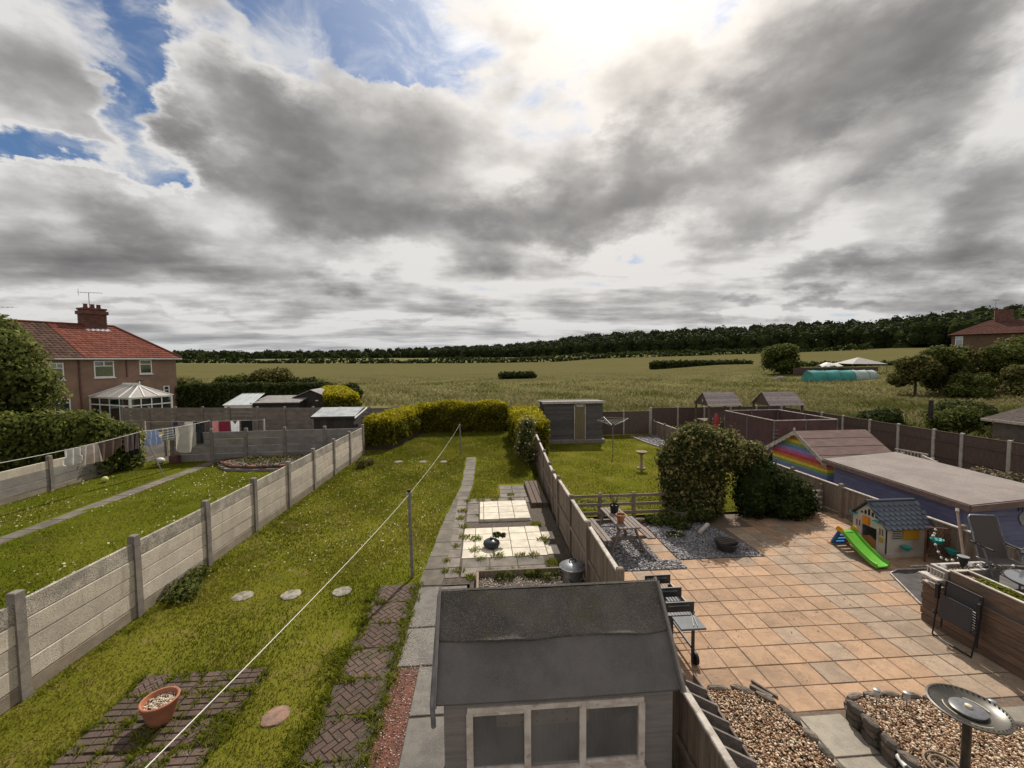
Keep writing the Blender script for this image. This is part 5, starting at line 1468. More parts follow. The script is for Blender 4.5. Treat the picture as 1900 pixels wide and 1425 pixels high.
# ---- rainbow shed and blue cabin in the next yard
RB = [(0.55, 0.08, 0.06), (0.60, 0.22, 0.05), (0.72, 0.55, 0.07), (0.22, 0.36, 0.12), (0.16, 0.24, 0.44), (0.30, 0.25, 0.48), (0.52, 0.13, 0.30)]
t = thing('rainbow_shed', 'apex shed painted in rainbow stripes behind the low fence', 'shed', (13.1, 15.0, 0))
AY0, AY1, AP, EZ, AZ = 13.6, 16.35, 14.95, 1.36, 2.16
nb = 20
for k in range(nb):
    z0, z1 = k * 0.108, (k + 1) * 0.108 - 0.006
    def lim(z):
        if z <= EZ: return AY0, AY1
        q = (z - EZ) / (AZ - EZ); return AY0 + (AP - AY0) * q, AY1 + (AP - AY1) * q
    (a0, b0), (a1, b1) = lim(z0), lim(min(z1, AZ - .01))
    cidx = (nb - k + 5) % 7
    mm = mat('painted_board_%d' % cidx, RB[cidx], tuple(c * 0.8 for c in RB[cidx]), 6, rough=0.7, bump=0.15)
    MB().slab3([(11.9, a0, z0), (11.9, b0, z0), (11.9, b1, z1), (11.9, a1, z1)], (-0.02, 0, 0)).build('board', mm, t, world=True)
    if z0 < EZ - 0.05:
        MB().bb(11.9, 14.4, AY0 - .02, AY0, z0, z1).build('board', mm, t, world=True)
MB().add([(11.91, AY0, 0), (14.4, AY0, 0), (14.4, AY1, 0), (11.91, AY1, 0), (11.91, AY0, EZ), (14.4, AY0, EZ), (14.4, AY1, EZ), (11.91, AY1, EZ), (11.91, AP, AZ), (14.4, AP, AZ)],
         [(0, 1, 5, 4), (1, 2, 6, 9, 5), (2, 3, 7, 6), (3, 0, 4, 8, 7)]).build('wall', m_dark, t, world=True)
m_rfelt = mat('brown_shed_felt', (0.20, 0.135, 0.12), (0.15, 0.105, 0.095), 3.0, spec=0.1, bump=0.3, stretch=(1, 3, 3))
for sgn, ya in ((-1, AY0 - 0.16), (1, AY1 + 0.16)):
    r_ = MB()
    n = 4
    za = EZ - 0.08
    for k in range(n):
        q0, q1 = k / n, (k + 1.06) / n
        y0_, y1_ = ya + (AP - ya) * q0, ya + (AP - ya) * min(q1, 1.0); zz0, zz1 = za + (AZ + .03 - za) * q0, za + (AZ + .03 - za) * min(q1, 1.0)
        r_.slab3([(11.72, y0_, zz0 + .012), (14.55, y0_, zz0 + .012), (14.55, y1_, zz1), (11.72, y1_, zz1)], (0, 0, 0.025))
    r_.build('roof_felt', m_rfelt, t, world=True)
    bb_ = MB(); n = 14
    for k in range(n):
        q0, q1 = k / n, (k + 1) / n
        y0_, y1_ = ya + (AP - ya) * q0, ya + (AP - ya) * q1; zz0, zz1 = za + (AZ + .03 - za) * q0, za + (AZ + .03 - za) * q1
        dz = 0.025 * (k % 2)
        bb_.slab3([(11.70, y0_, zz0 - 0.10 - dz), (11.70, y1_, zz1 - 0.10 - dz), (11.70, y1_, zz1 + 0.05), (11.70, y0_, zz0 + 0.05)], (-0.02, 0, 0))
    bb_.build('barge_board', m_capw, t, world=True)
MB().lathe([(0.03, 0), (0.045, 0.06), (0.005, 0.16)], 8, (11.69, AP, AZ + 0.05)).build('finial', m_capw, t, world=True)
m_blue = mat('lavender_blue_board', (0.165, 0.165, 0.275), (0.135, 0.135, 0.23), 2.0, rough=0.7, bump=0.2, rnd=0.06)
t = thing('blue_cabin', 'long lavender-blue cabin with flat grey felt roof', 'cabin', (12.75, 11.3, 0))
MB().bb(11.72, 13.9, 9.32, 13.1, 0, 1.40).build('wall', m_blue, t, world=True)
for k in range(11):
    z = 0.02 + k * 0.126
    MB().cbox((11.705, 11.21, z + 0.06), (0.022, 3.80, 0.120), 0.004).build('board', m_blue, t, world=True)
    MB().cbox((12.81, 9.305, z + 0.06), (2.20, 0.022, 0.120), 0.004).build('board', m_blue, t, world=True)
m_rgrey = mat('speckled_roof_felt', (0.25, 0.215, 0.195), (0.205, 0.175, 0.16), 1.5, bump=0.4, spec=0.1, speck=(22, 0.54, (0.15, 0.13, 0.12), 0.55))
pl = []
yrs = [9.05, 10.35, 11.65, 13.3]
ro = MB().slab3([(11.5, 9.03, 1.40), (14.1, 9.03, 1.58), (14.1, 13.32, 1.66), (11.5, 13.32, 1.50)], (0, 0, 0.03)).build('roof', m_dark, t, world=True)
def cz(x, y):
    return 1.40 + (x - 11.5) / 2.6 * 0.17 + (y - 9.03) / 4.29 * 0.10 + 0.033
for (xa, xb) in ((11.5, 12.40), (12.385, 13.30), (13.285, 14.1)):
    MB().slab3([(xa, 9.02, cz(xa, 9.02)), (xb - .01, 9.02, cz(xb, 9.02)), (xb - .01, 13.33, cz(xb, 13.33)), (xa, 13.33, cz(xa, 13.33))], (0, 0, 0.012)).build('felt_strip', m_rgrey, ro, world=True)
MB().slab3([(11.48, 9.0, 1.28), (14.12, 9.0, 1.46), (14.12, 9.0, 1.60), (11.48, 9.0, 1.43)], (0, -0.03, 0)).build('fascia', m_rfelt, ro, world=True)
MB().slab3([(11.47, 9.0, 1.28), (11.47, 13.33, 1.40), (11.47, 13.33, 1.52), (11.47, 9.0, 1.43)], (-0.03, 0, 0)).build('fascia', m_rfelt, ro, world=True)
MB().bb(11.68, 11.74, 9.28, 9.34, 0, 1.38).build('corner_trim', m_blue, t, world=True)
# bar sign on the cabin wall
sg = thing('cabin_sign', 'round grey shield plaque under small worn letters on the cabin wall', 'sign', (13.28, 9.285, 0.98))
MB().slab3([(0.13 * math.cos(a), 0, 0.14 * math.sin(a) - (0.05 if math.sin(a) < -0.8 else 0)) for a in np.linspace(0, 2 * math.pi, 20)[:-1]], (0, -0.015, 0)).build('plaque', mat('grey_plaque', (0.36, 0.33, 0.32), (0.24, 0.22, 0.22), 20), sg)
m_letter = mat('dark_letters', (0.04, 0.035, 0.04))
for xx_, w_, h_ in ((-0.15, 0.05, 0.09), (-0.05, 0.035, 0.10), (0.05, 0.05, 0.085), (0.15, 0.04, 0.09)):
    MB().box((0, 0, 0), (0.014, 0.008, h_)).box((w_ * 0.5, 0, h_ * 0.2), (w_, 0.008, 0.016)).build('letter', m_letter, sg, (xx_, -0.008, 0.20))
# ---- far right: brick house, outbuilding, polytunnel, awning
t = thing('distant_house', 'distant brick house with hipped tile roof at the right edge', 'house', (71.1, 60.0, 0.0), math.atan2(-0.77, 0.64))
m_dbrick = mat('dull_brick', (0.16, 0.10, 0.07), (0.125, 0.085, 0.062), 2, spec=0.0)
MB().bb(0.5, 22, 0.5, 9.6, 1.0, 8.15).build('wall', m_dbrick, t)
m_dtile = mat('distant_tile', (0.12, 0.062, 0.050), (0.09, 0.05, 0.042), 1, rough=1.0, spec=0.0)
r_ = MB().add([(0, 0, 8.2), (22.5, 0, 8.2), (18, 5, 10.4), (4.4, 5, 10.4), (0, 10, 8.2), (22.5, 10, 8.2)], [(0, 1, 2, 3), (4, 0, 3), (5, 4, 3, 2), (1, 5, 2)]).build('roof', m_dtile, t)
tile_slope((0, -0.02, 8.22), (22.5, -0.02, 8.22), (18, 5, 10.42), (4.4, 5, 10.42), 14, m_dtile, 'roof_tiles', r_, 0.5)
MB().bb(4.9, 6.8, 4.4, 5.6, 9.3, 11.9).build('chimney', m_cbrick, r_)
house_window(0.9, 1.7, 6.5, 8.0, (1.3,), 0.49, t)
aerial((78.3, 59.5, 11.9), 1.6, 'television aerial on the distant house chimney')
t = thing('outbuilding', 'brick outbuilding with ribbed dark roof at the right edge', 'outbuilding', (29.5, 19.5, 0.1))
MB().bb(-2.3, 4.5, -2.2, 1.0, -0.1, 1.46).build('wall', mat('dull_block', (0.16, 0.135, 0.115), (0.12, 0.10, 0.09), 3, bump=0.3, spec=0.0), t)
rc = MB()
nx = 32
for k in range(nx):
    a, b_ = -2.5 + k * 0.12, -2.5 + (k + 1) * 0.12
    za, zb = 0.04 * (k % 2), 0.04 * ((k + 1) % 2)
    rc.add([(-2.6, a, 1.50 + za), (2.0, a, 2.55 + za), (2.0, b_, 2.55 + zb), (-2.6, b_, 1.50 + zb)], [(0, 1, 2, 3)])
rc.build('roof', mat('rusty_corrugated', (0.11, 0.085, 0.078), (0.06, 0.048, 0.045), 3, rough=0.9, spec=0.1, stretch=(1, 6, 1)), t)
MB().bb(-2.66, -2.61, -2.5, 1.3, 1.40, 1.53).build('fascia', m_capw, t)
tag(MB().cbox((27.6, 24.0, 1.15), (0.16, 0.16, 2.3), 0.02).build('gate_post', m_dark), 'tall dark post standing among bushes beyond the fence', 'post')
t = thing('polytunnel', 'teal polytunnel with pale far end in the meadow', 'polytunnel', (60, 67, float(terr(60, 67)) - 0.1))
def tunnel(x0, x1, m):
    mb = MB(); n = 12; ns = 9
    vs = []
    for s in range(ns):
        x = x0 + (x1 - x0) * s / (ns - 1)
        for k in range(n + 1):
            a = math.pi * k / n
            w = 1 + 0.03 * math.sin(s * 1.7 + k)
            vs.append((x, -1.3 * math.cos(a) * w, 1.75 * (math.sin(a) ** 0.8) * w + 0.02 * (s % 2)))
    fs = [(s * (n + 1) + k, (s + 1) * (n + 1) + k, (s + 1) * (n + 1) + k + 1, s * (n + 1) + k + 1) for s in range(ns - 1) for k in range(n)]
    fs += [tuple(range(n + 1)), tuple(range((ns - 1) * (n + 1) + n, (ns - 1) * (n + 1) - 1, -1))]
    mb.add(vs, fs); return mb.build('cover', m, t, smooth=35)
tunnel(-5.5, 2.0, mat('teal_sheeting', (0.05, 0.30, 0.27), (0.035, 0.22, 0.20), 1.5, rough=0.45, bump=0.4, bscale=3))
tunnel(2.02, 6.0, mat('pale_sheeting', (0.38, 0.46, 0.44), (0.30, 0.38, 0.36), 1.5, rough=0.45, bump=0.4, bscale=3))
for x in (-5.5, -3.0, -0.5, 2.0, 4.5):
    MB().tube([(x, -1.34 * math.cos(math.pi * k / 12), 1.78 * math.sin(math.pi * k / 12) ** 0.8) for k in range(13)], 0.03, 5).build('hoop', m_metal, t)
m_tarp = mat('white_tarpaulin', (0.66, 0.66, 0.64), (0.5, 0.5, 0.49), 2, rough=0.5)
t = thing('awning', 'peaked white awning on poles behind the polytunnel', 'awning', (71.0, 75, float(terr(71, 75))))
MB().add([(-3, -2, 1.9), (4, -2, 1.8), (4, 2, 1.9), (-3, 2, 2.0), (0, 0, 3.1)], [(0, 1, 4), (1, 2, 4), (2, 3, 4), (3, 0, 4)]).build('canopy', mat('grey_canopy', (0.42, 0.40, 0.38), (0.36, 0.34, 0.32), 2), t)
for (a, b_) in ((-2.9, -1.9), (3.9, -1.9), (3.9, 1.9), (-2.9, 1.9)):
    MB().tube([(a, b_, 0), (a, b_, 1.9)], 0.05, 6).build('pole', m_metal, t)
t = thing('tarpaulin_cover', 'crumpled white tarpaulin left of the awning', 'tarpaulin', (65.6, 75.5, float(terr(65, 75))))
vs = [(-2.2 + 4.8 * i / 8, -1 + 2 * j / 3, 1.5 + 0.9 * math.sin(math.pi * (0.15 + 0.75 * i / 8)) * (1 if 0 < j < 3 else 0.35) + 0.12 * math.sin(i * 2.1 + j)) for j in range(4) for i in range(9)]
MB().add(vs, [(j * 9 + i, j * 9 + i + 1, (j + 1) * 9 + i + 1, (j + 1) * 9 + i) for j in range(3) for i in range(8)]).build('sheet', m_tarp, t, smooth=40)
MB().bb(-2.1, 2.4, -0.8, 0.8, -0.1, 1.45).build('stacked_boards', m_dark, t)
tag(MB().bb(62.0, 80.0, 79.9, 80.1, 0.3, 3.0).build('timber_fence', m_fdark), 'dark timber fence behind the white tarpaulin and awning', 'fence')
tag(MB().lathe([(1.8, 0.0), (1.5, 0.6), (0.8, 1.0), (0.1, 1.15)], 9, (56.5, 76, 0.4)).build('brush_pile', m_bark), 'heap of brown branches beside the polytunnel', 'brush pile')

# ================================================================== middle garden: poles, line, pots
m_pole = mat('grey_galvanised_pole', (0.23, 0.22, 0.21), (0.16, 0.15, 0.145), 12, rough=0.5, metal=0.2)
def clothes_pole(label, x, y, top, r, tx=0.0, ty=0.0, m=None):
    t_ = thing('clothes_pole', label, 'pole', (x, y, 0.42))
    MB().tube([(0, 0, -0.05), (tx, ty, top - 0.42)], [r, r], 10).build('pole', m or m_pole, t_, smooth=50)
    MB().tube([(tx, ty, top - 0.45), (tx, ty, top - 0.40)], [r * 1.15, r * 1.15], 10).build('cap', m_black, t_, smooth=50)
    MB().tube([(tx - 0.07, ty, top - 0.5), (tx + 0.07, ty, top - 0.5)], 0.010, 6).build('hook', m_pole, t_)
    return t_
clothes_pole('grey clothes pole standing beside the brick path', -1.51, 8.75, 2.28, 0.034, -0.03)
clothes_pole('thin clothes pole at the far end of the concrete path', -1.06, 20.18, 1.98, 0.030, -0.02)
def sag_line(a, b, s, n=20):
    a, b = Vector(a), Vector(b)
    return [a + (b - a) * (i / n) - Vector((0, 0, s * 4 * (i / n) * (1 - i / n))) for i in range(n + 1)]
tag(MB().tube(sag_line((-1.08, 20.18, 1.93), (-1.54, 8.75, 2.2), 0.10) + sag_line((-1.54, 8.75, 2.2), (-1.68, 2.0, 2.98), 0.05)[1:], 0.0032, 5).build('washing_line', m_rope), 'empty washing line strung over the middle lawn between poles', 'line')
# terracotta pot filled with pebbles
pot_prof = [(0.13, 0.0), (0.145, 0.03), (0.20, 0.17), (0.238, 0.33), (0.252, 0.345), (0.258, 0.39), (0.245, 0.40), (0.226, 0.395), (0.215, 0.34), (0.20, 0.28)]
pot_prof = [(r * 0.80, z * 0.80) for r, z in pot_prof]
t = thing('terracotta_pot', 'large terracotta pot of pebbles on the paved corner', 'pot', (-4.09, 5.38, 0.44))
MB().lathe(pot_prof, 32).build('pot', m_terra, t, smooth=40)
MB().lathe([(0.001, 0.235), (0.165, 0.235)], 24).build('filling', m_soil, t)
a = NR.uniform(0, 6.28, 420); q = 0.160 * np.sqrt(NR.random(420))
pebbles('pebble_fill', q * np.cos(a), q * np.sin(a), 0.245 + NR.uniform(0, 0.02, 420), 0.014, mat('pale_pebbles', (0.42, 0.32, 0.22), None, island=((0.55, 0.47, 0.36), (0.25, 0.16, 0.11), (0.68, 0.62, 0.52)), rough=0.6), '', parent=t)
# low black bowl pot with a sprig on the white slabs
t = thing('bowl_planter', 'low black bowl planter with a sprig on the white slabs', 'planter', (0.18, 9.98, 0.445))
MB().lathe([(0.11, 0), (0.185, 0.05), (0.205, 0.10), (0.19, 0.15), (0.13, 0.19), (0.05, 0.205), (0.03, 0.26), (0.001, 0.27)], 24).build('bowl', mat('dark_glaze', (0.03, 0.033, 0.035), (0.02, 0.02, 0.022), 6, rough=0.35), t, smooth=50)
P_, N_ = lumps_points([(0.14, 0.10, 0.27, 0.10, 0.08, 0.06), (0.28, 0.1, 0.25, 0.07, 0.05, 0.05)], 240, 0.3)
link('sprig', leaf_mesh('sprig', P_, N_, 0.028, 0.6), m_leaf_mid, t)
# timber gravel box and dustbin behind the shed
t = thing('timber_planter', 'shallow timber box of pale gravel behind the shed', 'planter', (0.76, 7.75, 0.42))
for (cx_, cy_, sx_, sy_) in ((0, 0.80, 1.85, 0.05), (0, -0.8, 1.85, 0.05), (-0.9, 0, 0.05, 1.55), (0.9, 0, 0.05, 1.55)):
    MB().cbox((cx_, cy_, 0.09), (sx_, sy_, 0.2), 0.01).build('side_board', m_wood, t)
MB().bb(-0.87, 0.87, -0.77, 0.77, 0.0, 0.06).build('soil', m_soil, t)
pebbles('gravel_fill', NR.uniform(-.86, .86, 2600), NR.uniform(-.7, .76, 2600), 0.07, 0.013, MATS['pale_gravel'], '', parent=t)
for (x, y, n_) in ((-0.35, 0.65, 200), (0.25, 0.7, 260), (0.6, 0.6, 160)):
    P_, N_ = lumps_points([(x, y, 0.12, 0.2, 0.1, 0.08)], n_, 0.3)
    link('weed', leaf_mesh('weed', P_, N_, 0.03, 0.6), m_leaf_mid, t)
m_galv = mat('galvanised_steel', (0.30, 0.31, 0.32), (0.20, 0.205, 0.21), 10, rough=0.4, metal=0.55)
t = thing('dustbin', 'galvanised dustbin with domed lid beside the board fence', 'dustbin', (1.78, 8.20, 0.42))
MB().lathe([(0.17, 0), (0.215, 0.36)], 28).build('body', m_galv, t, smooth=50)
ld = MB().lathe([(0.265, 0.36), (0.27, 0.385), (0.235, 0.40), (0.225, 0.415), (0.13, 0.46), (0.001, 0.475)], 32)
lid = ld.build('lid', m_galv, t, smooth=40)
MB().tube([(-0.07, 0, 0.465), (-0.05, 0, 0.52), (0.05, 0, 0.52), (0.07, 0, 0.465)], 0.012, 6).build('handle', m_black, lid, smooth=50)
MB().beam((-0.24, 0.02, 0.41), (0.24, -0.02, 0.41), 0.02, 0.015).build('strap', m_black, lid)
tag(MB().beam((1.62, 8.45, 0.62), (1.70, 8.12, 0.60), 0.07, 0.05).build('brick_strip', m_terra), 'single red tile strip lying across the timber box end', 'tile')

# ================================================================== left garden: washing, rockery
lp = MB().bb(-12.75, -12.15, 6.0, 20.6, 0.30, 0.415).build('path_left', m_soil); lp['kind'] = 'structure'
yb = 6.1
while yb < 20.4:
    L = RND.uniform(0.6, 0.9); xo = -12.45 + 0.02 * (yb - 12)
    MB().cbox((xo + RND.uniform(-.02, .02), yb + L / 2, 0.38), (0.5 + RND.uniform(-.03, .03), L - 0.02, 0.10), 0.008, rz=RND.uniform(-.02, .02)).build('path_slab', m_path, lp)
    yb += L
A_, B_, C_ = Vector((-12.8, 20.8, 2.25)), Vector((-13.45, 17.6, 2.28)), Vector((-14.3, 13.4, 2.05))
D_ = C_ + (C_ - B_) * 1.1
clothes_pole('grey washing pole beside the rockery bed', -12.64, 20.75, 2.27, 0.032, -0.14, 0.03)
tp = thing('line_prop', 'thin slanting prop holding up the washing line', 'pole', (-12.72, 17.6, 0.42))
MB().tube([(0, 0, 0), (-0.73, 0.0, 1.9)], 0.018, 8).build('prop', m_pole, tp)
MB().tube([(-0.73, 0, 1.88), (-0.78, 0.05, 1.94)], 0.014, 6).build('fork', m_pole, tp)
tag(MB().tube(sag_line(A_, B_, 0.05, 10) + sag_line(B_, C_, 0.06, 10)[1:] + [D_], 0.010, 5).build('washing_line', m_rope), 'washing line hung with clothes over the left lawn', 'line')
def line_at(y):
    y = float(y)
    if y > 17.6:
        t_ = (20.8 - y) / 3.2; p = A_ + (B_ - A_) * t_; s = 0.05 * 4 * t_ * (1 - t_)
    else:
        t_ = (17.6 - y) / 4.2; p = B_ + (C_ - B_) * t_; s = 0.06 * 4 * t_ * (1 - t_)
    return p - Vector((0, 0, s))
def cloth(label, cat, pfun, a, b, drop, m, wf=None, sag=0.03, fold=0.04, nf=5, name=None, notch=0.0, blow=0.0, lower=None):
    """pfun(u) gives the point on the line; hangs down with folds; wf(v) narrows or widens it"""
    nx, ny = 22, 16
    vs = []
    pa, pb = pfun(a), pfun(b)
    mid = (pa + pb) / 2
    d = (pb - pa); d.z = 0; L = d.length; d.normalize()
    nrm = Vector((d.y, -d.x, 0))
    ph = RND.uniform(0, 6)
    for j in range(ny + 1):
        v = j / ny
        for i in range(nx + 1):
            u = i / nx
            w = wf(v) if wf else 1.0
            p = pfun(a + (b - a) * u)
            uu = (u - 0.5) * w + 0.5
            base = pa + (pb - pa) * uu; base.z = p.z
            dr = drop * (lower(u) if lower else 1.0)
            z = base.z - v * dr - sag * math.sin(math.pi * u * 3) ** 2 * (1 - v) * 0.4
            if notch and v < 0.25:
                z -= notch * max(0.0, 1 - abs(u - 0.5) / 0.28) * (1 - v / 0.25)
            off = fold * (0.3 + v) * math.sin(u * nf * 3.1 + ph + v * 1.3) + blow * v * v
            vs.append((base.x + nrm.x * off, base.y + nrm.y * off, z))
    fs = [(j * (nx + 1) + i, j * (nx + 1) + i + 1, (j + 1) * (nx + 1) + i + 1, (j + 1) * (nx + 1) + i) for j in range(ny) for i in range(nx)]
    o = mid.copy(); o.z -= drop
    nm = name or cat
    t_ = thing(nm, label, cat, tuple(o), 0, 'washing on the lines')
    MB().add(vs, fs).build('fabric', m, t_, smooth=60, world=True)
    for u in (0.08, 0.92):
        p = pfun(a + (b - a) * u)
        MB().box((p.x, p.y, p.z + 0.01), (0.012, 0.012, 0.07)).build('peg', m_capw, t_, world=True)
    return t_
def fab(n, c, c2=None, tr=0.3, **k):
    return mat('fabric_' + n, c, c2 or tuple(x * 0.85 for x in c), 5, rough=0.9, trans=tr, **k)
shirt = lambda v: 1.0 if v < 0.55 else (1.35 if v < 0.9 else 1.1)
f_white, f_cream = fab('white', (0.62, 0.60, 0.56)), fab('cream', (0.52, 0.49, 0.42))
cloth('white top hanging leftmost on the washing line', 'top', line_at, 15.0, 15.5, 0.55, f_white, shirt, fold=0.05)
cloth('sheer pinkish blouse hung beside the white top', 'blouse', line_at, 15.45, 16.0, 0.68, fab('blush', (0.46, 0.36, 0.31), (0.56, 0.50, 0.46), 0.45), lambda v: 1.1 + 0.2 * v, fold=0.06)
cloth('brown towel hung by one side on the washing line', 'towel', line_at, 16.02, 16.8, 0.72, fab('brown', (0.115, 0.078, 0.062)), lower=lambda u: 1.0 - 0.75 * max(0, u - 0.25))
cloth('mauve towel hung near the slanting prop', 'towel', line_at, 16.92, 17.42, 0.62, fab('mauve', (0.20, 0.15, 0.145)))
cloth('short black cloth pegged below the mauve towel', 'cloth', line_at, 17.1, 17.5, 0.86, fab('black', (0.012, 0.012, 0.014)), fold=0.02, blow=-0.06)
cloth('pale blue shirt hung right of the slanting prop', 'shirt', line_at, 17.78, 18.25, 0.62, fab('pale_blue', (0.34, 0.42, 0.62)), shirt, fold=0.05)
def stripes(q, v, c, nt):
    s = nt.nodes.new('ShaderNodeSeparateXYZ'); nt.links.new(v, s.inputs[0])
    return q.mix(q.math('GREATER_THAN', q.math('SINE', q.math('MULTIPLY', s.outputs[2], 62.0)), 0.1), c, (0.16, 0.16, 0.17))
cloth('grey and white striped top on the washing line', 'top', line_at, 18.38, 18.9, 0.52, fab('striped', (0.55, 0.53, 0.50), extra=stripes, world=True), shirt, fold=0.04)
cloth('large cream sheet hanging on the washing line', 'sheet', line_at, 18.94, 20.0, 1.15, f_cream, fold=0.07, nf=3, lower=lambda u: 0.85 + 0.2 * math.sin(math.pi * u))
cloth('dark patterned garment right of the cream sheet', 'garment', line_at, 20.05, 20.4, 0.95, fab('charcoal', (0.022, 0.024, 0.026), (0.06, 0.065, 0.06)), fold=0.06)
cloth('grey-brown garment next to the washing pole', 'garment', line_at, 20.42, 20.72, 1.2, fab('taupe', (0.13, 0.11, 0.10)), lambda v: 1 - 0.4 * v, fold=0.05)
l2 = lambda x: Vector((x, 24.0, 1.80 - 0.02 * math.cos((x + 15) * 0.7)))
tag(MB().tube([l2(x) for x in np.linspace(-18.2, -12.0, 14)], 0.010, 5).build('washing_line', m_rope), 'second washing line behind the cross fence', 'line')
for x, lb in ((-18.2, 'wooden post holding the far washing line at its left end'), (-12.0, 'wooden post holding the far washing line at its right end')):
    tag(MB().cbox((x, 24.0, 1.1), (0.07, 0.07, 1.5), 0.01).build('line_post', m_capw), lb, 'post')
for (a, b, m_, lb, dr, nt_) in ((-16.75, -16.5, fab('navy', (0.03, 0.035, 0.07)), 'narrow navy cloth on the far line', 0.75, 0), (-16.15, -15.72, fab('light_grey', (0.46, 0.44, 0.43)), 'pale grey trousers on the far line', 0.95, 0), (-15.68, -15.25, MATS['fabric_black'], 'black cloth left of the pole on the far line', 0.8, 0),
                           (-14.75, -14.42, fab('pink', (0.52, 0.20, 0.21)), 'pink cloth on the far line', 0.8, 0), (-14.36, -13.82, fab('burgundy', (0.16, 0.018, 0.035)), 'burgundy towel on the far line', 0.85, 0),
                           (-13.76, -13.30, fab('bright_white', (0.72, 0.72, 0.74)), 'white vest with deep neckline on the far line', 0.8, 0.2), (-13.22, -12.62, MATS['fabric_black'], 'rightmost black towel on the far line', 0.8, 0)):
    cloth(lb, 'cloth', l2, a, b, dr, m_, notch=nt_, fold=0.03, name='hung_cloth')
o = MB(); o.ball((0, 0, 0.11), 0.11, 12)
tag(o.build('play_ball', mat('ball_yellow_green', (0.42, 0.46, 0.12), (0.55, 0.50, 0.25), 5, rough=0.5), loc=(-14.45, 17.0, 0.44), smooth=60), 'yellow-green ball lying on the left lawn', 'ball')
o = MB(); o.ball((0, 0, 0.14), 0.18, 12, 0.8)
tag(o.build('white_bowl', mat('off_white', (0.55, 0.53, 0.48), rough=0.5), loc=(-14.6, 20.0, 0.42), smooth=60), 'rounded white tub by the low concrete fence', 'tub')
tag(MB().cbox((-14.0, 20.05, 0.60), (0.35, 0.25, 0.36), 0.02).build('brick_stack', m_cbrick), 'small dark red brick stack behind the cream sheet', 'bricks')
# old branch heap
o = MB()
for k in range(14):
    a = RND.uniform(-.5, .5); x = RND.uniform(-11.9, -10.8); y = RND.uniform(19.6, 20.1); z = 0.45 + RND.uniform(0, 0.2)
    o.tube([(x - 0.3 * math.cos(a), y - 0.3 * math.sin(a), z), (x + 0.3 * math.cos(a), y + 0.3 * math.sin(a), z + RND.uniform(-.05, .05))], 0.02, 5)
tag(o.build('log_heap', m_bark, kind='stuff'), 'heap of old branches by the cross fence', 'branches', kind='stuff')
# rockery bed with brick edging
t = thing('rockery_bed', 'raised rockery bed edged with broken red bricks', 'rockery', (-9.6, 19.2, 0.42))
RK = [(-1.9, -0.2), (-1.2, -0.9), (0.0, -1.15), (1.4, -1.1), (2.4, -0.6), (2.4, 0.9), (-0.8, 1.0), (-1.5, 0.5)]
MB().prism(RK, -0.05, 0.10).build('kerb', m_concp, t)
MB().prism([(x * 0.9, y * 0.88) for x, y in RK], 0.08, 0.19).build('soil', m_soil, t)
x, y = rand_in([(x * 0.88, y * 0.85) for x, y in RK], 900)
pebbles('rubble', x, y, 0.21, 0.055, mat('rubble', (0.16, 0.13, 0.10), None, island=((0.24, 0.20, 0.15), (0.10, 0.08, 0.065)), rough=0.9), '', parent=t)
m_redb = mat('red_brick', (0.24, 0.095, 0.06), (0.15, 0.07, 0.05), 8, bump=0.4, rnd=0.25)
for k in range(26):
    i = k % len(RK); q = RND.random()
    (xa, ya), (xb, yb_) = RK[i], RK[(i + 1) % len(RK)]
    MB().cbox((0, 0, 0), (0.22, 0.11, 0.075), 0.008).build('brick', m_redb, t, ((xa + (xb - xa) * q) * 0.9, (ya + (yb_ - ya) * q) * 0.88, 0.20), math.atan2(yb_ - ya, xb - xa) + RND.uniform(-.4, .4))
P_, N_ = lumps_points([(-0.3, 0.1, 0.25, 0.9, 0.5, 0.12), (0.9, 0.2, 0.25, 0.8, 0.5, 0.14), (0.2, -0.4, 0.22, 0.8, 0.3, 0.1)], 1500, 0.3)
link('plants', leaf_mesh('plants', P_, N_, 0.04, 0.7), m_leaf_oliv, t)

# ================================================================== right lawn
t = thing('rotary_airer', 'open rotary clothes airer on the right lawn', 'airer', (6.66, 21.05, 0.05))
MB().tube([(0, 0, 0), (0, 0, 1.62)], 0.025, 8).build('post', m_galv, t, smooth=50)
MB().lathe([(0.05, 1.5), (0.05, 1.66)], 10).build('hub', m_black, t)
for k in range(4):
    a = k * math.pi / 2 + 0.25
    MB().tube([(0, 0, 1.5), (0.92 * math.cos(a), 0.92 * math.sin(a), 1.86)], 0.014, 6).build('arm', m_galv, t)
for r_ in (0.4, 0.55, 0.7, 0.9):
    c_ = [(r_ * math.cos(k * math.pi / 2 + 0.25), r_ * math.sin(k * math.pi / 2 + 0.25), 1.5 + 0.36 * r_ / 0.92) for k in range(5)]
    MB().tube(c_, 0.006, 4).build('line', m_rope, t)
m_bath = mat('reconstituted_stone', (0.30, 0.22, 0.15), (0.22, 0.16, 0.11), 8, bump=0.4, bscale=40)
t = thing('stone_bird_bath', 'small sandy stone bird bath on the right lawn', 'bird bath', (7.07, 18.2, 0.05))
MB().prism([(0.19 * math.cos(k * math.pi / 4 + 0.4), 0.19 * math.sin(k * math.pi / 4 + 0.4)) for k in range(8)], -0.02, 0.07).build('base', m_bath, t)
MB().lathe([(0.13, 0.07), (0.08, 0.13), (0.055, 0.2), (0.05, 0.42), (0.062, 0.54), (0.05, 0.62), (0.09, 0.67)], 16).build('stem', m_bath, t, smooth=45)
MB().lathe([(0.09, 0.665), (0.2, 0.73), (0.25, 0.785), (0.245, 0.80), (0.225, 0.795), (0.12, 0.745), (0.001, 0.735)], 24).build('bowl', m_bath, t, smooth=45)
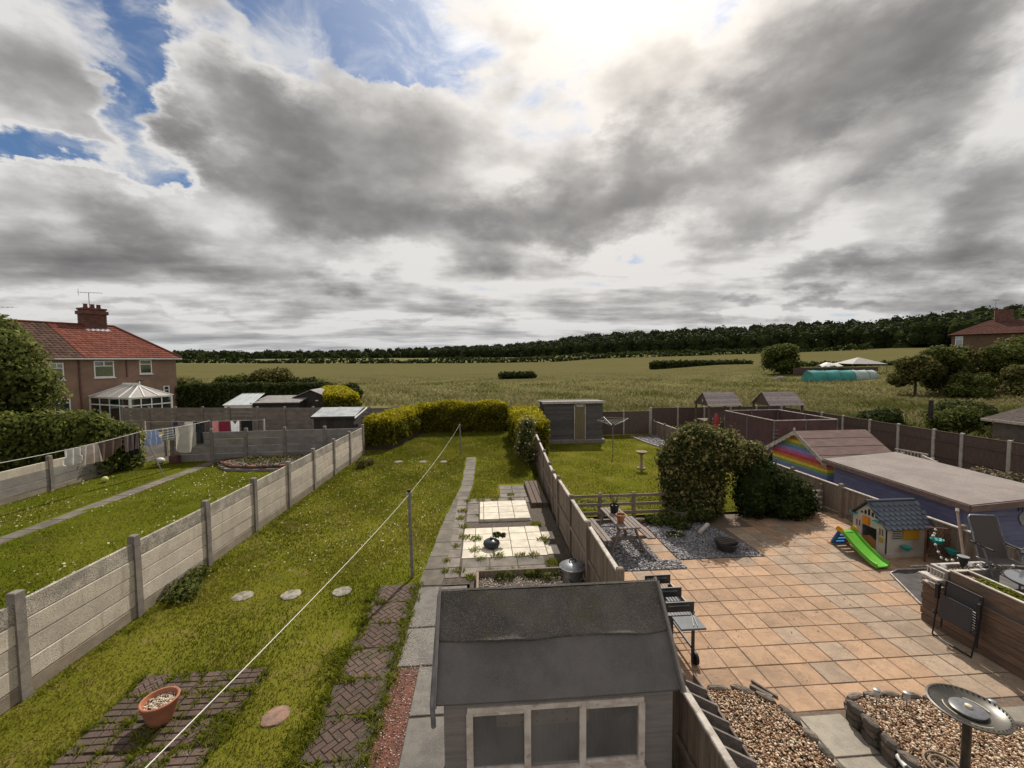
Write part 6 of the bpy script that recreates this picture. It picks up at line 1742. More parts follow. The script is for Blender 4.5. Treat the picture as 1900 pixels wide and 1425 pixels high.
o = MB().prism([(10.4, 20.0), (11.0, 20.0), (11.0, 25.9), (9.4, 25.9), (9.6, 23.6)], -0.05, 0.075).build('gravel_corner', m_slatebed); o['kind'] = 'structure'
x, y = rand_in([(10.4, 20.0), (11.0, 20.0), (11.0, 25.9), (9.4, 25.9), (9.6, 23.6)], 1500)
pebbles('corner_gravel', x, y, 0.085, 0.05, m_slate, 'dark gravel bed in the far corner of the right lawn')
tag(MB().beam((9.35, 25.9, 0.08), (9.55, 23.6, 0.08), 0.05, 0.12).beam((9.55, 23.6, 0.08), (10.4, 19.9, 0.08), 0.05, 0.12).build('bed_edging', m_capw), 'pale edging board of the far gravel corner', 'edging')
x = NR.normal(4.25, 0.6, 700); y = NR.normal(13.95, 0.28, 700)
pebbles('bare_patch', x, y, 0.06, 0.03, mat('dark_cuttings', (0.07, 0.065, 0.03), None, island=((0.10, 0.09, 0.04), (0.04, 0.035, 0.02)), rough=1.0), 'dark bare patch of cuttings on the right lawn', 'grass', flatz=0.3)

# ================================================================== patio furniture
m_tbl = mat('silvered_table_wood', (0.235, 0.195, 0.17), (0.14, 0.115, 0.10), 7, bump=0.4, bscale=30, stretch=(9, 0.8, 9), rnd=0.15)
t = thing('picnic_table', 'weathered wooden picnic table with attached benches', 'picnic table', (3.62, 10.88, 0.0), rad(3))
for k in range(5):
    MB().cbox((0, 0, 0), (0.095, 1.52, 0.035), 0.006).build('top_plank', m_tbl, t, (-0.22 + k * 0.11, 0, 0.72))
for s in (-1, 1):
    for k in range(2):
        MB().cbox((0, 0, 0), (0.10, 1.52, 0.035), 0.006).build('seat_plank', m_tbl, t, (s * (0.52 + k * 0.115), 0, 0.43))
for yy_ in (-0.58, 0.58):
    for s in (-1, 1):
        MB().beam((s * 0.18, yy_, 0.70), (s * 0.46, yy_, 0.0), 0.045, 0.09, (0, 1, 0)).build('leg', m_tbl, t)
    MB().beam((-0.70, yy_ + 0.045, 0.39), (0.70, yy_ + 0.045, 0.39), 0.04, 0.09).build('seat_bearer', m_tbl, t)
    MB().beam((-0.26, yy_ + 0.045, 0.67), (0.26, yy_ + 0.045, 0.67), 0.04, 0.08).build('top_bearer', m_tbl, t)
    MB().beam((0, yy_ * 0.95, 0.40), (0, yy_ * 0.3, 0.70), 0.04, 0.06).build('brace', m_tbl, t)
t = thing('plant_pot', 'black pot with a twiggy shrub on the picnic table', 'plant pot', (3.60, 11.22, 0.742))
MB().lathe([(0.10, 0), (0.125, 0.20), (0.135, 0.205), (0.13, 0.225), (0.115, 0.215), (0.11, 0.18), (0.001, 0.18)], 20).build('pot', m_black, t, smooth=40)
tw = MB()
for k in range(13):
    a = RND.uniform(0, 6.28); r_ = RND.uniform(0.05, 0.24)
    tw.tube([(0.02 * math.cos(a), 0.02 * math.sin(a), 0.17), (r_ * 0.5 * math.cos(a), r_ * 0.5 * math.sin(a), 0.33), (r_ * math.cos(a), r_ * math.sin(a), RND.uniform(0.4, 0.56))], [0.006, 0.005, 0.002], 5)
tw.build('twigs', m_bark, t)
P_, N_ = lumps_points([(0, 0, 0.42, 0.2, 0.2, 0.14)], 130, 0.6)
link('leaves', leaf_mesh('leaves', P_, N_, 0.02, 0.8), m_leaf_oliv, t)
t = thing('plant_pot', 'terracotta pot on the near half of the picnic table', 'plant pot', (3.54, 10.50, 0.742))
MB().lathe([(0.075, 0), (0.11, 0.165), (0.125, 0.167), (0.128, 0.21), (0.112, 0.212), (0.105, 0.165), (0.001, 0.165)], 20).build('pot', m_terra, t, smooth=40)
P_, N_ = lumps_points([(0, 0, 0.19, 0.08, 0.08, 0.03)], 70, 0.5)
link('leaves', leaf_mesh('leaves', P_, N_, 0.02, 0.8), m_leaf_mid, t)
# charcoal barbecue trolley seen beyond the shed roof
m_bbq = mat('barbecue_black', (0.05, 0.05, 0.052), (0.03, 0.03, 0.032), 8, rough=0.45)
t = thing('barbecue_trolley', 'black barbecue trolley with three upright shields beside the fence', 'barbecue', (3.2, 6.8, 0.0))
MB().bb(-0.25, 0.25, -0.28, 0.62, 0.70, 0.74).build('tray', m_bbq, t)
for (s_, nm_) in ((-0.25, 'side_rail'), (0.25, 'side_rail')):
    MB().bb(s_ - .012, s_ + .012, -0.28, 0.62, 0.742, 0.80).build(nm_, m_capw if s_ > 0 else m_bbq, t)
for yy_ in (-0.28, 0.16, 0.60):
    p_ = MB().bb(-0.24, 0.24, yy_ - .012, yy_ + .012, 0.80, 0.965).build('shield', m_bbq, t)
    MB().bb(-0.20, 0.16, yy_ - .018, yy_ - .0135, 0.90, 0.915).build('slot', m_galv, p_)
for k in range(9):
    MB().tube([(-0.21 + k * 0.053, -0.25, 0.80), (-0.21 + k * 0.053, 0.58, 0.80)], 0.005, 4).build('grill_bar', m_galv if k == 4 else m_bbq, t)
MB().bb(-0.2, 0.0, 0.2, 0.42, 0.806, 0.812).build('cooking_plate', mat('rusty_plate', (0.17, 0.10, 0.065), (0.1, 0.07, 0.05), 8), t)
MB().cbox((0.0, -0.58, 0.80), (0.40, 0.34, 0.03), 0.005).build('side_table', mat('grey_steel_shelf', (0.15, 0.155, 0.16), (0.12, 0.125, 0.13), 5, rough=0.65, spec=0.2), t)
for (x, y) in ((0.16, -0.42), (-0.2, -0.42), (0.2, 0.55), (-0.2, 0.55)):
    MB().box((x, y, 0.40), (0.04, 0.04, 0.78)).build('leg', m_bbq, t)
for xx_ in (-0.2, 0.16):
    MB().beam((xx_, -0.42, 0.26), (xx_, 0.55, 0.26), 0.03, 0.04).build('shelf_rail', m_bbq, t)
for k in range(6):
    MB().tube([(-0.2, -0.3 + k * 0.14, 0.27), (0.16, -0.3 + k * 0.14, 0.27)], 0.006, 4).build('shelf_bar', m_bbq, t)
for xx_ in (-0.235, 0.205):
    MB().tube([(xx_ - .02, -0.42, 0.10), (xx_ + .02, -0.42, 0.10)], 0.10, 18).build('wheel', m_black, t, smooth=40)
MB().tube([(0.02, -0.70, 0.83), (0.12, -0.45, 0.84), (0.14, -0.46, 0.84), (0.08, -0.71, 0.83)], 0.006, 5).build('tongs', m_galv, t)
tag(MB().lathe([(0.08, 0), (0.11, 0.06), (0.09, 0.16), (0.05, 0.2)], 10, (3.02, 6.62, 0.285)).build('charcoal_bag', mat('patterned_bag', (0.30, 0.12, 0.11), (0.5, 0.42, 0.4), 14), smooth=50), 'small red patterned bag on the barbecue shelf', 'bag')
# slatted wooden compartment rack along the fence
m_rack = mat('grey_rack_wood', (0.205, 0.175, 0.155), (0.13, 0.11, 0.10), 6, bump=0.4, stretch=(1, 5, 5), rnd=0.15)
t = thing('wooden_rack', 'slatted wooden compartment shelf hung on the fence below the shed', 'rack', (2.24, 3.6, 1.20))
for (x, z) in ((-0.125, 0.17), (0.145, 0.10)):
    MB().cbox((0, 0, 0), (0.022, 2.0, 0.10), 0.005).build('long_board', m_rack, t, (x, -0.1, z))
MB().cbox((0, 0, 0), (0.27, 1.98, 0.022), 0.005).build('base_board', m_rack, t, (0.01, -0.1, 0.04))
for k in range(9):
    y = 0.68 - k * 0.205
    MB().slab3([(-0.11, y, 0.055), (0.13, y - 0.10, 0.055), (0.13, y - 0.10, 0.20), (-0.11, y, 0.27)], (0.008, 0.02, 0)).build('divider', m_rack, t)
for y in (0.85, -1.05):
    MB().beam((-0.12, y, -0.22), (0.13, y, 0.03), 0.03, 0.03).build('bracket', m_rack, t)
pebbles('shells', NR.uniform(-.1, .12, 300), NR.uniform(-1.05, 0.85, 300), 0.06, 0.012, m_peb, '', parent=t)
for y in (0.57, 0.36, 0.16, -0.05, -0.25):
    MB().lathe([(0.018, 0), (0.028, 0.035), (0.010, 0.06)], 8, (-0.05, y, 0.05)).build('shell', m_petal_w, t, smooth=50)

# ================================================================== gravel bed and raised stone bed
m_rock = mat('edging_rock', (0.155, 0.125, 0.10), (0.09, 0.075, 0.062), 6, bump=0.8, bscale=14, rnd=0.25)
def stone_me(sx, sy, sz):
    mb = MB(); mb.ball((0, 0, 0), 0.5, 7)
    mb.v = [(x * sx * RND.uniform(.85, 1.12), y * sy * RND.uniform(.85, 1.12), max(min(z * 1.25, 0.45), -0.5) * sz * RND.uniform(.9, 1.1)) for x, y, z in mb.v]
    me = mb.mesh('stone'); me.materials.append(m_rock)
    return me
stones_me = [stone_me(0.20, 0.13, 0.12) for _ in range(6)]
def edge_stones(parent, pts, z, step, ox, oy, oz=0.0, sc=1.0):
    for (xa, ya), (xb, yb_) in zip(pts[:-1], pts[1:]):
        L = math.hypot(xb - xa, yb_ - ya); n_ = max(1, int(L / step))
        for k in range(n_):
            q = (k + 0.5) / n_
            o_ = bpy.data.objects.new('stone', RND.choice(stones_me)); COL.objects.link(o_); o_.parent = parent
            o_.location = (xa + (xb - xa) * q - ox + RND.uniform(-.01, .01), ya + (yb_ - ya) * q - oy + RND.uniform(-.01, .01), z - oz)
            o_.rotation_euler = (RND.uniform(-.1, .1), RND.uniform(-.1, .1), math.atan2(yb_ - ya, xb - xa) + RND.uniform(-.2, .2))
            s_ = sc * RND.uniform(0.85, 1.15); o_.scale = (L / n_ / 0.20 * 1.02, s_, s_)
GB = [(2.95, 5.62), (3.25, 5.78), (3.60, 5.77), (3.92, 5.66), (4.12, 5.42), (4.18, 5.05), (4.2, 4.55), (4.2, 3.2), (2.95, 3.2)]
t = thing('gravel_bed', 'kidney-shaped pebble bed edged with rough stones beside the rack', 'gravel bed', (3.5, 4.8, 0.0))
MB().prism([(x - 3.5, y - 4.8) for x, y in GB], -0.03, 0.05).build('bed', m_soil, t)
edge_stones(t, GB[:8], 0.055, 0.20, 3.5, 4.8)
x, y = rand_in([(x - 3.5, y - 4.8) for x, y in GB], 7600)
pebbles('pebbles', x * 0.96, y * 0.97, 0.06 + NR.uniform(0, .02, len(x)), 0.019, m_peb, '', parent=t)
tag(MB().beam((3.98, 5.84, 0.02), (4.16, 5.60, 0.02), 0.05, 0.05).beam((4.06, 5.93, 0.025), (4.24, 5.60, 0.02), 0.03, 0.03).build('slate_pieces', m_rock), 'dark slate pieces lying at the pebble bed edge', 'slate')
RBp = [(4.95, 5.22), (5.25, 5.30), (5.75, 5.22), (6.25, 5.10), (6.75, 4.75), (7.05, 4.3), (7.05, 2.9), (4.93, 2.9), (4.93, 4.2)]
t = thing('raised_stone_bed', 'raised pebble bed walled with dark rough stones in the bottom right corner', 'raised bed', (5.9, 4.3, 0.0))
MB().prism([(x - 5.9, y - 4.3) for x, y in RBp], -0.03, 0.22).build('core', m_soil, t)
loop = RBp[:6] + [RBp[6]]
for z_ in (0.05, 0.15, 0.245):
    edge_stones(t, loop, z_, 0.22, 5.9, 4.3, sc=0.95)
    edge_stones(t, [RBp[7], RBp[8], RBp[0]], z_, 0.22, 5.9, 4.3, sc=0.95)
x, y = rand_in([(x - 5.9, y - 4.3) for x, y in RBp], 14000)
pebbles('pebbles', x * 0.95, y * 0.95, 0.245 + NR.uniform(0, .02, len(x)), 0.019, m_peb, '', parent=t)
m_dish = mat('verdigris_dark_bronze', (0.045, 0.042, 0.038), (0.085, 0.075, 0.06), 7, rough=0.35, metal=0.35)
t = thing('bird_bath', 'dark bronze bird bath on a slim stem in the pebble bed', 'bird bath', (5.33, 4.10, 0.24))
MB().lathe([(0.16, 0), (0.15, 0.02), (0.06, 0.05), (0.042, 0.12), (0.040, 0.70), (0.07, 0.75)], 18).build('stem', m_dish, t, smooth=45)
bw = MB().lathe([(0.07, 0.745), (0.22, 0.77), (0.315, 0.815), (0.34, 0.825), (0.345, 0.84), (0.325, 0.845), (0.29, 0.825), (0.20, 0.795), (0.001, 0.79)], 40).build('dish', m_dish, t, smooth=40)
for k in range(44):
    a = 2 * math.pi * k / 44
    MB().box((0.314 * math.cos(a), 0.314 * math.sin(a), 0.846), (0.012, 0.014, 0.008), rz=a).build('rim_bead', m_dish, bw)
fl = MB().lathe([(0.15, 0.80), (0.155, 0.825), (0.13, 0.835), (0.05, 0.837), (0.001, 0.837)], 32).build('solar_float', mat('solar_panel_grey', (0.13, 0.13, 0.135), (0.09, 0.09, 0.1), 30, rough=0.35), t, smooth=40)
MB().lathe([(0.035, 0.837), (0.03, 0.86), (0.012, 0.87), (0.001, 0.87)], 14).build('fountain_nozzle', mat('cream_plastic', (0.52, 0.46, 0.33), rough=0.5), fl, smooth=40)
for (a0, a1, r_) in ((2.3, 3.4, 0.20), (-0.3, 0.9, 0.195), (3.9, 4.7, 0.24)):
    MB().tube([(r_ * math.cos(a), r_ * math.sin(a), 0.808) for a in np.linspace(a0, a1, 12)], 0.006, 5).build('scroll', MATS['cream_plastic'], bw)
def solar_light(label, x, y, z=0.24):
    t_ = thing('solar_light', label, 'light', (x, y, z), 0, 'solar stake lights in the raised bed')
    MB().tube([(0, 0, 0), (0, 0, 0.17)], 0.008, 6).build('stake', m_metal, t_)
    MB().lathe([(0.02, 0.12), (0.034, 0.16), (0.036, 0.235)], 12).build('lens', mat('clear_plastic', (0.6, 0.6, 0.58), rough=0.15, alpha=0.35), t_, smooth=40)
    MB().lathe([(0.042, 0.235), (0.042, 0.25), (0.028, 0.258), (0.001, 0.258)], 12).build('cap', m_galv, t_, smooth=40)
solar_light('solar light at the stone corner, leftmost of three', 5.25, 5.08)
solar_light('solar light in the middle of the bed edge', 5.60, 5.0)
solar_light('solar light right of the bird bath dish', 6.55, 4.78)
o = MB()
for r_ in (0.17, 0.12):
    o.tube([(r_ * math.cos(a), r_ * math.sin(a), 0.0) for a in np.linspace(0, 2 * math.pi, 25)], 0.014, 6)
for k in range(3):
    a = k * 2.1; o.tube([(0.03 * math.cos(a), 0.03 * math.sin(a), 0.0), (0.09 * math.cos(a + .6), 0.09 * math.sin(a + .6), 0.005), (0.12 * math.cos(a + 1.1), 0.12 * math.sin(a + 1.1), 0.0)], 0.012, 6)
tag(o.build('ornamental_disc', mat('rusty_ornament', (0.24, 0.18, 0.12), (0.15, 0.11, 0.08), 9), loc=(5.22, 4.22, 0.285), smooth=50), 'round knotwork ornament lying at the foot of the bird bath', 'ornament')
tag(MB().tube([(4.86, 4.30, 0.20), (4.90, 4.44, 0.20)], 0.035, 12).build('pipe_stub', m_white, smooth=50), 'short white pipe stub on the raised bed wall', 'pipe')
tag(MB().tube([(4.90, 4.02, 0.23), (4.865, 4.29, 0.20)], 0.045, 10).build('rolled_tube', m_black, smooth=50), 'short black tube lying on the raised bed wall', 'tube')
tag(MB().beam((5.75, 5.36, 0.10), (6.35, 5.22, 0.10), 0.10, 0.06).build('wood_offcut', m_sleep), 'dark timber offcut behind the raised bed', 'timber')
# little things on the slate bed
tag(MB().beam((6.0, 11.15, 0.08), (6.45, 11.5, 0.20), 0.10, 0.05).build('driftwood', m_capw), 'pale piece of timber leaning at the foot of the ivy', 'timber')
t = thing('fire_pit', 'dark metal fire pit on the slate chippings', 'fire pit', (6.25, 10.25, 0.0))
MB().lathe([(0.22, 0.05), (0.30, 0.22), (0.31, 0.24), (0.28, 0.23), (0.2, 0.1), (0.001, 0.09)], 16).build('bowl', m_bbq, t, smooth=40)
for k in range(3):
    a = k * 2.09; MB().tube([(0.2 * math.cos(a), 0.2 * math.sin(a), 0.08), (0.26 * math.cos(a), 0.26 * math.sin(a), 0.0)], 0.015, 5).build('leg', m_bbq, t)
for k in range(3):
    MB().beam((-0.2, -0.1 + k * 0.1, 0.2), (0.2, -0.05 + k * 0.1, 0.22), 0.06, 0.05).build('log', m_bark, t)
t = plant('flowering_cushion', 'small cushion plant with pale flowers on the slate', 'plant', (5.35, 11.2, 0.0), [(0, 0, 0.06, 0.25, 0.13, 0.1)], 300, 0.03, m_leaf_oliv, core=0.7, crown='foliage', flowers=(90, 0.025, m_petal_w))
t = thing('stone_trough', 'dark round stone trough under the ivy arch', 'trough', (5.95, 12.3, 0.0))
MB().lathe([(0.25, 0), (0.30, 0.30), (0.31, 0.36), (0.26, 0.36), (0.24, 0.3), (0.001, 0.29)], 14).build('trough', m_rock, t, smooth=40)
for (x, y, lb) in ((4.75, 12.25, 'grey rock beside the stepping slabs'), (5.05, 12.35, 'flat rock at the fence foot by the border plants')):
    o = bpy.data.objects.new('garden_rock', stones_me[0].copy()); COL.objects.link(o); o.location = (x, y, 0.06); o.scale = (1.6, 1.6, 1.5); tag(o, lb, 'rock')
# small flame-orange flower basket behind the ivy
t = thing('hanging_flowers', 'orange flower cluster glowing behind the ivy arch', 'flowers', (7.85, 13.3, 1.2))
P_, N_ = lumps_points([(0, 0, 0.0, 0.14, 0.12, 0.16)], 160, 0.4)
link('petals', leaf_mesh('petals', P_, N_, 0.03, 0.8), mat('orange_petals', (0.55, 0.20, 0.02), (0.4, 0.25, 0.03), 9, trans=0.4), t)
MB().tube([(0, 0, -1.2), (0, 0, 0.1)], 0.012, 6).build('stem', m_bark, t)

# ================================================================== playhouse, slide
m_phw = mat('cream_play_plastic', (0.50, 0.46, 0.40), (0.36, 0.32, 0.27), 3, rough=0.5, lo=0.45, hi=0.8)
m_phr = mat('slate_blue_plastic', (0.065, 0.078, 0.10), (0.05, 0.06, 0.08), 4, rough=0.4)
m_teal = mat('teal_plastic', (0.03, 0.30, 0.26), rough=0.4)
m_oran = mat('orange_plastic', (0.72, 0.22, 0.015), rough=0.4)
m_yel = mat('mustard_plastic', (0.45, 0.25, 0.02), rough=0.45)
m_green = mat('bright_green_plastic', (0.12, 0.38, 0.035), (0.10, 0.33, 0.03), 4, rough=0.35)
m_bluep = mat('blue_plastic', (0.02, 0.13, 0.36), rough=0.4)
m_amber = mat('amber_plastic', (0.62, 0.30, 0.02), rough=0.4)
x0, x1, y0, y1 = 9.88, 10.98, 9.5, 10.42
t = thing('playhouse', 'cream plastic playhouse with dark scalloped tile roof', 'playhouse', (10.43, 9.96, 0.0))
EZ_, RZ_ = 0.80, 1.26
yc = (y0 + y1) / 2
# front gable wall facing left, with door opening between y 9.78 and 10.15
fw_ = MB()
fw_.bb(x0, x0 + .04, y0, 9.74, 0, EZ_); fw_.bb(x0, x0 + .04, 10.16, y1, 0, EZ_); fw_.bb(x0, x0 + .04, 9.74, 10.16, 0.62, EZ_)
fw_.slab3([(x0, y0, EZ_), (x0, y1, EZ_), (x0, yc, RZ_ - .03)], (0.04, 0, 0))
fw_.build('front_wall', m_phw, t, world=True)
MB().bb(x0, x1, y0, y0 + .04, 0, EZ_).build('side_wall', m_phw, t, world=True)
MB().bb(x0, x1, y1 - .04, y1, 0, EZ_).build('side_wall', m_phw, t, world=True)
MB().slab3([(x1, y0, 0), (x1, y1, 0), (x1, y1, EZ_), (x1, yc, RZ_ - .03), (x1, y0, EZ_)], (-0.04, 0, 0)).build('back_wall', m_phw, t, world=True)
MB().bb(x0 - .02, x1 + .02, y0 - .02, y1 + .02, 0, 0.09).build('skirting', m_phw, t, world=True)
MB().bb(x0 + .05, x1 - .05, y0 + .05, y1 - .05, 0.0, 0.012).build('floor', m_phw, t, world=True)
# louvre window with mustard shutter in the side wall
w_ = MB().bb(10.02, 10.30, y0 - .016, y0 - .001, 0.46, 0.74).build('louvre_window', m_phw, t, world=True)
for k in range(6):
    MB().bb(10.035, 10.285, y0 - .022, y0 - .0165, 0.475 + k * 0.045, 0.495 + k * 0.045).build('slat_gap', m_black, w_, world=True)
s_ = MB().bb(10.32, 10.74, y0 - .03, y0 - .001, 0.45, 0.75).build('shutter', m_yel, t, world=True)
MB().lathe([(0.05, 0), (0.10, 0.08), (0.11, 0.10), (0.09, 0.095), (0.001, 0.05)], 12, (10.33, y0 - .11, 0.22)).build('flower_box', m_teal, t, smooth=40, world=True)
# door side: orange shutter, teal trims, arched vent panes, number plate
MB().bb(x0 - .05, x0 - .002, 9.93, 10.10, 0.66, 0.84).build('shutter', m_oran, t, world=True)
for k in range(3):
    MB().bb(x0 - .058, x0 - .051, 9.94, 10.09, 0.685 + k * 0.05, 0.70 + k * 0.05).build('shutter_groove', m_amber, t, world=True)
for yy_ in (9.58, 9.65, 10.22, 10.3):
    MB().bb(x0 - .006, x0 - .001, yy_ - .02, yy_ + .02, 0.52, 0.68).build('lattice_pane', mat('lattice_brown', (0.20, 0.11, 0.07)), t, world=True)
MB().bb(x0 - .02, x0 - .001, 9.56, 9.66, 0.36, 0.46).build('letter_box', m_yel, t, world=True)
for k in range(5):
    yy_ = yc - 0.2 + k * 0.1; hz = 0.92 + 0.14 * (1 - abs(k - 2) / 2.5)
    MB().bb(x0 - .005, x0 - .001, yy_ - .03, yy_ + .03, 0.90, hz).build('fan_light', m_black, t, world=True)
for yy_ in (9.70, 10.36):
    MB().cbox((x0 - .05, yy_, 0.84), (0.10, 0.16, 0.025), 0.005).build('bracket', m_teal, t, world=True)
d_ = MB().slab3([(x0 + .02, 9.75, 0.02), (x0 + .02, 10.15, 0.02), (x0 + .02, 10.15, 0.30), (x0 + .02, 9.95, 0.38), (x0 + .02, 9.75, 0.30)], (0.02, 0, 0)).build('half_door', mat('amber_brown_plastic', (0.30, 0.15, 0.05), rough=0.45), t, world=True)
# roof: every scallop tile on the near slope is a piece of its own
sl = MB()
sl.slab3([(x0 - .1, y0 - .10, EZ_ - .07), (x1 + .1, y0 - .10, EZ_ - .07), (x1 + .1, yc, RZ_), (x0 - .1, yc, RZ_)], (0, 0, 0.015))
ro = sl.build('roof_slope', m_phr, t, world=True)
MB().slab3([(x0 - .1, y1 + .10, EZ_ - .07), (x0 - .1, yc, RZ_ + .002), (x1 + .1, yc, RZ_ + .002), (x1 + .1, y1 + .10, EZ_ - .07)], (0, 0, 0.015)).build('roof_slope', m_phr, t, world=True)
MB().tube([(x0 - .11, yc, RZ_ + .02), (x1 + .11, yc, RZ_ + .02)], 0.035, 10).build('ridge', m_phr, t, smooth=50, world=True)
ang = math.atan2(RZ_ - EZ_ + .07, yc - y0 + .10)
sc = MB()
pts_ = [(0.07 * math.cos(a), 0.075 * math.sin(a)) for a in np.linspace(math.pi, 2 * math.pi, 9)] + [(0.07, 0.06), (-0.07, 0.06)]
sc.prism(pts_, 0.0, 0.014)
sme = sc.mesh('scallop_tile'); sme.materials.append(m_phr)
for r in range(6):
    q = (r + 0.4) / 6.3
    for k in range(9):
        o = bpy.data.objects.new('scallop_tile', sme); COL.objects.link(o); o.parent = ro
        xx_ = x0 - .03 + k * 0.145 + (0.07 if r % 2 else 0.0)
        o.location = (xx_, y0 - .10 + (yc - y0 + .10) * q, EZ_ - .07 + (RZ_ - EZ_ + .07) * q + .018)
        o.rotation_euler = (ang - 0.09, 0, 0)
# slide
t = thing('toddler_slide', 'small green slide with blue ladder beside the playhouse', 'slide', (9.36, 9.6, 0.0))
top, bot = Vector((9.40, 10.05, 0.46)), Vector((9.28, 8.95, 0.05))
side = Vector((1, 0.1, 0)).normalized()
ch_ = MB(); n_ = 14; prof = [(-0.19, 0.075), (-0.165, 0.08), (-0.15, 0.015), (-0.08, 0.0), (0.08, 0.0), (0.15, 0.015), (0.165, 0.08), (0.19, 0.075), (0.19, -0.03), (-0.19, -0.03)]
vs = []
for i in range(n_ + 1):
    q = i / n_
    c_ = top + (bot - top) * q
    c_.z = 0.46 - 0.41 * (q ** 1.0) + (0.05 * math.sin(q * math.pi) * -1 if q > 0 else 0) + (0.03 * max(0, q - 0.85) / 0.15)
    for (a, b) in prof:
        p_ = c_ + side * a; vs.append((p_.x, p_.y, p_.z + b))
m_ = len(prof)
ch_.add(vs, [(i * m_ + k, i * m_ + (k + 1) % m_, (i + 1) * m_ + (k + 1) % m_, (i + 1) * m_ + k) for i in range(n_) for k in range(m_)] + [tuple(range(m_)), tuple(range(n_ * m_ + m_ - 1, n_ * m_ - 1, -1))])
ch_.build('chute', m_green, t, smooth=35, world=True)
MB().bb(9.22, 9.58, 10.03, 10.17, 0.42, 0.46).build('platform', m_green, t, world=True)
for s in (-1, 1):
    MB().slab3([(9.40 + s * 0.185, 10.08 + 0.11 * math.cos(a), 0.46 + 0.13 * math.sin(a)) for a in np.linspace(0, math.pi, 10)], (0.03 * s, 0, 0)).build('hand_grip', m_amber, t, world=True)
    MB().beam((9.40 + s * 0.17, 10.10, 0.46), (9.46 + s * 0.19, 10.38, 0.02), 0.045, 0.10, (1, 0, 0)).build('ladder_side', m_bluep, t, world=True)
for k in range(4):
    q = 0.15 + k * 0.26
    MB().box((9.40 + 0.06 * q, 10.11 + 0.27 * q, 0.45 - 0.43 * q), (0.32, 0.07, 0.05)).build('step', m_bluep if k else mat('white_step', (0.6, 0.62, 0.65)), t, world=True)
MB().cbox((9.47, 10.40, 0.02), (0.52, 0.12, 0.04), 0.01).build('foot', m_amber, t, world=True)
# trellis with teal pots
t = thing('trellis_panel', 'brown diamond trellis with teal pots beside the playhouse', 'trellis', (10.95, 9.12, 0.0), rad(-20))
for s in (1, -1):
    for k in range(8):
        a = -0.30 + k * 0.10
        MB().beam((a - s * 0.22 if abs(a - s * .22) < .3 else math.copysign(.3, a - s * .22), 0.012 * s, 0.22), (a + s * 0.22 if abs(a + s * .22) < .3 else math.copysign(.3, a + s * .22), 0.012 * s, 0.80), 0.014, 0.010, (0, 1, 0)).build('lath', mat('trellis_brown', (0.17, 0.075, 0.045), (0.12, 0.055, 0.035), 5), t)
for (p_, q_) in (((-.33, 0, 0), (-.33, 0, .85)), ((.33, 0, 0), (.33, 0, .85)), ((-.33, 0, .85), (.33, 0, .85)), ((-.33, 0, .2), (.33, 0, .2))):
    MB().beam(p_, q_, 0.03, 0.03, (0, 1, 0)).build('frame_bar', MATS['trellis_brown'], t)
for (x, z) in ((-0.18, 0.52), (0.12, 0.30)):
    MB().lathe([(0.07, 0), (0.12, 0.09), (0.13, 0.11), (0.11, 0.105), (0.001, 0.06)], 14, (x, -0.13, z)).build('pot', m_teal, t, smooth=40)
# dark sheet with pale rope edge on the patio
t = thing('ground_sheet', 'dark groundsheet with pale rope edge beside the slide', 'groundsheet', (9.75, 8.05, 0.0))
GS = [(9.25, 8.75), (9.55, 8.88), (10.9, 8.85), (10.9, 7.3), (8.75, 7.25), (8.70, 7.6)]
MB().prism([(x - 9.75, y - 8.05) for x, y in GS], 0.006, 0.016).build('sheet', mat('dark_sheet', (0.045, 0.042, 0.042), (0.07, 0.062, 0.06), 6), t)
MB().tube([(x - 9.75, y - 8.05, 0.03) for x, y in GS + GS[:1]], 0.018, 6).build('rope_edge', m_capw, t, smooth=60)
tag(MB().beam((10.05, 9.02, 0.02), (10.85, 8.98, 0.02), 0.04, 0.03).build('wooden_pole', m_capw), 'pale wooden pole lying by the playhouse', 'pole')

# ================================================================== raised deck with planters
m_deckw = mat('larch_cladding', (0.165, 0.105, 0.07), (0.105, 0.07, 0.052), 5, bump=0.35, stretch=(6, 0.7, 6), rnd=0.2)
t = thing('raised_deck', 'raised timber deck clad in horizontal boards at the right', 'deck', (9.6, 5.6, 0.0))
MB().bb(8.24, 11.0, 3.2, 7.12, 0.0, 0.80).build('core', m_dark, t, world=True)
for k in range(6):
    z = 0.01 + k * 0.138
    MB().cbox((8.225, 5.16, z + 0.065), (0.03, 3.96 + (0.04 if k % 2 else 0), 0.128), 0.006).build('cladding_board', m_deckw, t, world=True)
    MB().cbox((9.6, 7.135, z + 0.065), (2.7, 0.03, 0.128), 0.006).build('cladding_board', m_deckw, t, world=True)
for k in range(28):
    MB().cbox((8.32 + k * 0.097, 5.16, 0.815), (0.09, 3.96, 0.025), 0.004).build('deck_board', mat('grey_deck', (0.13, 0.12, 0.115), (0.085, 0.08, 0.078), 5, stretch=(6, .7, 6), rnd=.15), t, world=True)
m_plk = mat('planter_plank', (0.215, 0.145, 0.10), (0.145, 0.10, 0.075), 5, bump=0.3, stretch=(1, 1, 5), rnd=0.15)
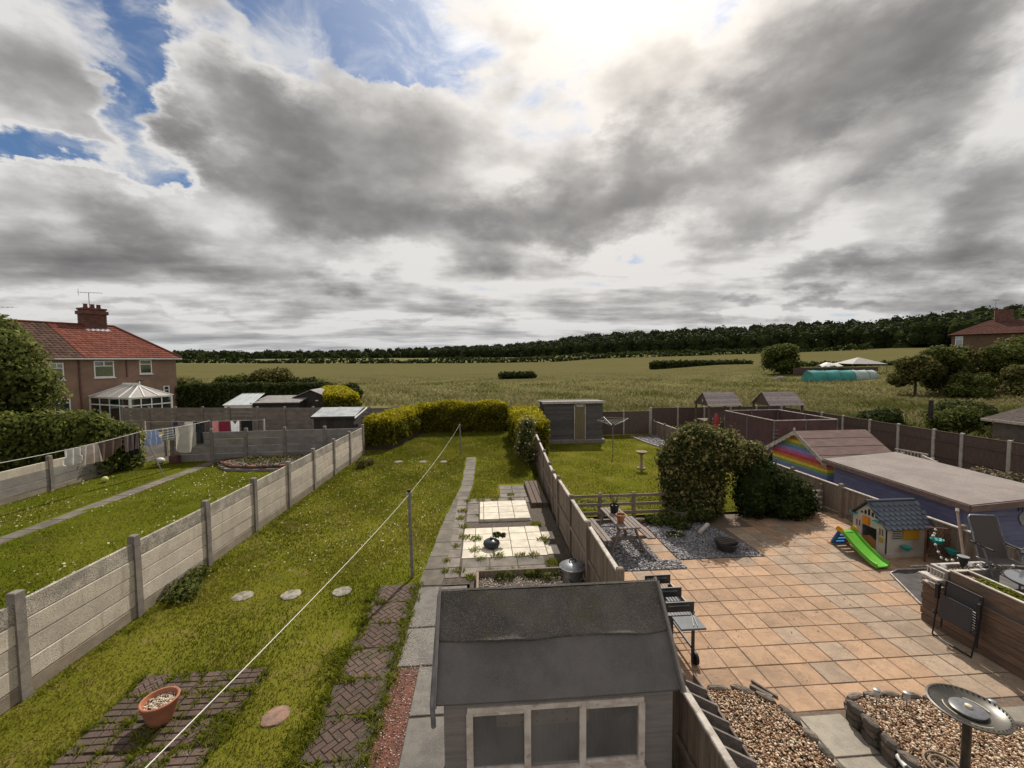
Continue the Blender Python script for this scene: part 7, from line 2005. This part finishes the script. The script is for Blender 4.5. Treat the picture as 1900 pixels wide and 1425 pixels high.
def planter_box(label, x0, x1, y0, y1, z0, z1, m, edge=m_capw):
    t_ = thing('planter_box', label, 'planter', ((x0 + x1) / 2, (y0 + y1) / 2, z0))
    n_ = 2; h_ = (z1 - z0) / n_
    for k in range(n_):
        za, zb = z0 + k * h_, z0 + (k + 1) * h_ - 0.005
        MB().bb(x0, x1, y0, y0 + .03, za, zb).build('side_board', m, t_, world=True); MB().bb(x0, x1, y1 - .03, y1, za, zb).build('side_board', m, t_, world=True)
        MB().bb(x0, x0 + .03, y0 + .03, y1 - .03, za, zb).build('side_board', m, t_, world=True); MB().bb(x1 - .03, x1, y0 + .03, y1 - .03, za, zb).build('side_board', m, t_, world=True)
    for (a, b, c, d_) in ((x0 - .01, x1 + .01, y0 - .01, y0 + .04), (x0 - .01, x1 + .01, y1 - .04, y1 + .01), (x0 - .01, x0 + .04, y0 + .04, y1 - .04), (x1 - .04, x1 + .01, y0 + .04, y1 - .04)):
        MB().bb(a, b, c, d_, z1, z1 + .02).build('top_edge', edge, t_, world=True)
    MB().bb(x0 + .04, x1 - .04, y0 + .04, y1 - .04, z0, z1 - 0.06).build('soil', m_soil, t_, world=True)
    n_ = int(1600 * (x1 - x0) * (y1 - y0))
    pebbles('gravel_fill', NR.uniform(x0 + .05, x1 - .05, n_) - (x0 + x1) / 2, NR.uniform(y0 + .05, y1 - .05, n_) - (y0 + y1) / 2, z1 - z0 - 0.05, 0.016, m_peb, '', parent=t_)
    return t_
pb_ = planter_box('long plank planter along the deck edge', 8.30, 8.62, 3.3, 6.75, 0.83, 1.13, m_plk)
P_, N_ = lumps_points([(0, 1.15, 0.29, 0.12, 0.30, 0.05)], 700, 0.3)
link('turf', leaf_mesh('turf', P_, N_, 0.025, 0.6), m_weed, pb_)
planter_box('grey square planter at the far deck corner', 8.32, 9.35, 6.82, 7.10, 0.83, 1.08, mat('grey_plank', (0.30, 0.27, 0.24), (0.22, 0.2, 0.18), 5, rnd=.1))
# toy cart planter
t = thing('cart_planter', 'small white cart planter with wire wheels on the deck edge', 'planter', (8.12, 6.93, 0.80))
MB().cbox((0.02, 0, 0.16), (0.16, 0.34, 0.02), 0.004).build('bed', m_capw, t)
for k in range(6):
    MB().box((0.09, -0.14 + k * 0.055, 0.22), (0.012, 0.014, 0.11)).build('spindle', m_capw, t)
MB().box((0.09, 0, 0.28), (0.016, 0.32, 0.014)).build('rail', m_capw, t)
for yy_ in (-0.11, 0.12):
    MB().tube([(-0.07, yy_ + 0.075 * math.cos(a), 0.085 + 0.075 * math.sin(a)) for a in np.linspace(0, 2 * math.pi, 19)], 0.006, 5).build('wheel', m_capw, t)
MB().bb(0.0, 0.10, -0.15, 0.15, -0.001, 0.02).build('foot', m_capw, t)
# folded recliner leaning on the cladding
m_sling = mat('charcoal_sling', (0.06, 0.056, 0.058), (0.045, 0.042, 0.044), 60, rough=0.8)
t = thing('folded_recliner', 'folded black sun lounger leaning against the deck cladding', 'recliner', (8.10, 6.42, 0.0))
def fr_tube(pts, nm='frame_tube', r=0.014):
    MB().tube(pts, r, 7).build(nm, m_black, t, smooth=50)
fr_tube([(-0.02, -0.30, 0.95), (-0.10, -0.31, 0.30), (-0.14, -0.30, 0.02), (-0.14, 0.30, 0.02), (-0.10, 0.31, 0.30), (-0.02, 0.30, 0.95)])
fr_tube([(0.05, -0.27, 1.0), (-0.02, -0.27, 0.15)]); fr_tube([(0.05, 0.27, 1.0), (-0.02, 0.27, 0.15)]); fr_tube([(0.05, -0.27, 1.0), (0.05, 0.27, 1.0)])
MB().slab3([(0.06, -0.24, 1.0), (0.06, 0.24, 1.0), (0.0, 0.24, 0.52), (0.0, -0.24, 0.52)], (-0.012, 0, 0)).build('back_sling', m_sling, t)
MB().slab3([(-0.06, -0.24, 0.78), (-0.06, 0.24, 0.78), (-0.10, 0.24, 0.38), (-0.10, -0.24, 0.38)], (-0.012, 0, 0)).build('seat_sling', m_sling, t)
for s in (-1, 1):
    MB().cbox((-0.06, s * 0.315, 0.80), (0.05, 0.05, 0.26), 0.01).build('arm_rest', m_black, t)
    MB().tube([(-0.09, s * 0.30, 0.45), (-0.13, s * 0.31, 0.40)], 0.035, 10).build('hinge_knob', m_black, t, smooth=50)
for k in range(9):
    MB().tube([(-0.075, -0.24, 0.76 - k * 0.045), (-0.08, -0.285, 0.755 - k * 0.045)], 0.005, 4).build('lace', m_white, t)
# upright sling chair, garden table, dark frames on the deck
def sling_chair(label, loc, rz, h=1.05):
    t_ = thing('sling_chair', label, 'chair', loc, rz)
    def tb(p): MB().tube(p, 0.015, 7).build('frame_tube', m_metal, t_, smooth=50)
    tb([(-0.25, 0.0, 0.4), (-0.24, 0.25, h), (-0.20, 0.27, h + 0.04), (0.20, 0.27, h + 0.04), (0.24, 0.25, h), (0.25, 0.0, 0.4)])
    for s in (-1, 1):
        tb([(s * 0.26, -0.45, 0.42), (s * 0.26, 0.02, 0.38)]); tb([(s * 0.27, -0.38, 0.0), (s * 0.27, -0.10, 0.62), (s * 0.27, 0.12, 0.62)]); tb([(s * 0.27, 0.18, 0.0), (s * 0.26, -0.25, 0.42)])
        MB().cbox((s * 0.27, -0.08, 0.635), (0.045, 0.45, 0.025), 0.006).build('arm_rest', m_black, t_)
    MB().slab3([(-0.23, 0.0, 0.4), (0.23, 0.0, 0.4), (0.21, 0.255, h + .02), (-0.21, 0.255, h + .02)], (0, 0.008, 0)).build('back_sling', mat('brown_grey_mesh', (0.115, 0.095, 0.085), (0.095, 0.08, 0.072), 60, rough=0.8, trans=0.25), t_)
    MB().slab3([(-0.23, -0.45, 0.43), (0.23, -0.45, 0.43), (0.23, 0.0, 0.395), (-0.23, 0.0, 0.395)], (0, 0, 0.008)).build('seat_sling', MATS['brown_grey_mesh'], t_)
    return t_
sling_chair('high-backed mesh chair standing on the deck', (9.45, 7.0, 0.828), rad(-12))
t = thing('garden_table', 'round glass garden table with crossed black legs on the deck', 'table', (9.15, 6.1, 0.828))
MB().lathe([(0.001, 0.40), (0.42, 0.40), (0.43, 0.41), (0.42, 0.42), (0.001, 0.42)], 28).build('glass_top', mat('smoked_glass', (0.11, 0.115, 0.12), rough=0.08, spec=0.6), t, smooth=40)
MB().tube([(0.43 * math.cos(a), 0.43 * math.sin(a), 0.41) for a in np.linspace(0, 2 * math.pi, 29)], 0.014, 6).build('rim', m_black, t, smooth=50)
for k in range(4):
    a = k * math.pi / 2 + 0.5
    MB().tube([(0.34 * math.cos(a), 0.34 * math.sin(a), 0.39), (-0.34 * math.cos(a + .3), -0.34 * math.sin(a + .3), 0.0)], 0.016, 6).build('leg', m_black, t, smooth=50)
sling_chair('dark chair behind the round table, nearest the right edge', (9.9, 6.55, 0.828), rad(-60), 0.85)
t = thing('folding_frame', 'folded black chair frame lying across the deck rail', 'chair', (8.95, 5.25, 0.828), rad(20))
for (p_, q_) in (((-.4, -.3, 0.02), (.4, .2, .5)), ((-.4, .3, 0.02), (.4, -.2, .5)), ((-.4, -.3, .02), (-.4, .3, .02)), ((.4, .2, .5), (.4, -.2, .5)), ((-.1, -.3, .3), (.3, .4, .05))):
    MB().tube([p_, q_], 0.016, 6).build('frame_tube', m_black, t, smooth=50)
MB().slab3([(-.35, -.2, .08), (.35, -.12, .42), (.35, .12, .42), (-.35, .2, .08)], (0, 0, .008)).build('seat_sling', m_sling, t)
t = thing('parasol_pole', 'leaning wooden parasol pole in a planter beside the mesh chair', 'pole', (8.85, 6.96, 1.03))
MB().tube([(0, 0, -0.03), (0.45, 0.55, 0.90)], 0.022, 8).build('pole', mat('tan_pole', (0.30, 0.22, 0.17), (0.24, 0.17, 0.13), 5), t, smooth=50)
MB().tube([(0.44, 0.54, 0.88), (0.47, 0.57, 0.93)], 0.028, 8).build('knob', m_capw, t, smooth=50)
t = thing('spotlight_lamp', 'black upturned solar torch lamp in the grey planter', 'lamp', (8.75, 6.93, 1.03))
MB().tube([(0, 0, 0), (0, 0, 0.10)], 0.012, 6).build('stake', m_black, t)
MB().lathe([(0.02, 0.08), (0.06, 0.16), (0.075, 0.26), (0.07, 0.265)], 12).build('shade', m_black, t, smooth=45)
MB().lathe([(0.085, 0.265), (0.085, 0.275), (0.001, 0.28)], 14).build('solar_cap', m_galv, t, smooth=45)
tag(MB().bb(8.52, 8.80, 6.62, 6.80, 0.83, 1.0).build('blue_tub', mat('navy_plastic', (0.02, 0.03, 0.11), rough=0.4)), 'navy blue tub between the deck planters', 'tub')
# string of bulb lights
t = thing('string_lights', 'string of small round bulbs draped over the deck chairs', 'string lights', (9.0, 6.6, 0.83))
SLp = [Vector(p) for p in ((10.55, 8.95, 0.93), (10.2, 8.7, 0.9), (9.6, 8.0, 0.75), (9.0, 7.2, 1.15), (9.2, 7.0, 1.1), (9.45, 6.9, 1.2), (9.3, 6.6, 1.28), (9.5, 6.2, 1.3), (9.2, 5.8, 1.27), (9.0, 5.5, 1.2), (9.4, 5.3, 1.3))]
cp_ = []
for a, b in zip(SLp[:-1], SLp[1:]):
    cp_ += [a + (b - a) * (i / 6) - Vector((0, 0, 0.05 * math.sin(math.pi * i / 6))) for i in range(6)]
MB().tube([p - Vector((9.0, 6.6, 0.83)) for p in cp_], 0.006, 5).build('cord', m_black, t)
bme = MB(); bme.ball((0, 0, 0), 0.026, 8); bme = bme.mesh('bulb'); bme.materials.append(mat('frosted_bulb', (0.75, 0.74, 0.70), rough=0.25))
for p in cp_[::2]:
    o = bpy.data.objects.new('bulb', bme); COL.objects.link(o); o.parent = t; o.location = p - Vector((9.0, 6.6, 0.85))
gb_ = MB(); gb_.ball((0, 0, 0), 0.06, 10); gbm = gb_.mesh('glass_globe'); gbm.materials.append(mat('mirror_globe', (0.6, 0.58, 0.56), rough=0.12, metal=0.8))
gl_lab = ['glass globe light nearest the cart planter', 'glass globe light beside the torch lamp', 'glass globe light in the middle of the grey planter', 'glass globe light at the right end of the grey planter', 'glass globe light closest to the mesh chair']
for (x, y), lb in zip(((8.42, 6.98), (8.98, 7.0), (9.08, 6.92), (9.2, 6.98), (9.28, 6.90)), gl_lab):
    o = bpy.data.objects.new('globe_light', gbm.copy()); COL.objects.link(o); o.location = (x, y, 1.085); tag(o, lb, 'light', 'globe lights in the grey planter')
# flat post at the right edge
tag(MB().cbox((7.25, 4.75, 0.45), (0.10, 0.10, 0.9), 0.01).build('short_post', m_dark), 'short dark post at the right edge below the deck', 'post')

# ================================================================== yard beyond: trampoline, towers, seats
m_net = mat('trampoline_net', (0.13, 0.072, 0.068), (0.10, 0.056, 0.055), 3, rough=0.9, alpha=0.80)
t = thing('trampoline', 'rectangular trampoline with dark safety net behind the rainbow shed', 'trampoline', (14.0, 19.0, 0.0))
TX0, TX1, TY0, TY1 = 12.6, 15.5, 17.3, 21.0
cs_ = [(TX0, TY0), (TX1, TY0), (TX1, TY1), (TX0, TY1)]
for i in range(4):
    (xa, ya), (xb, yb_) = cs_[i], cs_[(i + 1) % 4]
    MB().slab3([(xa, ya, 0.75), (xb, yb_, 0.75), (xb, yb_, 2.25), (xa, ya, 2.25)], (0.004, 0.004, 0)).build('net', m_net, t, world=True)
    MB().tube([(xa, ya, 2.25), (xb, yb_, 2.25)], 0.022, 7).build('top_rail', m_capw, t, smooth=50, world=True)
    MB().tube([(xa, ya, 0.75), (xb, yb_, 0.75)], 0.03, 7).build('base_rail', m_black, t, smooth=50, world=True)
    for q in (0.0, 0.5):
        x, y = xa + (xb - xa) * q, ya + (yb_ - ya) * q
        MB().tube([(x, y, 0), (x, y, 2.27)], 0.028, 8).build('pole', m_metal, t, smooth=50, world=True)
MB().bb(TX0 + .2, TX1 - .2, TY0 + .2, TY1 - .2, 0.76, 0.775).build('bounce_mat', m_black, t, world=True)
MB().bb(TX0, TX1, TY0, TY0 + .2, 0.765, 0.80).build('pad', m_phr, t, world=True)
# ladder of the trampoline
for k in range(5):
    MB().tube([(12.5, 17.25, 1.2 + k * 0.16), (12.75, 17.25, 1.2 + k * 0.16)], 0.012, 5).build('ladder_rung', m_galv, t, world=True)
def tower(label, x0, y0, w, d):
    t_ = thing('play_tower', label, 'play tower', (x0 + w / 2, y0 + d / 2, 0.0), 0, 'play towers at the yard end')
    for (x, y) in ((0, 0), (w, 0), (w, d), (0, d)):
        MB().cbox((x - w / 2, y - d / 2, 1.1), (0.09, 0.09, 2.2), 0.01).build('post', m_sleep, t_)
    MB().bb(-w / 2, w / 2, -d / 2, d / 2, 1.16, 1.22).build('platform', m_sleep, t_)
    for k in range(6):
        for s in (-1, 1):
            q0, q1 = k / 6, (k + 0.94) / 6
            ya, yb_ = s * (d / 2 + 0.12) * (1 - q0), s * (d / 2 + 0.12) * (1 - q1); za, zb = 2.15 + 0.75 * q0, 2.15 + 0.75 * q1
            MB().slab3([(-w / 2 - 0.1 + 0.1 * k / 6, ya, za), (w / 2 + 0.1 - 0.1 * k / 6, ya, za), (w / 2 + 0.1 - 0.1 * k / 6, yb_, zb), (-w / 2 - 0.1 + 0.1 * k / 6, yb_, zb)], (0, 0, 0.02)).build('roof_board', mat('grey_roof_board', (0.24, 0.195, 0.19), (0.18, 0.15, 0.145), 5, rnd=.2), t_)
    for s in (-1, 1):
        MB().slab3([(s * w / 2, -d / 2, 2.15), (s * w / 2, d / 2, 2.15), (s * w / 2, 0.0, 2.85)], (0.02, 0, 0)).build('gable_board', m_sleep, t_)
    for k in range(8):
        MB().box((-w / 2 + (k + .5) * w / 8, -d / 2, 1.5), (w / 8 - .03, 0.02, 0.5)).build('rail_board', m_sleep, t_)
    return t_
t1 = tower('left play tower with slatted gable roof at the yard end', 13.4, 24.0, 1.9, 1.5)
MB().tube([(-0.98, -0.05, 2.42), (-0.965, -0.05, 2.42)], 0.09, 12).build('porthole', m_capw, t1)
tower('right play tower with slatted gable roof at the yard end', 16.9, 23.6, 2.0, 1.5)
tag(MB().lathe([(0.10, 0), (0.13, 0.5), (0.1, 0.9), (0.02, 1.1)], 10, (12.6, 21.8, 0.9)).build('red_toy', mat('red_plastic', (0.35, 0.03, 0.04), rough=0.4), smooth=40), 'small red plastic toy hung by the trampoline', 'toy')
def bench(label, x, y, rz):
    t_ = thing('garden_bench', label, 'bench', (x, y, 0), rz)
    for k in range(4):
        MB().cbox((0, -0.2 + k * 0.12, 0.42), (1.2, 0.10, 0.03), 0.005).build('seat_slat', m_capw, t_)
    for k in range(9):
        MB().box((-0.52 + k * 0.13, 0.24, 0.62), (0.05, 0.025, 0.36)).build('back_slat', m_capw, t_)
    MB().box((0, 0.24, 0.82), (1.24, 0.04, 0.06)).build('top_rail', m_capw, t_)
    for sx_ in (-0.55, 0.55):
        for sy_ in (-0.2, 0.24):
            MB().box((sx_, sy_, 0.21), (0.06, 0.06, 0.42)).build('leg', m_capw, t_)
        MB().box((sx_, 0.02, 0.62), (0.06, 0.5, 0.04)).build('arm', m_capw, t_)
bench('pale wooden bench in the yard beyond the cabin roof', 18.3, 15.6, rad(60))
bench('second pale bench near the tall boundary fence', 18.9, 17.0, rad(100))
plant('yard_shrub', 'sparse dry shrub by the yard bench', 'shrub', (18.6, 14.2, 0), [(0, 0, 0.4, 0.7, 0.6, 0.4), (0.5, -0.4, 0.35, 0.6, 0.5, 0.35)], 1100, 0.05, leafmat('leaves_dry', (0.12, 0.10, 0.05), (0.2, 0.16, 0.09), (0.32, 0.27, 0.18)), core=0.5, crown='foliage')
plant('yard_shrub', 'small bush beside the second yard bench', 'shrub', (17.6, 16.9, 0), [(0, 0, 0.3, 0.4, 0.4, 0.3)], 500, 0.05, m_leaf_oliv, core=0.5, crown='foliage')
o = MB().tube([(18.6 + 0.45 * math.cos(a), 12.9 + 0.45 * math.sin(a), 0.05) for a in np.linspace(0, 2 * math.pi, 25)], 0.03, 6).tube([(18.6 + 0.3 * math.cos(a), 12.9 + 0.3 * math.sin(a), 0.09) for a in np.linspace(0, 2 * math.pi, 25)], 0.03, 6)
tag(o.build('hose_coil', m_capw, smooth=50), 'coil of pale hose on the yard ground', 'hose')

# fallen leaves and bits on the patio
n_ = 420
x = NR.uniform(2.6, 11.0, n_); y = NR.uniform(5.4, 12.4, n_)
k = (np.abs(x - 11.0) < 1.4) | (y > 9.6) | (NR.random(n_) < 0.35)
k &= ~((x > 8.1) & (y < 7.3)); k &= ~((x < 4.8) & (y > 9.4))
P_ = np.stack([x[k], y[k], np.full(k.sum(), 0.012)], 1)
o = link('leaf_litter', leaf_mesh('leaf_litter', P_, np.tile([0, 0, 1.0], (len(P_), 1)), 0.016, 0.3), mat('dead_leaves', (0.10, 0.065, 0.035), None, island=((0.16, 0.11, 0.06), (0.07, 0.05, 0.03)), rough=0.9))
tag(o, 'dry leaf litter scattered over the patio', 'leaves', kind='stuff')
